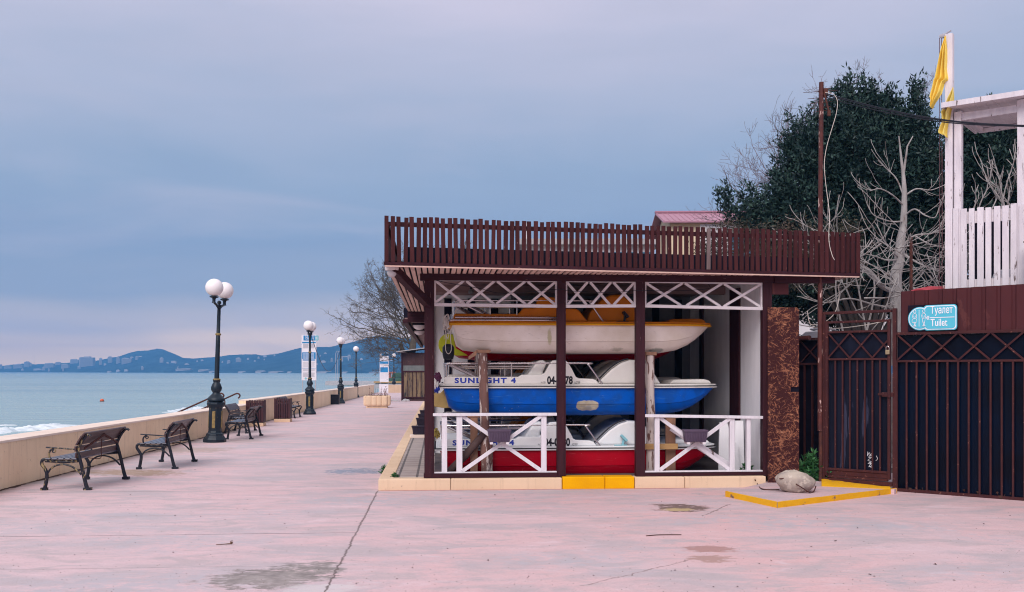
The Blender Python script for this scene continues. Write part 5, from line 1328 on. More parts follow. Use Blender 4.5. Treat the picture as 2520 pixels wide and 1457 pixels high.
def leaves(clusters, n_per, ln, wd, spread, rng, droop=.0):
    """many small diamond leaves around the given points (point, direction)"""
    N = len(clusters) * n_per
    base = np.repeat(np.array([c[0][:] for c in clusters]), n_per, 0); dr = np.repeat(np.array([c[1][:] for c in clusters]), n_per, 0)
    base = base + rng.normal(0, spread, (N, 3))
    d = dr * .8 + rng.normal(0, .65, (N, 3)); d[:, 2] -= droop; d /= np.linalg.norm(d, axis=1)[:, None]
    sd = np.cross(d, rng.normal(0, 1, (N, 3))); sd /= np.linalg.norm(sd, axis=1)[:, None]
    L = ln * rng.uniform(.6, 1.3, (N, 1)); W = wd * rng.uniform(.7, 1.2, (N, 1))
    v = np.stack([base, base + d * L * .45 + sd * W / 2, base + d * L, base + d * L * .45 - sd * W / 2], 1).reshape(-1, 3)
    me = bpy.data.meshes.new('leaves'); me.vertices.add(len(v)); me.vertices.foreach_set('co', v.astype(np.float32).ravel())
    me.loops.add(N * 4); me.loops.foreach_set('vertex_index', np.arange(N * 4, dtype=np.int32))
    me.polygons.add(N); me.polygons.foreach_set('loop_start', np.arange(0, N * 4, 4, dtype=np.int32)); me.update(calc_edges=True); me.validate()
    return me
def mesh_obj(name, me, m, parent):
    me.materials.append(m); o = bpy.data.objects.new(name, me); COL.objects.link(o); o.parent = parent; return o

def evergreen(name, label, Y, outline, ztrunk, seed, n_cl, shoots, group=None, depth=1.0, n_per=10, ln=.115, wd=.040):
    """a leafy crown filling the outline (list of lobes px, py, rx, ry) at distance Y, as lobes with depth"""
    rng = np.random.default_rng(seed); lobes = []
    for px, py, rx, ry, dy in outline: p = P(px, py, Y + dy); k = (Y + dy) / F; lobes.append((p, Vector((rx * k, rx * k * depth, ry * k))))
    c0 = lobes[0][0]; root = thing(name, label, 'tree', (c0.x, Y, gz(Y)), 0, group); off = Vector((c0.x, Y, gz(Y)))
    T = Tree(seed, 7); T.mb.tube([(0, 0, -.2), (.05, 0, ztrunk * .5), (0, 0, ztrunk)], [.16, .13, .11], 9)
    for p, r in lobes:
        q = p - off; T.mb.tube(curve_pts([(0, 0, ztrunk * .7), (q.x * .4, q.y * .4, ztrunk + (q.z - ztrunk) * .35), (q.x, q.y, q.z + r.z * .5)], 4), [.07 - .05 * i / 8 for i in range(9)], 6)
        for _ in range(7):
            e = Vector((rng.normal(), rng.normal(), abs(rng.normal()))).normalized(); T.mb.tube([q + Vector((0, 0, -r.z * .3)), q + Vector((e.x * r.x, e.y * r.y, e.z * r.z)) * .75], [.03, .01], 4)
    T.mb.build('trunk', M['bark_dark'], root)
    cl = []; vol = [r.x * r.y * r.z for p, r in lobes]; s_ = sum(v ** .7 for v in vol)
    def spray(q, d, L, w0):
        """a leafy shoot: leaves all along a curving twig, thinning to a point"""
        n_ = max(4, int(L / .05)); bend = Vector(rng.normal(0, .16, 3)) + Vector((0, 0, .30))
        for i in range(n_):
            k = (i + .5) / n_; rr = w0 * (1 - k) ** .7 + .012
            cl.append((q + d * (L * k) + bend * (L * k * k * .5) + Vector(rng.normal(0, rr * .55, 3)), (d + bend * k + Vector(rng.normal(0, .35, 3))).normalized()))
    for (p, r), v in zip(lobes, vol):
        m_ = int(n_cl * v ** .7 / s_)
        for _ in range(m_):
            e = Vector((rng.normal(), rng.normal(), rng.normal())).normalized(); f = rng.uniform(.25, 1.0) ** .45
            q = p - off + Vector((e.x * r.x * f, e.y * r.y * f, e.z * r.z * f)) * .92
            d = (e * .75 + Vector((0, 0, .55)) + Vector(rng.normal(0, .25, 3))).normalized()
            spray(q, d, rng.uniform(.22, .52) * (1.0 if f > .7 else .7), rng.uniform(.05, .10))
    for (p, r), v in zip(lobes, vol):
        for _ in range(int(n_cl * 1.6 * v ** .7 / s_)):
            e = Vector((rng.normal(), rng.normal(), rng.normal())).normalized(); f = rng.uniform(0, .86) ** .5
            q = p - off + Vector((e.x * r.x * f, e.y * r.y * f, e.z * r.z * f))
            for _ in range(2): cl.append((q + Vector(rng.normal(0, .10, 3)), (e + Vector(rng.normal(0, .6, 3))).normalized()))
    for px, py0, py1, wpx in shoots:
        a, c = P(px, py0, Y) - off, P(px + wpx, py1, Y) - off; dy = rng.uniform(-.3, .3); a.y += dy; c.y += dy; L = (c - a).length; d = (c - a).normalized()
        spray(a, d, L * .93, .13)
        for _ in range(int(L * 7)):
            k = rng.uniform(0, .8); spray(a.lerp(c, k), (d + Vector(rng.normal(0, .5, 3))).normalized(), rng.uniform(.14, .30) * (1 - k * .5), .05)
    me = leaves(cl, n_per, ln, wd, .035, rng); mesh_obj('crown', me, M['laurel'], root)
    return root
lob = [(2130, 430, 130, 190, 0), (2010, 480, 110, 130, .3), (2230, 520, 95, 200, -.2), (2065, 350, 58, 80, .2), (2145, 345, 62, 75, .4), (1930, 590, 90, 85, .2), (2100, 620, 140, 120, .4), (1860, 540, 50, 40, .5), (1990, 380, 50, 70, .4),
       (2250, 370, 55, 100, .1), (2280, 620, 60, 100, .1), (2300, 480, 36, 100, .2), (2230, 700, 80, 80, .6), (2320, 700, 60, 90, .8), (2060, 660, 80, 90, .7), (2185, 330, 40, 60, .3), (1985, 690, 80, 90, .9), (1960, 520, 40, 60, -.3), (2095, 275, 34, 40, .2), (2050, 740, 70, 70, 1.0), (2150, 720, 80, 60, 1.1), (1930, 745, 45, 55, 1.0)]
sh = [(2025, 380, 262, 2), (2075, 320, 198, -2), (2100, 320, 204, 0), (2128, 330, 215, 4), (2160, 350, 232, 0), (2200, 360, 240, 4), (2225, 350, 258, -3), (2262, 360, 232, 0), (2278, 380, 268, 3), (2310, 460, 345, 2), (2322, 520, 420, 0), (1960, 460, 372, 0), (1992, 420, 322, 2), (1918, 560, 462, 0), (1890, 570, 500, 2), (1860, 580, 520, -4), (1850, 570, 505, 0), (2085, 290, 176, 3), (2117, 280, 182, 6), (2062, 300, 205, -4), (2150, 280, 215, -6), (2185, 270, 214, 4), (2210, 260, 218, 0), (2255, 300, 185, -12), (2268, 320, 200, -6), (2290, 380, 250, -6), (1948, 430, 330, 2), (1972, 400, 300, 5), (1880, 560, 480, -2), (1905, 540, 440, 3), (1800, 560, 470, -16), (1786, 530, 455, -10), (2040, 300, 240, -3), (2240, 300, 230, 0), (2300, 420, 300, 0), (1925, 500, 385, 0), (1835, 560, 500, -4), (1772, 520, 465, 0)]
evergreen('evergreen_tree', 'big dark evergreen tree behind the rusty pipe pole', 20.5, lob, 2.6, 5, 2900, sh, depth=.8, n_per=6, ln=.108, wd=.038)
lob = [(2440, 410, 70, 110, 0), (2500, 440, 60, 90, .3), (2395, 470, 45, 110, .1), (2560, 420, 70, 100, 0), (2450, 560, 90, 80, .4), (2380, 380, 24, 60, 0), (2560, 560, 80, 80, .2)]
sh = [(2390, 360, 292, 0), (2432, 340, 298, 3), (2415, 350, 310, 0), (2455, 350, 305, 0), (2478, 360, 315, 2), (2500, 380, 325, 0), (2372, 370, 296, 0), (2530, 380, 320, 0)]
evergreen('evergreen_tree', 'dark evergreen tree seen through the white lookout tower', 19.0, lob, 2.4, 9, 1000, sh, depth=.8, n_per=6, ln=.12, wd=.043)

def bare(name, label, base, starts, m, seed, group=None, sides=5, minr=.006, **kw):
    root = thing(name, label, 'tree', base, 0, group); T = Tree(seed, sides, minr)
    for (p, d, l, r, lev) in starts: T.grow(Vector(p) - Vector(base), Vector(d), l, r, lev, **kw)
    return root, T
# bare tree whose crown leans out from behind the shelter roof
Yt = 66.0; bs = P(1012, 985, Yt); bs.z = gz(Yt); kk = Yt / F
root, T = bare('bare_tree', 'bare winter tree spreading above the kiosk left of the shelter', bs,
   [(bs, (-.05, 0, 1), 3.9, .26, 0)], M['bark_grey'], 3)
def Pt(px, py, dy=0): return P(px, py, Yt + dy)
St = [((1012, 850), (-.75, -.1, .75), 3.3, .13), ((1010, 845), (-.95, .1, .35), 3.3, .12), ((1012, 860), (-.2, .3, 1), 3.6, .13), ((1020, 800), (-.85, .1, .55), 3.0, .11), ((1000, 790), (-.9, -.3, .25), 2.7, .09), ((1015, 760), (-.7, .1, .8), 2.8, .10), ((990, 760), (-.8, .1, .6), 2.4, .08),
      ((1000, 735), (-.6, -.1, .9), 2.3, .07), ((985, 720), (-.7, .1, .8), 2.0, .06), ((1005, 868), (-1, -.2, .12), 2.4, .07), ((1000, 866), (-.9, .2, -.1), 2.0, .06), ((1008, 860), (-.6, -.4, .5), 2.2, .07)]
T.mb.tube(curve_pts([Pt(1012, 880) - bs, Pt(1018, 830) - bs, Pt(1022, 790) - bs, Pt(1012, 745) - bs, Pt(1000, 715) - bs, Pt(985, 690) - bs], 5), [.25 - .20 * i / 25 for i in range(26)], 7)
for (px, py), d, l, r in St + [((a + T.r.uniform(-55, 8), c_ + T.r.uniform(-30, 30)), d_, l_ * .9, r_ * .7) for (a, c_), d_, l_, r_ in St + St]: T.grow(Pt(px, py) - bs, Vector(d), l * .66, r * .5, 5, kids=3, up=.10, spread=.9, wob=.2, shrink=.66, seg=4)
T.mb.build('trunk', M['bark_grey'], root)
# mauve bare tree left of the evergreen
Yt2 = 23.0; bs = P(1905, 900, Yt2); bs.z = gz(Yt2)
root, T = bare('bare_tree', 'thin mauve leafless tree left of the big evergreen', bs, [(bs, (.05, 0, 1), 2.6, .08, 0)], M['bark_purple'], 21, minr=.0034)
for (px, py), d, l, r in (((1905, 640), (-.8, 0, .75), 1.5, .032), ((1910, 600), (-.55, .1, .9), 1.45, .03), ((1915, 560), (-.3, -.1, 1), 1.5, .032), ((1925, 520), (-.1, .1, 1), 1.5, .03), ((1895, 620), (-1, .1, .45), 1.35, .028), ((1960, 480), (0, .1, 1), 1.3, .026), ((1935, 500), (-.5, .1, .9), 1.3, .024),
                          ((1990, 420), (.1, .2, 1), 1.15, .022), ((1880, 600), (-.8, 0, .5), 1.1, .024), ((1900, 560), (-.8, 0, .8), 1.2, .026), ((1950, 560), (-.3, .3, 1), 1.6, .03), ((2100, 260), (.15, .1, 1), .75, .012), ((2010, 300), (.1, .1, 1), .9, .014), ((2165, 260), (.2, .1, 1), .6, .01), ((2270, 260), (.35, .1, 1), .6, .01)):
    q = P(px, py, Yt2) - bs; T.mb.tube([Vector((0, 0, 2.4)), Vector((q.x * .4, 0, 2.4 + (q.z - 2.4) * .5)), q], [.04, .028, r * .7], 5)
    T.grow(q, Vector(d), l * (.66 if d[0] < -.4 else .76), r * .6, 4 if l > 1 else 3, kids=3 if d[0] < -.4 else 4, up=.10, spread=.75, wob=.15, shrink=.64, seg=4)
T.mb.build('trunk', M['bark_purple'], root)
# pale fig tree in front of the evergreen
Yt3 = 17.2; bs = P(2205, 900, Yt3); bs.z = gz(Yt3); kk = Yt3 / F
root, T = bare('fig_tree', 'pale bare fig tree in front of the dark evergreen', bs, [(bs, (0, 0, 1), .05, .12, 0)], M['bark_pale'], 31, minr=.0045)
T.mb.tube([P(px, py, Yt3) - bs for px, py in ((2203, 900), (2206, 760), (2203, 680), (2212, 640), (2216, 590), (2222, 560), (2224, 520), (2225, 470), (2222, 430), (2217, 390), (2211, 335))], [.11, .11, .10, .09, .075, .062, .052, .042, .030, .020, .009], 10)
T.mb.tube([P(px, py, Yt3) - bs for px, py in ((2222, 430), (2228, 390), (2232, 360), (2246, 335))], [.022, .018, .014, .008], 6)
def limb(pts, r0, r1=.006, lev=1, kids=3):
    r0 *= .56
    w_ = curve_pts([P(a, c, Yt3 + dy) - bs for a, c, dy in pts], 5); n_ = len(w_) - 1
    T.mb.tube(w_, [r0 + (r1 - r0) * i / n_ for i in range(n_ + 1)], 7)
    for _ in range(kids):
        i = T.r.randint(n_ // 3, n_); d = (w_[min(i + 1, n_)] - w_[max(i - 1, 0)]).normalized() + T.rv(.6) + Vector((0, 0, .3))
        T.grow(w_[i], d, T.r.uniform(.25, .5), max(.005, (r0 + (r1 - r0) * i / n_) * .38), lev, kids=2, up=.35, spread=.6, wob=.22, shrink=.66, seg=4)
limb([(2222, 505, 0), (2195, 480, -.2), (2165, 465, -.3), (2140, 470, -.4)], .032); limb([(2222, 480, 0), (2205, 440, .1), (2180, 415, .1), (2160, 395, .1)], .026)
limb([(2224, 545, 0), (2190, 545, -.2), (2150, 530, -.3), (2135, 505, -.3)], .028); limb([(2228, 480, 0), (2255, 465, .1), (2290, 468, .1), (2325, 455, .2)], .028)
limb([(2226, 530, 0), (2250, 515, -.2), (2275, 530, -.3), (2300, 535, -.3), (2312, 505, -.3)], .030); limb([(2220, 605, 0), (2250, 580, -.1), (2290, 575, -.2), (2330, 560, -.1)], .040)
limb([(2250, 580, -.1), (2285, 600, -.2), (2330, 612, -.2)], .026); limb([(2290, 575, -.2), (2310, 560, -.2), (2325, 535, -.2)], .018)
limb([(2215, 640, 0), (2180, 600, -.3), (2160, 560, -.3), (2150, 545, -.3)], .026); limb([(2205, 720, 0), (2170, 705, -.2), (2140, 670, -.3), (2115, 655, -.3)], .075, .05)
limb([(2212, 640, 0), (2180, 640, -.2), (2150, 630, -.3), (2120, 625, -.4)], .034); limb([(2215, 620, 0), (2245, 640, -.2), (2275, 655, -.3), (2320, 670, -.3)], .045)
limb([(2205, 690, 0), (2160, 660, -.3), (2110, 640, -.4), (2065, 635, -.5)], .03); limb([(2010, 640, -.3), (2000, 610, -.3), (1985, 590, -.3)], .014, .006); limb([(2010, 600, -.3), (2030, 560, -.3), (2050, 540, -.3)], .014, .006)
limb([(2205, 700, 0), (2150, 690, -.4), (2080, 610, -.5), (2050, 590, -.6)], .022, .008)
limb([(2206, 760, 0), (2150, 750, -.5), (2090, 735, -.7), (2030, 745, -.8), (1980, 730, -.8)], .030, .012); limb([(2140, 800, -.5), (2110, 770, -.6), (2075, 700, -.7), (2060, 690, -.7)], .02, .01)
T.mb.build('trunk', M['bark_pale'], root)
# other pale bare growth: behind the tower and a tangle of cut branches
bs = P(2470, 900, 17.5); bs.z = gz(17.5)
root, T = bare('bare_shrub', 'pale bare shrub seen through the white lookout tower', bs, [(bs, (0, 0, 1), .05, .04, 0)], M['bark_pale'], 41)
for px in (2385, 2400, 2430, 2460, 2475, 2490, 2505, 2515):
    q = P(px, 545, 17.5) - bs; T.mb.tube([Vector((0, 0, 0)), Vector((q.x * .5, 0, q.z * .5)), q], [.04, .03, .022], 6); T.grow(q, Vector((T.r.uniform(-.5, .4), 0, 1)), .42 if px < 2450 else .75, .016, 2, kids=3, up=.3, spread=.6, wob=.2, shrink=.66)
T.mb.build('trunk', M['bark_pale'], root)
T = Tree(51, 5, .006); Yb_ = 16.3
for i in range(80):
    px = T.r.uniform(2045, 2330); py = T.r.uniform(592, 745)
    if px < 2120 and py > 690 and T.r.random() < .6: continue
    q = P(px, py, Yb_ + T.r.uniform(-.5, .9)); d = Vector((T.r.uniform(-1, 1), T.r.uniform(-.4, .4), T.r.uniform(-.7, .8)))
    T.grow(q, d, T.r.uniform(.4, 1.0), T.r.choice((.0035, .004, .005, .006, .008, .015)), T.r.choice((0, 1, 1)), kids=3, up=.03, spread=.9, wob=.17, shrink=.6, seg=5)
for px in (2068, 2121, 2149, 2243, 2291):
    q = P(px, 770, Yb_); T.mb.tube(curve_pts([(q.x + T.r.uniform(-.5, .5), q.y + .2, gz(16)), (q.x + T.r.uniform(-.2, .2), q.y, 1.5), P(px + T.r.uniform(-20, 20), 730, Yb_), P(px + T.r.uniform(-40, 40), 670, Yb_)], 4), [.022 - .001 * i for i in range(13)], 5)
tag(T.mb.build('branch_tangle', M['bark_pale']), 'tangle of pale bare branches behind the gate and fence', 'branches', kind='stuff')
# dry hedge seen between the slats, far bare saplings
rng = np.random.default_rng(77); cl = []
for i in range(1500):
    px = rng.uniform(1720, 2110); top = 545 + 40 * abs(math.sin(px * .021)) * rng.random() + (30 if px < 1760 else 0); py = rng.uniform(top, 700)
    cl.append((P(px, py, 18.2 + rng.uniform(-.4, .6)), Vector((rng.normal(), rng.normal(), .3)).normalized()))
me = leaves(cl, 9, .07, .022, .10, rng); o = mesh_obj('dry_hedge', me, M['hedge_dry'], None); tag(o, 'dry brown creeper growing behind the right end of the roof terrace', 'hedge', kind='stuff')
for px, s_ in ((1085, 61), (1140, 62)):
    Yq = 44.0; bs = P(px, 900, Yq); bs.z = gz(Yq)
    root, T = bare('bare_sapling', ('left' if px < 1100 else 'right') + ' one of two far bare treetops seen between the left roof slats', bs, [(bs, (0, 0, 1), P(px, 650, Yq).z - bs.z, .09, 0)], M['bark_grey'], s_, group='treetops behind the roof slats')
    for k in range(5): T.grow(P(px, 660, Yq) - bs, Vector((T.r.uniform(-.6, .6), .1, 1)), .55, .03, 3, kids=3, up=.2, spread=.6, shrink=.66)
    T.mb.build('trunk', M['bark_grey'], root)

# houses behind the shelter
Yh = 36.0; rz_h = rad(-1.3); kk = Yh / F
pk = P(1622, 528, Yh); ev = P(1641, 558, Yh)
t = thing('house', 'cream house with a pink metal roof behind the terrace slats', 'house', (pk.x, Yh, gz(Yh)), rz_h)
zr, ze = pk.z - gz(Yh), ev.z - gz(Yh) - .10; hw = 1.9; Lh = 7.5
MB().prism([(-hw, 0), (hw, 0), (hw, ze), (0, zr - .12), (-hw, ze)], .12, Lh, 'yz').move(lambda v: Vector((v.x, v.y + 0, v.z))).build('wall', M['house_wall'], t)
b = MB()
for s_ in (-1, 1):
    y0, y1 = 0, 0 + s_ * (hw + .25); z1 = zr - (zr - ze) * (hw + .25) / hw
    b.add([(-.15, y0, zr), (Lh + .3, y0, zr), (Lh + .3, y1, z1), (-.15, y1, z1), (-.15, y0, zr + .05), (Lh + .3, y0, zr + .05), (Lh + .3, y1, z1 + .05), (-.15, y1, z1 + .05)], [(0, 3, 2, 1), (4, 5, 6, 7), (0, 1, 5, 4), (1, 2, 6, 5), (2, 3, 7, 6), (3, 0, 4, 7)])
    for i in range(40):
        x = -.1 + i * .19; a, c = Vector((x, y0, zr + .055)), Vector((x, y1, z1 + .055)); b.bar(a, c, .03, .025)
b.bar((-.16, 0, zr + .08), (Lh + .3, 0, zr + .08), .22, .06)
b.build('roof', M['roof_pink'], t)
hwl = MB().box(1.15, Lh, 0 - hw - .06, 0 - hw - .004, 0, ze - .1).build('clapboard', M['house_white'], t)
MB().box(2.2, 3.4, 0 - hw - .10, 0 - hw - .062, ze - 1.6, ze - .5).build('window', M['window'], hwl)
Yo = 52.0; a = P(1283, 604, Yo); c = P(1610, 604, Yo)
t = thing('flat_roofed_building', 'pale flat roofed building with blue windows seen between the roof slats', 'building', (a.x, Yo, gz(Yo)), 0)
wd = c.x - a.x; zt = a.z - gz(Yo)
MB().box(0, wd, 0, 6, 0, zt).build('wall', M['house_white'], t); MB().box(-.3, wd + .3, -.4, 6.2, zt + .003, zt + .30).build('roof', M['concrete'], t)
MB().box(0.05, .3, -.2, 0, zt + .31, zt + 1.15).build('parapet_post', M['house_white'], t)
b = MB(); x = .8
for i in range(9): b.box(x, x + .56, -.06, -.002, zt - 1.4, zt - .35); x += .78
b.build('window', M['window'], t)

# ================================================================== GATE SIDE
# low platform with a yellow edge
c0, c1, c2 = G(1785, 1222), G(1912, 1250), G(2206, 1214)
hp = .066
def pz(v, h): return (v.x, v.y, gz(v.y) + h)
back = [Vector((GFO.x + .1, GFO.y + .3, 0)), Vector((HF.world(xk3 + .0, .3).x, HF.world(xk3, .3).y, 0)), Vector((HF.world(xk3 - .45, -.004).x, HF.world(xk3 - .45, -.004).y, 0))]
top = [c0, c1, c2, G(2200, 1204, hp), G(2021, 1196, hp)] + back[:2] + [HF.world(xk3 + .003, -.003)]
MBp = MB(); k = len(top)
MBp.add([pz(v, hp) for v in top] + [pz(v, -.05) for v in top], [tuple(range(k)), tuple(range(2 * k - 1, k - 1, -1))] + [(i, i + k, (i + 1) % k + k, (i + 1) % k) for i in range(k)])
struct(MBp.build('platform', M['ground']))
b = MB(); o_ = .005
for a, c in ((c0, c1), (c1, c2)):
    d = (c - a); d.z = 0; d.normalize(); n = Vector((d.y, -d.x, 0)); n_ = 14
    for i in range(n_):
        s0, s1 = a.lerp(c, i / n_), a.lerp(c, (i + 1) / n_); h0, h1 = (hp + .003 + .004 * noise.noise((s0.x * 5, s0.y * 5, 0))), (hp + .003 + .004 * noise.noise((s1.x * 5, s1.y * 5, 0)))
        b.add([pz(s0 + n * o_, -.02), pz(s1 + n * o_, -.02), pz(s1 + n * o_, h1), pz(s0 + n * o_, h0), pz(s1 - n * .022, h1 + .001), pz(s0 - n * .022, h0 + .001)], [(0, 1, 2, 3), (3, 2, 4, 5)])
struct(b.build('yellow_edge', M['yellow_worn']))

gp = lambda px, py, yl=0.0: GF.pix(px, py, yl)
gthing = lambda name, label, cat, group=None: thing(name, label, cat, GF.O, GF.rz, group)
# threshold under the gate
b = MB(); n_ = 20; vs = []; fa_, fb_ = G(2021, 1197, hp), G(2190, 1204, hp); ga, gb = gp(2021, 1178), gp(2192, 1199)
for i in range(n_ + 1):
    k = i / n_; p0 = GF.local(fa_.lerp(fb_, k)); p1 = ga.lerp(gb, k); j = .012 * noise.noise((k * 9, 1, 0)); j2 = .02 * noise.noise((k * 7, 3, 0))
    p0.y += j2; pm = p0.lerp(p1, .25) + Vector((0, 0, .028 + j))
    vs += [(p0.x, p0.y, p0.z - .08), (p0.x, p0.y, p0.z + .004), tuple(pm), (p1.x, p1.y + .0, p1.z + j), (p1.x, p1.y + .06, p1.z + j)]
b.add(vs, [(i * 5 + j, i * 5 + 5 + j, i * 5 + 6 + j, i * 5 + 1 + j) for i in range(n_) for j in range(4)])
o = b.build('threshold', M['yellow_worn'], smooth=True); o.location = GF.O; o.rotation_euler = (0, 0, GF.rz); struct(o)

def pbar(b, p0, p1, w_, dp, y=0.0):
    a, c = gp(*p0), gp(*p1); b.bar((a.x, y, a.z), (c.x, y, c.z), dp, w_, (0, 0, 1) if abs(c.x - a.x) > abs(c.z - a.z) else (1, 0, 0))
# pedestrian gate
t = gthing('metal_gate', 'red brown barred gate with torn dark sheet and padlock, above the yellow threshold', 'gate')
b = MB()
zt_, zbt = gp(2026, 766).z, gp(2026, 1178).z
xa, xb_, xc, xd = gp(2021.5, 900).x, gp(2031, 900).x, gp(2186, 900).x, gp(2194, 900).x
zT, zT2 = gp(2110, 768).z, gp(2110, 791).z
zS, zL = gp(2110, 816).z, gp(2110, 884).z; zB = gp(2110, 1158).z; zB2 = gp(2110, 1180).z
b.box(xa, xa + .055, -.03, .03, zB2 - .02, zT + .02); b.box(xa, xd, -.026, .026, zT - .02, zT + .018)
b.box(xa + .062, xa + .10, -.035, .02, zB2 + .03, zT2 + .015); b.box(xd - .05, xd - .012, -.035, .02, zB2 + .03, zT2 + .015)
b.box(xa + .10, xd - .05, -.032, .016, zT2 - .018, zT2 + .013); b.box(xa + .10, xd - .05, -.032, .016, zS - .016, zS + .014); b.box(xa + .10, xd - .05, -.032, .016, zL - .014, zL + .014)
b.box(xa + .10, xd - .05, -.032, .016, zB - .016, zB + .016); b.box(xa + .10, xd - .05, -.034, .018, zB2 + .005, zB2 + .04); b.box(xa - .01, xd + .01, -.028, .03, zB2 - .06, zB2 - .002)
b.box(xa + .10, xd - .05, -.02, .010, zB2 + .041, zB - .017)
b.build('frame', M['gate_iron'], t, bev=.004)
b = MB(); X0, X1 = xa + .10, xd - .05
for i in range(7): x = X0 + (X1 - X0) * (i + 1) / 8.0; b.box(x - .010, x + .010, -.022, -.002, zB + .016, zL - .014)
for i in range(3):
    a, c = X0 + (X1 - X0) * i * .375, min(X1 + .0, X0 + (X1 - X0) * (i + 1) * .375); f = (c - a) / ((X1 - X0) * .375)
    b.bar((a, -.012, zS - .016), (c, -.012, zS - .016 - (zS - zL - .03) * f), .016, .020); b.bar((a, -.026, zL + .014), (c, -.026, zL + .014 + (zS - zL - .03) * f), .012, .020)
b.build('bars', M['gate_iron'], t)
MB().box(X0 - .01, X1 + .01, .020, .026, zB2 + .06, zS).build('sheet', M['sheet_old'], t)
zh = gp(2190, 971).z; b = MB().box(xd - .12, xd + .04, -.056, -.036, zh - .03, zh + .03).box(xd - .17, xd - .09, -.06, -.04, zh - .012, zh + .02).box(xd - .03, xd, -.07, -.05, zh - .04, zh + .04)
b.build('latch', M['gate_iron'], t, bev=.004)
# a sprayed tag low on the sheet
b = MB(); rr_ = random.Random(5); c = gp(2139, 1128); 
pts = [(-.03, .09), (-.035, .03), (-.01, .08), (.01, .03), (.03, .075), (-.02, .01), (.03, .02), (-.03, -.03), (.02, -.045), (-.03, -.075), (.035, -.06), (-.01, -.10), (.03, -.13), (.0, -.06), (.035, -.10), (-.02, -.12)]
b.tube(curve_pts([(c.x + x, .016, c.z + z) for x, z in pts], 3), .0032, 4); b.tube(curve_pts([(c.x + .085, .016, c.z + .04), (c.x + .105, .016, c.z), (c.x + .08, .016, c.z - .03)], 4), .0030, 4)
b.build('sprayed_tag', M['sign_white'], t)
c = gp(2187, 858); t = gthing('padlock', 'brass and steel padlock hanging on the gate post', 'padlock'); t.location = GF.world(c.x, -.055, c.z - .045)
MB().box(-.028, .028, -.014, .012, -.035, .025).build('body', M['brass'], t, bev=.006); MB().tube(curve_pts([(-.02, 0, .02), (-.02, 0, .06), (0, 0, .078), (.02, 0, .06), (.02, 0, .02)], 5), .006, 8).build('shackle', M['steel'], t, smooth=True)

# the long fence panel running towards the camera
t = gthing('metal_fence', 'red brown steel fence with dark blue sheet right of the gate', 'fence')
f0 = gp(2197, 900).x; f1 = f0 + 4.6
zt = gp(2300, 819).z; zl = gp(2210, 889).z; zb = gp(2300, 1212).z
b = MB(); b.box(f0, f0 + .05, -.03, .03, -.05, zT + .03); b.box(f0 + .05, f1, -.028, .028, zt - .02, zt + .018); b.box(f0 + .05, f1, -.025, .02, zl - .014, zl + .014); b.box(f0 + .05, f1, -.030, .025, zb - .02, zb + .02)
b.box(f1, f1 + .06, -.03, .03, -.1, zT)
b.build('frame', M['gate_iron'], t, bev=.003)
b = MB(); Wx = (gp(2521, 850).x - gp(2207, 850).x) / 4; x = f0 + .055; i = 0
while x + Wx < f1 + .01:
    b.bar((x + .01, -.010, zt - .02), (x + Wx - .01, -.010, zl + .014), .018, .022); b.bar((x + .01, -.028, zl + .014), (x + Wx - .01, -.028, zt - .02), .014, .022); x += Wx
x = f0 + .055
while x < f1: b.box(x - .011, x + .011, -.024, -.002, zb + .02, zl - .014); x += Wx / 3
b.build('bars', M['gate_iron'], t)
MB().box(f0 + .05, f1, .030, .036, zb, zt - .02).build('sheet', M['sheet'], t)
zc0, zc1 = zt + .017, gp(2211, 718).z
b = MB(); x = f0 + .10; n_ = 0; vs = []; prof = []
while x < f1 - .02:
    prof += [(x, .012), (x + .015, -.006), (x + .13, -.006), (x + .145, .012)]; x += .178
k = len(prof); vs = [(px_, y, zc0 - .05 * 0) for px_, y in prof] + [(px_, y, zc1 + .010 * (px_ - f0)) for px_, y in prof]
b.add(vs, [(i, i + 1, i + k + 1, i + k) for i in range(k - 1)]); b.add([(v[0], v[1] + .01, v[2]) for v in vs], [(i, i + 1, i + k + 1, i + k) for i in range(k - 1)])
b.build('top_sheet', M['corrugated'], t)
b = MB(); x = f0 + .12
for i in range(90):
    xx = f0 + .05 + R.random() * (f1 - f0); h = R.uniform(.04, .13); q = Vector((xx, R.uniform(-.02, .08), -.02 - .03)); pts = [q, q + Vector((R.uniform(-.04, .04), R.uniform(-.03, .03), h * .6)), q + Vector((R.uniform(-.08, .08), R.uniform(-.05, .05), h))]
    b.tube(pts, [.006, .005, .003], 3)
    for _ in range(3):
        e = pts[R.randint(0, 2)]; d = Vector((R.uniform(-1, 1), R.uniform(-1, .4), R.uniform(-.2, .8))) * .05; sd = Vector((d.z, .01, -d.x)) * .4; b.add([e, e + d * .5 + sd, e + d, e + d * .5 - sd], [(0, 1, 2, 3)])
o = b.build('dry_weeds', M['leaf_dry']); o.location = GF.O; o.rotation_euler = (0, 0, GF.rz); tag(o, 'dry dead weeds under the bottom rail of the long fence', 'weeds', kind='stuff')

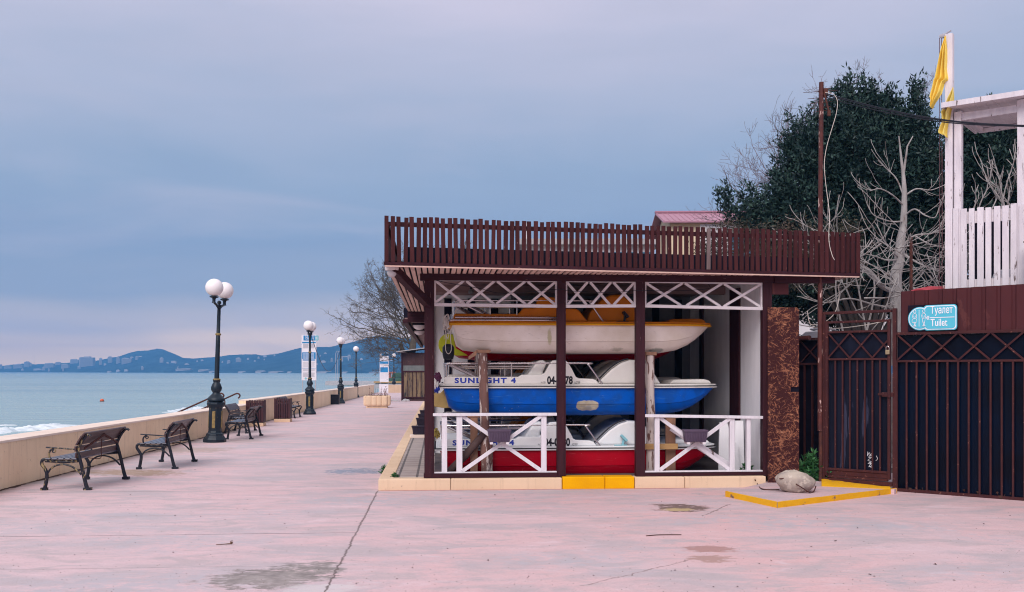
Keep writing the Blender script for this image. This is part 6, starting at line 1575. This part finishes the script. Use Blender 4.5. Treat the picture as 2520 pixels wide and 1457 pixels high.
# toilet sign on the fence
s0, s1 = gp(2236, 782), gp(2358, 782); sz0, sz1 = gp(2297, 814).z, gp(2297, 750.5).z
t = gthing('toilet_sign', 'turquoise toilet sign with white arrow and figures above the fence', 'sign'); t.location = GF.world(s0.x, -.045, sz0)
sw, sh_ = s1.x - s0.x, sz1 - sz0
MB().box(0, sw, .004, .020, -.004, sh_ + .004).build('backing', M['void'], t, bev=.003)
def rrect(x0, x1, z0, z1, r, n=6):
    pts = []
    for cx, cz, a in ((x1 - r, z1 - r, 0), (x0 + r, z1 - r, 90), (x0 + r, z0 + r, 180), (x1 - r, z0 + r, 270)):
        pts += [(cx + r * math.cos(rad(a + 90 * i / n)), cz + r * math.sin(rad(a + 90 * i / n))) for i in range(n + 1)]
    return pts
cr = sh_ * .455; cxx, czz = sh_ * .455 + .003, sh_ * .48; rx0 = sw * .325
def layer(g, y, m, nm):
    ci = [(cxx + (cr - g) * math.cos(a), czz + (cr - g) * math.sin(a)) for a in np.linspace(0, 2 * math.pi, 40, endpoint=False)]
    b = MB(); b.prism(ci, y, y + .003); b.prism(rrect(rx0 + g, sw - .004 - g, .004 + g, sh_ - .004 - g, .045), y - .0004, y + .0026); b.build(nm, m, t)
layer(0, 0, M['cyan'], 'plate'); layer(.010, -.003, M['sign_white'], 'outline'); layer(.020, -.006, M['cyan'], 'face')
yl_ = -.0085
text('Туалет', .135, 'lettering', M['sign_white'], t, (sw * .47, yl_, sh_ * .655), width=sw * .44, bold=.0015)
text('Tuilet', .135, 'lettering', M['sign_white'], t, (sw * .47, yl_, sh_ * .175), width=sw * .335, bold=.0015)
b = MB(); b.bar((sw * .46, yl_, sh_ * .50), (sw * .945, yl_, sh_ * .50), .002, .010)
for x in (sw * .385, sw * .41):
    b.bar((x, yl_, sh_ * .50), (x + .022, yl_ - .0002, sh_ * .50 + .026), .002, .008); b.bar((x, yl_ + .0001, sh_ * .50), (x + .022, yl_ - .0001, sh_ * .50 - .026), .002, .008)
b.bar((sw * .425, yl_, sh_ * .50), (sw * .447, yl_, sh_ * .50), .002, .009); b.build('arrow', M['sign_white'], t)
def figure(x, skirt):
    b = MB(); L_ = lambda pts: b.tube([(x + px_, yl_, z) for px_, z in pts], .0035, 4)
    zh_ = sh_ * .76; L_([(.017 * math.cos(a), zh_ + .020 * math.sin(a)) for a in np.linspace(0, 2 * math.pi, 11)])
    L_(curve_pts([(-.022, sh_ * .50, 0), (-.026, sh_ * .60, 0), (-.010, sh_ * .675, 0), (.010, sh_ * .675, 0), (.026, sh_ * .60, 0), (.022, sh_ * .50, 0)], 3) and [(p.x, p.y) for p in curve_pts([(-.020, sh_ * .49, 0), (-.027, sh_ * .60, 0), (-.010, sh_ * .675, 0), (.010, sh_ * .675, 0), (.027, sh_ * .60, 0), (.020, sh_ * .49, 0)], 3)])
    L_([(-.014, sh_ * .60), (0, sh_ * .46), (.014, sh_ * .60)])
    if skirt: L_([(-.016, sh_ * .48), (-.036, sh_ * .40), (-.030, sh_ * .34), (.026, sh_ * .34), (.030, sh_ * .40), (.016, sh_ * .48), (-.016, sh_ * .48)])
    else: L_([(-.018, sh_ * .48), (-.014, sh_ * .34), (.012, sh_ * .34), (.020, sh_ * .48), (-.018, sh_ * .48)])
    L_([(-.012, sh_ * .34), (-.002, sh_ * .25), (-.018, sh_ * .18), (-.004, sh_ * .18), (.006, sh_ * .26), (.002, sh_ * .34)])
    L_([(.012, sh_ * .34), (.004, sh_ * .25), (.020, sh_ * .18), (.008, sh_ * .18), (-.002, sh_ * .24)])
    b.build('figure', M['sign_white'], t)
figure(cxx - .066, True); figure(cxx + .052, False)
MB().bar((cxx - .008, yl_, sh_ * .17), (cxx - .008, yl_, sh_ * .82), .002, .006, (1, 0, 0)).build('divider', M['sign_white'], t)

# strand board, side fence, pole
Yo = 13.95; a = P(1889, 757, Yo); c = P(1965, 1196, Yo)
t = thing('strand_board', 'tall brown painted strand board with a dark notch beside the shelter', 'board', (a.x, Yo, gz(Yo)), rad(-2))
wd = c.x - a.x; ht = a.z - gz(Yo); zn = P(1950, 958.5, Yo).z - gz(Yo)
MB().prism([(0, .012), (wd, 0), (wd, zn - .035), (wd - .115, zn - .035), (wd - .115, zn + .035), (wd, zn + .035), (wd, ht - .03), (wd - .03, ht), (0, ht + .005)], 0, .018).build('board', M['osb'], t)
MB().box(wd - .125, wd + .002, .025, .03, zn - .05, zn + .05).build('backing', M['void'], t)
Ys = 15.3; a = P(1962, 1175, Ys); c = P(2018, 1175, 14.5)
t = thing('side_fence', 'dark barred fence in the gap between the strand board and the pole', 'fence', (a.x - .5, Ys + .25, gz(Ys)), math.atan2(c.y - a.y - .25, c.x - a.x + .5))
LL = ((c.y - a.y - .25) ** 2 + (c.x - a.x + .5) ** 2) ** .5; hb = P(1990, 833, 14.9).z - gz(Ys); hl_ = P(1990, 896, 14.9).z - gz(Ys)
b = MB(); b.box(0, LL, -.02, .02, hb - .03, hb); b.box(0, LL, -.02, .02, hl_ - .015, hl_ + .015); b.box(0, LL, -.02, .02, .06, .10)
for i in range(9): x = LL * i / 8; b.box(x - .009, x + .009, -.016, .012, .1, hl_ - .015)
for i in range(3): x = LL * i / 3; b.bar((x, -.0, hb - .03), (x + LL / 3, 0, hl_ + .015), .016, .02); b.bar((x, .018, hl_ + .015), (x + LL / 3, .018, hb - .03), .012, .02)
b.build('bars', M['gate_iron'], t); MB().box(0, LL, .045, .05, .05, hb - .03).build('sheet', M['void'], t)
MB().tube([(.1, -.05, hb - .02), (LL - .12, -.09, hb + .00)], .035, 10).build('top_pipe', M['rust'], t, smooth=True)
pp = P(2017, 1060, 14.12); zbp = pp.z; tp = P(2020.5, 203, 14.12)
t = thing('pipe_pole', 'tall rusty pipe pole with peeling paint at the left of the gate', 'pole', (pp.x, 14.12, gz(14.12)))
g0 = gz(14.12)
MB().tube([(0, 0, zbp - g0), (.003, 0, (tp.z + zbp) / 2 - g0), (tp.x - pp.x, 0, tp.z - g0)], [.034, .034, .032], 14).build('pipe', M['rust'], t, smooth=True)
MB().tube([(.012, .01, 0), (.012, .01, zbp - g0 + .02)], .026, 10).build('lower_pole', M['rust_dark'], t, smooth=True)
b = MB(); zA = P(0, 236, 14.12).z - g0; xt = tp.x - pp.x
b.box(xt + .030, xt + .085, -.03, .03, zA - .01, zA + .10); b.tube([(xt + .04, -.02, zA + .02), (xt + .09, -.05, zA - .24)], .014, 8); b.box(xt + .07, xt + .11, -.07, -.03, zA - .30, zA - .22)
for i, (z, l) in enumerate(((.06, .24), (-.03, .18), (-.10, .15), (-.17, .13), (-.22, .12))): b.tube([(xt - l, .05, zA + z), (xt + l * .9, -.05, zA + z + .004)], .0035, 4)
b.tube([(xt - .05, 0, zA + .06), (xt + .12, -.02, zA + .10)], .008, 6)
b.build('antenna', M['rust_dark'], t)
# cables
a = P(2027, 233, 14.1)
def fy(px, py, dy=0.0): q = GF.pix(px, py, .1 + dy); w_ = GF.world(q.x, .1 + dy, q.z); return w_
b = MB()
for dz, e in ((0, (2700, 318)), (-.035, (2700, 322)), (.02, (2700, 312))):
    pts = [a + Vector((0, 0, dz))] + [fy(px, py) + Vector((0, 0, dz * (1 - i * .18))) for i, (px, py) in enumerate(((2090, 250), (2180, 272), (2280, 291), (2380, 303), (2519, 310), e))]
    b.tube(curve_pts(pts, 8), .0075, 6)
tag(b.build('power_cable', M['cable'], smooth=True), 'bundle of black cables from the pipe pole across the white tower', 'cable')
pts = [P(px, py, 14.05 - .02 * i) for i, (px, py) in enumerate(((2030, 228), (2050, 232), (2060, 250), (2057, 280), (2047, 315), (2034, 360), (2028, 400), (2030, 440), (2036, 490), (2041, 530), (2039, 570), (2040, 600), (2047, 628), (2053, 640)))]
tag(MB().tube(curve_pts(pts, 6), .0045, 7).build('white_cable', M['hose'], smooth=True), 'loose white cable hanging in a long curve beside the pipe pole', 'cable')
pts = [P(px, py, 15.0) for px, py in ((1955, 797), (1985, 803), (2020, 807), (2060, 808), (2100, 804), (2145, 797), (2188, 787))]
tag(MB().tube(curve_pts(pts, 5), .007, 6).build('washing_line', M['hose'], smooth=True), 'pale line sagging behind the top of the gate', 'line')
pts = [P(px, py, 14.3) for px, py in ((2062, 700), (2064, 730), (2056, 765), (2040, 785), (2020, 795), (1998, 800), (1990, 790), (1986, 765))]
tag(MB().tube(curve_pts(pts, 5), .006, 5).build('loose_wire', M['hose'], smooth=True), 'thin loose wire looping under the right end of the roof terrace', 'wire')
a = P(1972, 832, 15.6); t = thing('white_tank', 'white plastic lid just showing over the dark side fence', 'tank', a, rad(-20))
MB().prism([(0, -.4), (.0, .05), (.06, .10), (.42, .11), (.45, .06), (.45, -.4)], 0, .5).build('tank_body', M['kayak'], t, bev=.02); MB().box(.12, .5, .02, .3, .125, .15).build('lid', M['kayak'], t, bev=.01)

# rock and bent rods
rk = G(1962, 1213, hp); t = thing('boulder', 'pale rounded boulder with rusty rods on the low platform', 'boulder', (rk.x, rk.y + .12, gz(rk.y + .12) + hp))
b = MB().ball((0, 0, 0), 1, 36, 24)
def frk(v):
    k = 1 + .16 * noise.noise(v * 1.3 + Vector((3, 1, 2))) + .06 * noise.noise(v * 3.1) + .025 * noise.noise(v * 9)
    p = Vector((v.x * .238 * k, v.y * .19 * k, v.z * .158 * k)); p.z = max(p.z + .135, -.004) ; p.z -= .045 * max(0, v.x) * max(0, v.z); return p
b.move(frk).build('stone', M['rock'], t, smooth=True, ang=80)
b = MB(); q0 = lambda px, py, Y=None: (P(px, py, rk.y - .05 if Y is None else Y) - Vector((rk.x, rk.y + .12, gz(rk.y + .12) + hp)))
b.tube(curve_pts([q0(1958, 1191, rk.y - .075), q0(1974, 1201, rk.y - .09), q0(1989, 1211, rk.y - .08), q0(1996, 1213, rk.y), q0(2003, 1207, rk.y + .05), q0(2007, 1196, rk.y + .1)], 5), .0075, 7)
b.tube(curve_pts([q0(1917, 1178, rk.y), q0(1930, 1176, rk.y), q0(1945, 1163, rk.y + .1), q0(1960, 1161, rk.y + .12), q0(1976, 1167, rk.y + .1)], 4), .007, 6)
b.build('rod', M['rust_dark'], t, smooth=True)
g_ = lambda px, py, h=hp + .008: G(px, py, h)
a = g_(1857, 1192); pts = [HF.world(HF.pix(1857, 1180, -.012).x, -.015, HF.pix(1857, 1180, -.012).z), HF.world(HF.pix(1863, 1191, -.016).x, -.02, HF.pix(1863, 1191, -.016).z), g_(1872, 1202), g_(1890, 1205), g_(1917, 1205)]
tag(MB().tube(curve_pts(pts, 5), .0075, 7).build('bent_rod', M['rust_dark'], smooth=True), 'bent rusty rod from the cream kerb to the boulder', 'rod')

# weeds
def weeds(name, label, c, rx, h, n, ln, seed, wd=.02):
    rng = np.random.default_rng(seed); cl = []; b = MB(); root = thing(name, label, 'plant', c)
    for i in range(n):
        x, y = rng.normal(0, rx * .45), rng.normal(0, rx * .25); hh = h * rng.uniform(.4, 1) * max(.25, 1 - abs(x) / rx * .6); pts = [Vector((x * .4, y * .4, 0)), Vector((x * .8, y, hh * .6)), Vector((x * 1.1, y, hh))]
        b.tube(pts, [.004, .003, .002], 3)
        for k in range(5):
            q = pts[0].lerp(pts[2], (k + 1) / 5); cl.append((q, Vector((rng.normal(), rng.normal() - .3, .5)).normalized()))
    b.build('stems', M['weed'], root); mesh_obj('leaves', leaves(cl, 3, ln, wd, .012, rng), M['weed'], root); return root
p = GF.world(-.12, .0); weeds('weed', 'tall green weed growing at the foot of the pipe pole', (p.x, p.y, gz(p.y) + .02), .24, .50, 60, .10, 3, .028)
p = HF.world(hx(1855), .40); weeds('weed', 'small green weed inside the right railing of the shelter', (p.x, p.y, HF.O.z + KH), .09, .17, 12, .07, 4, .035)
p = G(946, 1166); weeds('weed', 'tiny green weed at the foot of the left kerb by the puddle', p, .06, .12, 14, .05, 6, .02)
p = HF.world(.22, .35); p.z = HF.O.z + KH - .01; weeds('weed', 'thin weed along the inner edge of the kerb corner', p, .05, .05, 10, .04, 8, .015)

# ================================================================== LOOKOUT TOWER, FLAGS
TF = Frame(GF.world(0, .45), GF.rz + rad(3))
tp_ = lambda px, py, yl=0.0: TF.pix(px, py, yl)
zg = TF.O.z
t = thing('lookout_tower', 'white peeling timber lookout tower with picket rail rising behind the fence', 'tower', TF.O, TF.rz)
xa, xb_ = tp_(2347, 500).x, tp_(2365, 500).x; xc, xd = tp_(2502, 500).x, tp_(2530, 500).x
zf = tp_(2347, 708).z; ztp = tp_(2350, 276).z; zpk = tp_(2400, 512).z
dpt = 1.45
MB().box(xa, xb_, 0, .10, -.3, ztp).build('post', M['peel'], t, bev=.004); MB().box(xc, xd, 0, .10, -.3, ztp + .04).build('post', M['peel'], t, bev=.004)
MB().box(xc, xd, dpt - .1, dpt, -.3, ztp).build('post', M['peel'], t, bev=.004)
b = MB(); b.box(xb_, xc, .02, .07, ztp - .12, ztp - .02); b.box(xa + .02, xa + .07, .1, dpt - .1, ztp - .02, ztp + .04); b.box(xa, xd, dpt - .07, dpt - .02, ztp - .02, ztp + .04); b.build('top_beam', M['peel'], t, bev=.003)
b = MB(); x = xa - .16
ov = tp_(2321, 272, -.22).x
x = ov
while x < xd + .25: b.box(x, x + .115, -.20, dpt + .2, ztp + .045 + .02 * R.random() * .2, ztp + .065); x += .12
b.build('roof', M['white_h'], t)
b = MB(); b.box(ov - .01, xd + .25, -.225, -.20, ztp + .03, ztp + .10); b.box(ov - .03, ov - .005, -.22, dpt + .2, ztp + .03, ztp + .10); b.build('roof_edge', M['peel'], t)
b = MB(); x = tp_(2326, 600).x; i = 0
while x < xd + .4: 
    w_ = .074 + R.uniform(-.006, .006); b.box(x, x + w_, -.028, -.002, zf - .04, zpk + R.uniform(-.014, .018)); x += .102 + R.uniform(-.004, .004)
b.build('pickets', M['peel'], t, bev=.003)
b = MB(); b.box(xa + .0, xd + .4, .003, .04, zpk - .20, zpk - .04); b.build('rail', M['white_h'], t); b = MB(); b.box(xa, xd + .4, .003, .04, zf - .02, zf + .10)
b.build('rail', M['white_h'], t)
MB().box(xa, xd, .05, dpt, zf - .16, zf - .045).build('floor', M['white_h'], t)
a, c = tp_(2398, 600, .75), tp_(2472, 600, .75)
MB().box(a.x, c.x, .75, .79, zf, tp_(2440, 546, .75).z).build('door_panel', M['void'], t)
t2 = thing('plastic_boat', 'white plastic hull with green stripe stored behind the tower pickets', 'boat', TF.world(tp_(2385, 690, .4).x, .28, zf - .04), TF.rz)
MB().prism([(0, .02), (.10, .16), (.3, .15), (.34, .27), (.8, .30), (1.0, .12), (1.35, .12), (1.35, 0), (.05, 0)], 0, .35).build('hull', M['kayak'], t2, bev=.03)
MB().box(.75, 1.36, -.012, -.001, .03, .09).build('stripe', M['kayak_green'], t2)
fa, fb = tp_(2324, 400, -.03).x, tp_(2342.5, 400, -.03).x; zfp = tp_(2334, 82, -.03).z
t = thing('flagpole', 'square white timber flagpole beside the lookout tower', 'flagpole', TF.world((fa + fb) / 2, .03, -.3), TF.rz)
hw = (fb - fa) / 2
MB().box(-hw, hw, -.05, .05, 0, zfp + .3).build('pole', M['peel'], t, bev=.004)
pq = tp_(2326, 83, -.03); 
MB().lathe([(.02, -.03), (.05, -.025), (.05, .025), (.02, .03)], 12).move(lambda v: Vector((v.x - hw - .03, v.z * .8 - .02, v.y * .55 + zfp + .29))).tube([(-hw - .02, -.02, zfp + .30), (hw * .5, -.02, zfp + .345)], .012, 6).build('pulley', M['info_grey'], t)
b = MB()
for dx in (0, .032): 
    b.tube(curve_pts([(-hw - .075 + dx * .8, -.03, zfp + .27), (-hw - .070 + dx, -.04, zfp * .6 + .3), (-hw - .08 + dx * 1.2, -.04, zf + .25)], 6), .0045, 5)
b.build('halyard', M['cord'], t)
def flag(name, label, outline, m, yoff, seed, folds=3):
    """outline: rows of (py, px_left, px_right); hung cloth with soft vertical folds"""
    b = MB(); nu = 24; rows = []
    tab = outline; n_ = 40; y0, y1 = tab[0][0], tab[-1][0]; vs = []
    q0 = tp_((tab[0][1] + tab[0][2]) / 2, tab[0][0], yoff); o = TF.world(q0.x, yoff, q0.z)
    for j in range(n_ + 1):
        py = y0 + (y1 - y0) * j / n_
        for (ya, la, ra), (yb, lb, rb) in zip(tab, tab[1:]):
            if ya <= py <= yb + 1e-6: k = (py - ya) / (yb - ya); l, r = la + (lb - la) * k, ra + (rb - ra) * k
        for i in range(nu + 1):
            u = i / nu; q = tp_(l + (r - l) * u, py + (5 * u if j else 0), yoff)
            dy = .05 * min(1, j / 8) * math.sin(u * folds * 2 * math.pi + seed + j * .03) + .03 * noise.noise((u * 2, j * .08, seed))
            vs.append((q.x - q0.x, dy, q.z - q0.z + .01 * noise.noise((u * 3, j * .2, seed))))
    b.add(vs, [(j * (nu + 1) + i, j * (nu + 1) + i + 1, (j + 1) * (nu + 1) + i + 1, (j + 1) * (nu + 1) + i) for j in range(n_) for i in range(nu)])
    t = b.build(name, m, smooth=True, ang=180); t.location = o; t.rotation_euler = (0, 0, TF.rz); tag(t, label, 'flag'); return t
flag('flag', 'deep yellow flag hanging limp from the pulley of the flagpole', [(88, 2324, 2327), (100, 2320, 2328), (130, 2312, 2329), (165, 2303, 2329), (190, 2297, 2333), (194, 2296, 2331), (197, 2295, 2322), (225, 2288, 2316), (240, 2286, 2306), (246, 2290, 2301), (262, 2289, 2292)], M['flag'], -.06, 1.0)
flag('flag', 'torn pale yellow flag flapping round the flagpole by the tower roof', [(215, 2343, 2345), (232, 2336, 2345), (255, 2326, 2341), (275, 2314, 2338), (285, 2316, 2336), (300, 2318, 2332), (320, 2309, 2331), (328, 2308, 2331), (334, 2322, 2331)], M['flag2'], -.085, 2.2, 2)
c = TF.world(tp_(2285, 706).x, .2, zf - .02); t = thing('red_tarpaulin', 'bundled red tarpaulin lying on top of the fence beside the tower', 'tarpaulin', c, TF.rz)
b = MB().ball((0, 0, 0), 1, 40, 20)
def ft(v):
    k = 1 + .22 * noise.noise((v.x * 3.2, v.y * 2, v.z * 2)) + .14 * noise.noise((v.x * 8, v.y * 5, v.z * 5)); return Vector((v.x * .30 * (1 + .1 * v.z), v.y * .15 * k, v.z * .065 * k))
b.move(ft).build('cloth', M['tarp'], t, smooth=True, ang=80); MB().box(-.35, .35, -.1, .25, -.12, -.055).build('shelf', M['void'], t)
MB().tube([(.16, -.10, .07), (.20, -.16, -.02), (.12, -.16, -.05), (.26, -.15, .02)], .006, 5).build('tie', M['hose'], t)
a = P(2240, 700, 14.2); t = thing('rusty_stake', 'rusty stake standing up between the branches and the tower', 'stake', (a.x, 14.2, gz(14.2)))
zz = P(2240, 597, 14.2).z - gz(14.2)
b = MB(); b.tube([(0, 0, 0), (.01, 0, zz)], .018, 8)
for i in range(60): z = zz - 1.0 + i * .018; b.tube([(-.02, 0, z), (.03, -.01, z + .01)], .005, 4)
b.build('rod', M['rust_dark'], t)
q = TF.world(tp_(2519, 650, -.3).x + .02, -.2, 0); t = thing('fence_post', 'brown fence post at the right edge in front of the tower', 'post', (q.x, q.y, gz(q.y)), GF.rz)
MB().box(-.03, .05, -.03, .05, 0, P(2517, 598, q.y).z - gz(q.y)).build('post', M['gate_iron'], t, bev=.005); MB().box(-.038, .058, -.038, .058, P(2517, 598, q.y).z - gz(q.y) + .002, P(2517, 598, q.y).z - gz(q.y) + .02).build('cap', M['gate_iron'], t)

# ================================================================== SMALL THINGS ON THE GROUND
p = G(559, 1341); t = thing('dry_twig', 'small dry twig lying on the pink paving in the left foreground', 'twig', p, rad(10))
b = MB(); b.tube([(-.10, 0, .006), (-.03, .004, .008), (.04, .0, .012)], [.003, .004, .006], 5)
for i in range(8): b.tube([(.03, 0, .01), (.045 + R.uniform(-.02, .02), R.uniform(-.015, .015), R.uniform(.01, .05))], [.004, .002], 4)
b.build('stem', M['twig'], t)
p = G(1630, 1318); t = thing('dark_stick', 'thin dark stick lying on the paving below the shelter', 'stick', p, rad(6))
MB().tube(curve_pts([(-.17, -.02, .004), (-.06, .0, .008), (.05, .012, .006), (.19, .008, .004)], 4), .0045, 5).build('stem', M['leaf_dry'], t)
b = MB(); rl = random.Random(15)
for i in range(150):
    if i < 18: px, py = ((1218, 1219), (2010, 1278), (2110, 1300), (2055, 1332), (1996, 1346), (1868, 1388), (2140, 1415), (480, 1156), (540, 1162), (300, 1170), (2420, 1290), (2480, 1240), (1200, 1380), (1755, 1445), (430, 1270), (700, 1290), (1520, 1275), (2300, 1390))[i]; s_ = rl.uniform(.010, .020)
    else: px, py = rl.uniform(0, 2519), rl.uniform(1180, 1450); s_ = rl.uniform(.004, .012)
    p = G(px, py)
    if p.x < Xw(p.y) + .2 or (p.y > 13.3 and p.x > -1.9) or (p.x > 2.6 and p.y > 11.6): continue
    d = Vector((rl.uniform(-1, 1), rl.uniform(-1, 1), 0)).normalized() * s_; n = Vector((-d.y, d.x, 0)) * .5
    b.add([p - d + Vector((0, 0, .004)), p + n + Vector((0, 0, .004 + s_ * .5)), p + d + Vector((0, 0, .004)), p - n + Vector((0, 0, .004 + s_ * .2))], [(0, 1, 2, 3)])
tag(b.build('leaf_litter', M['leaf_dry']), 'scattered dead leaves and grit on the pink paving', 'leaf litter', kind='stuff')

b = MB(); rl = random.Random(33)
for i in range(1100):
    px, py = rl.uniform(-20, 2540), 1195 + 265 * rl.random() ** 1.2; p = G(px, py); s_ = rl.uniform(.0025, .0065)
    if p.x < Xw(p.y) + .1 or (p.y > 13.3 and p.x > -1.9) or (p.x > 2.6 and p.y > 11.6): continue
    a = rl.uniform(0, 3.14); d = Vector((math.cos(a), math.sin(a), 0)) * s_; n = Vector((-d.y, d.x, 0)) * .8; u = Vector((0, 0, s_ * .9))
    b.add([p - d, p - n, p + d, p + n, p + u], [(0, 1, 4), (1, 2, 4), (2, 3, 4), (3, 0, 4)])
tag(b.build('grit', mat('grit', (.16, .12, .11), (.34, .28, .26), 30, .9)), 'fine grit scattered over the pink paving', 'grit', kind='stuff')

# ================================================================== HAZE
hz_ = MB().box(-3200, 2200, -300, 3330, SEA - 3.2, 86).build('haze', None if False else M['void'])
hm = bpy.data.materials.new('sea_haze'); hm.use_nodes = True; ht = hm.node_tree; ht.nodes.clear()
ho = ht.nodes.new('ShaderNodeOutputMaterial'); hv = ht.nodes.new('ShaderNodeVolumePrincipled')
hv.inputs['Color'].default_value = (.15, .48, 1.0, 1); hv.inputs['Density'].default_value = .00042; hv.inputs['Anisotropy'].default_value = 0
ht.links.new(hv.outputs[0], ho.inputs['Volume']); hz_.data.materials.clear(); hz_.data.materials.append(hm)
tag(hz_, 'pale blue sea haze between the promenade and the far hills', 'haze', kind='stuff')
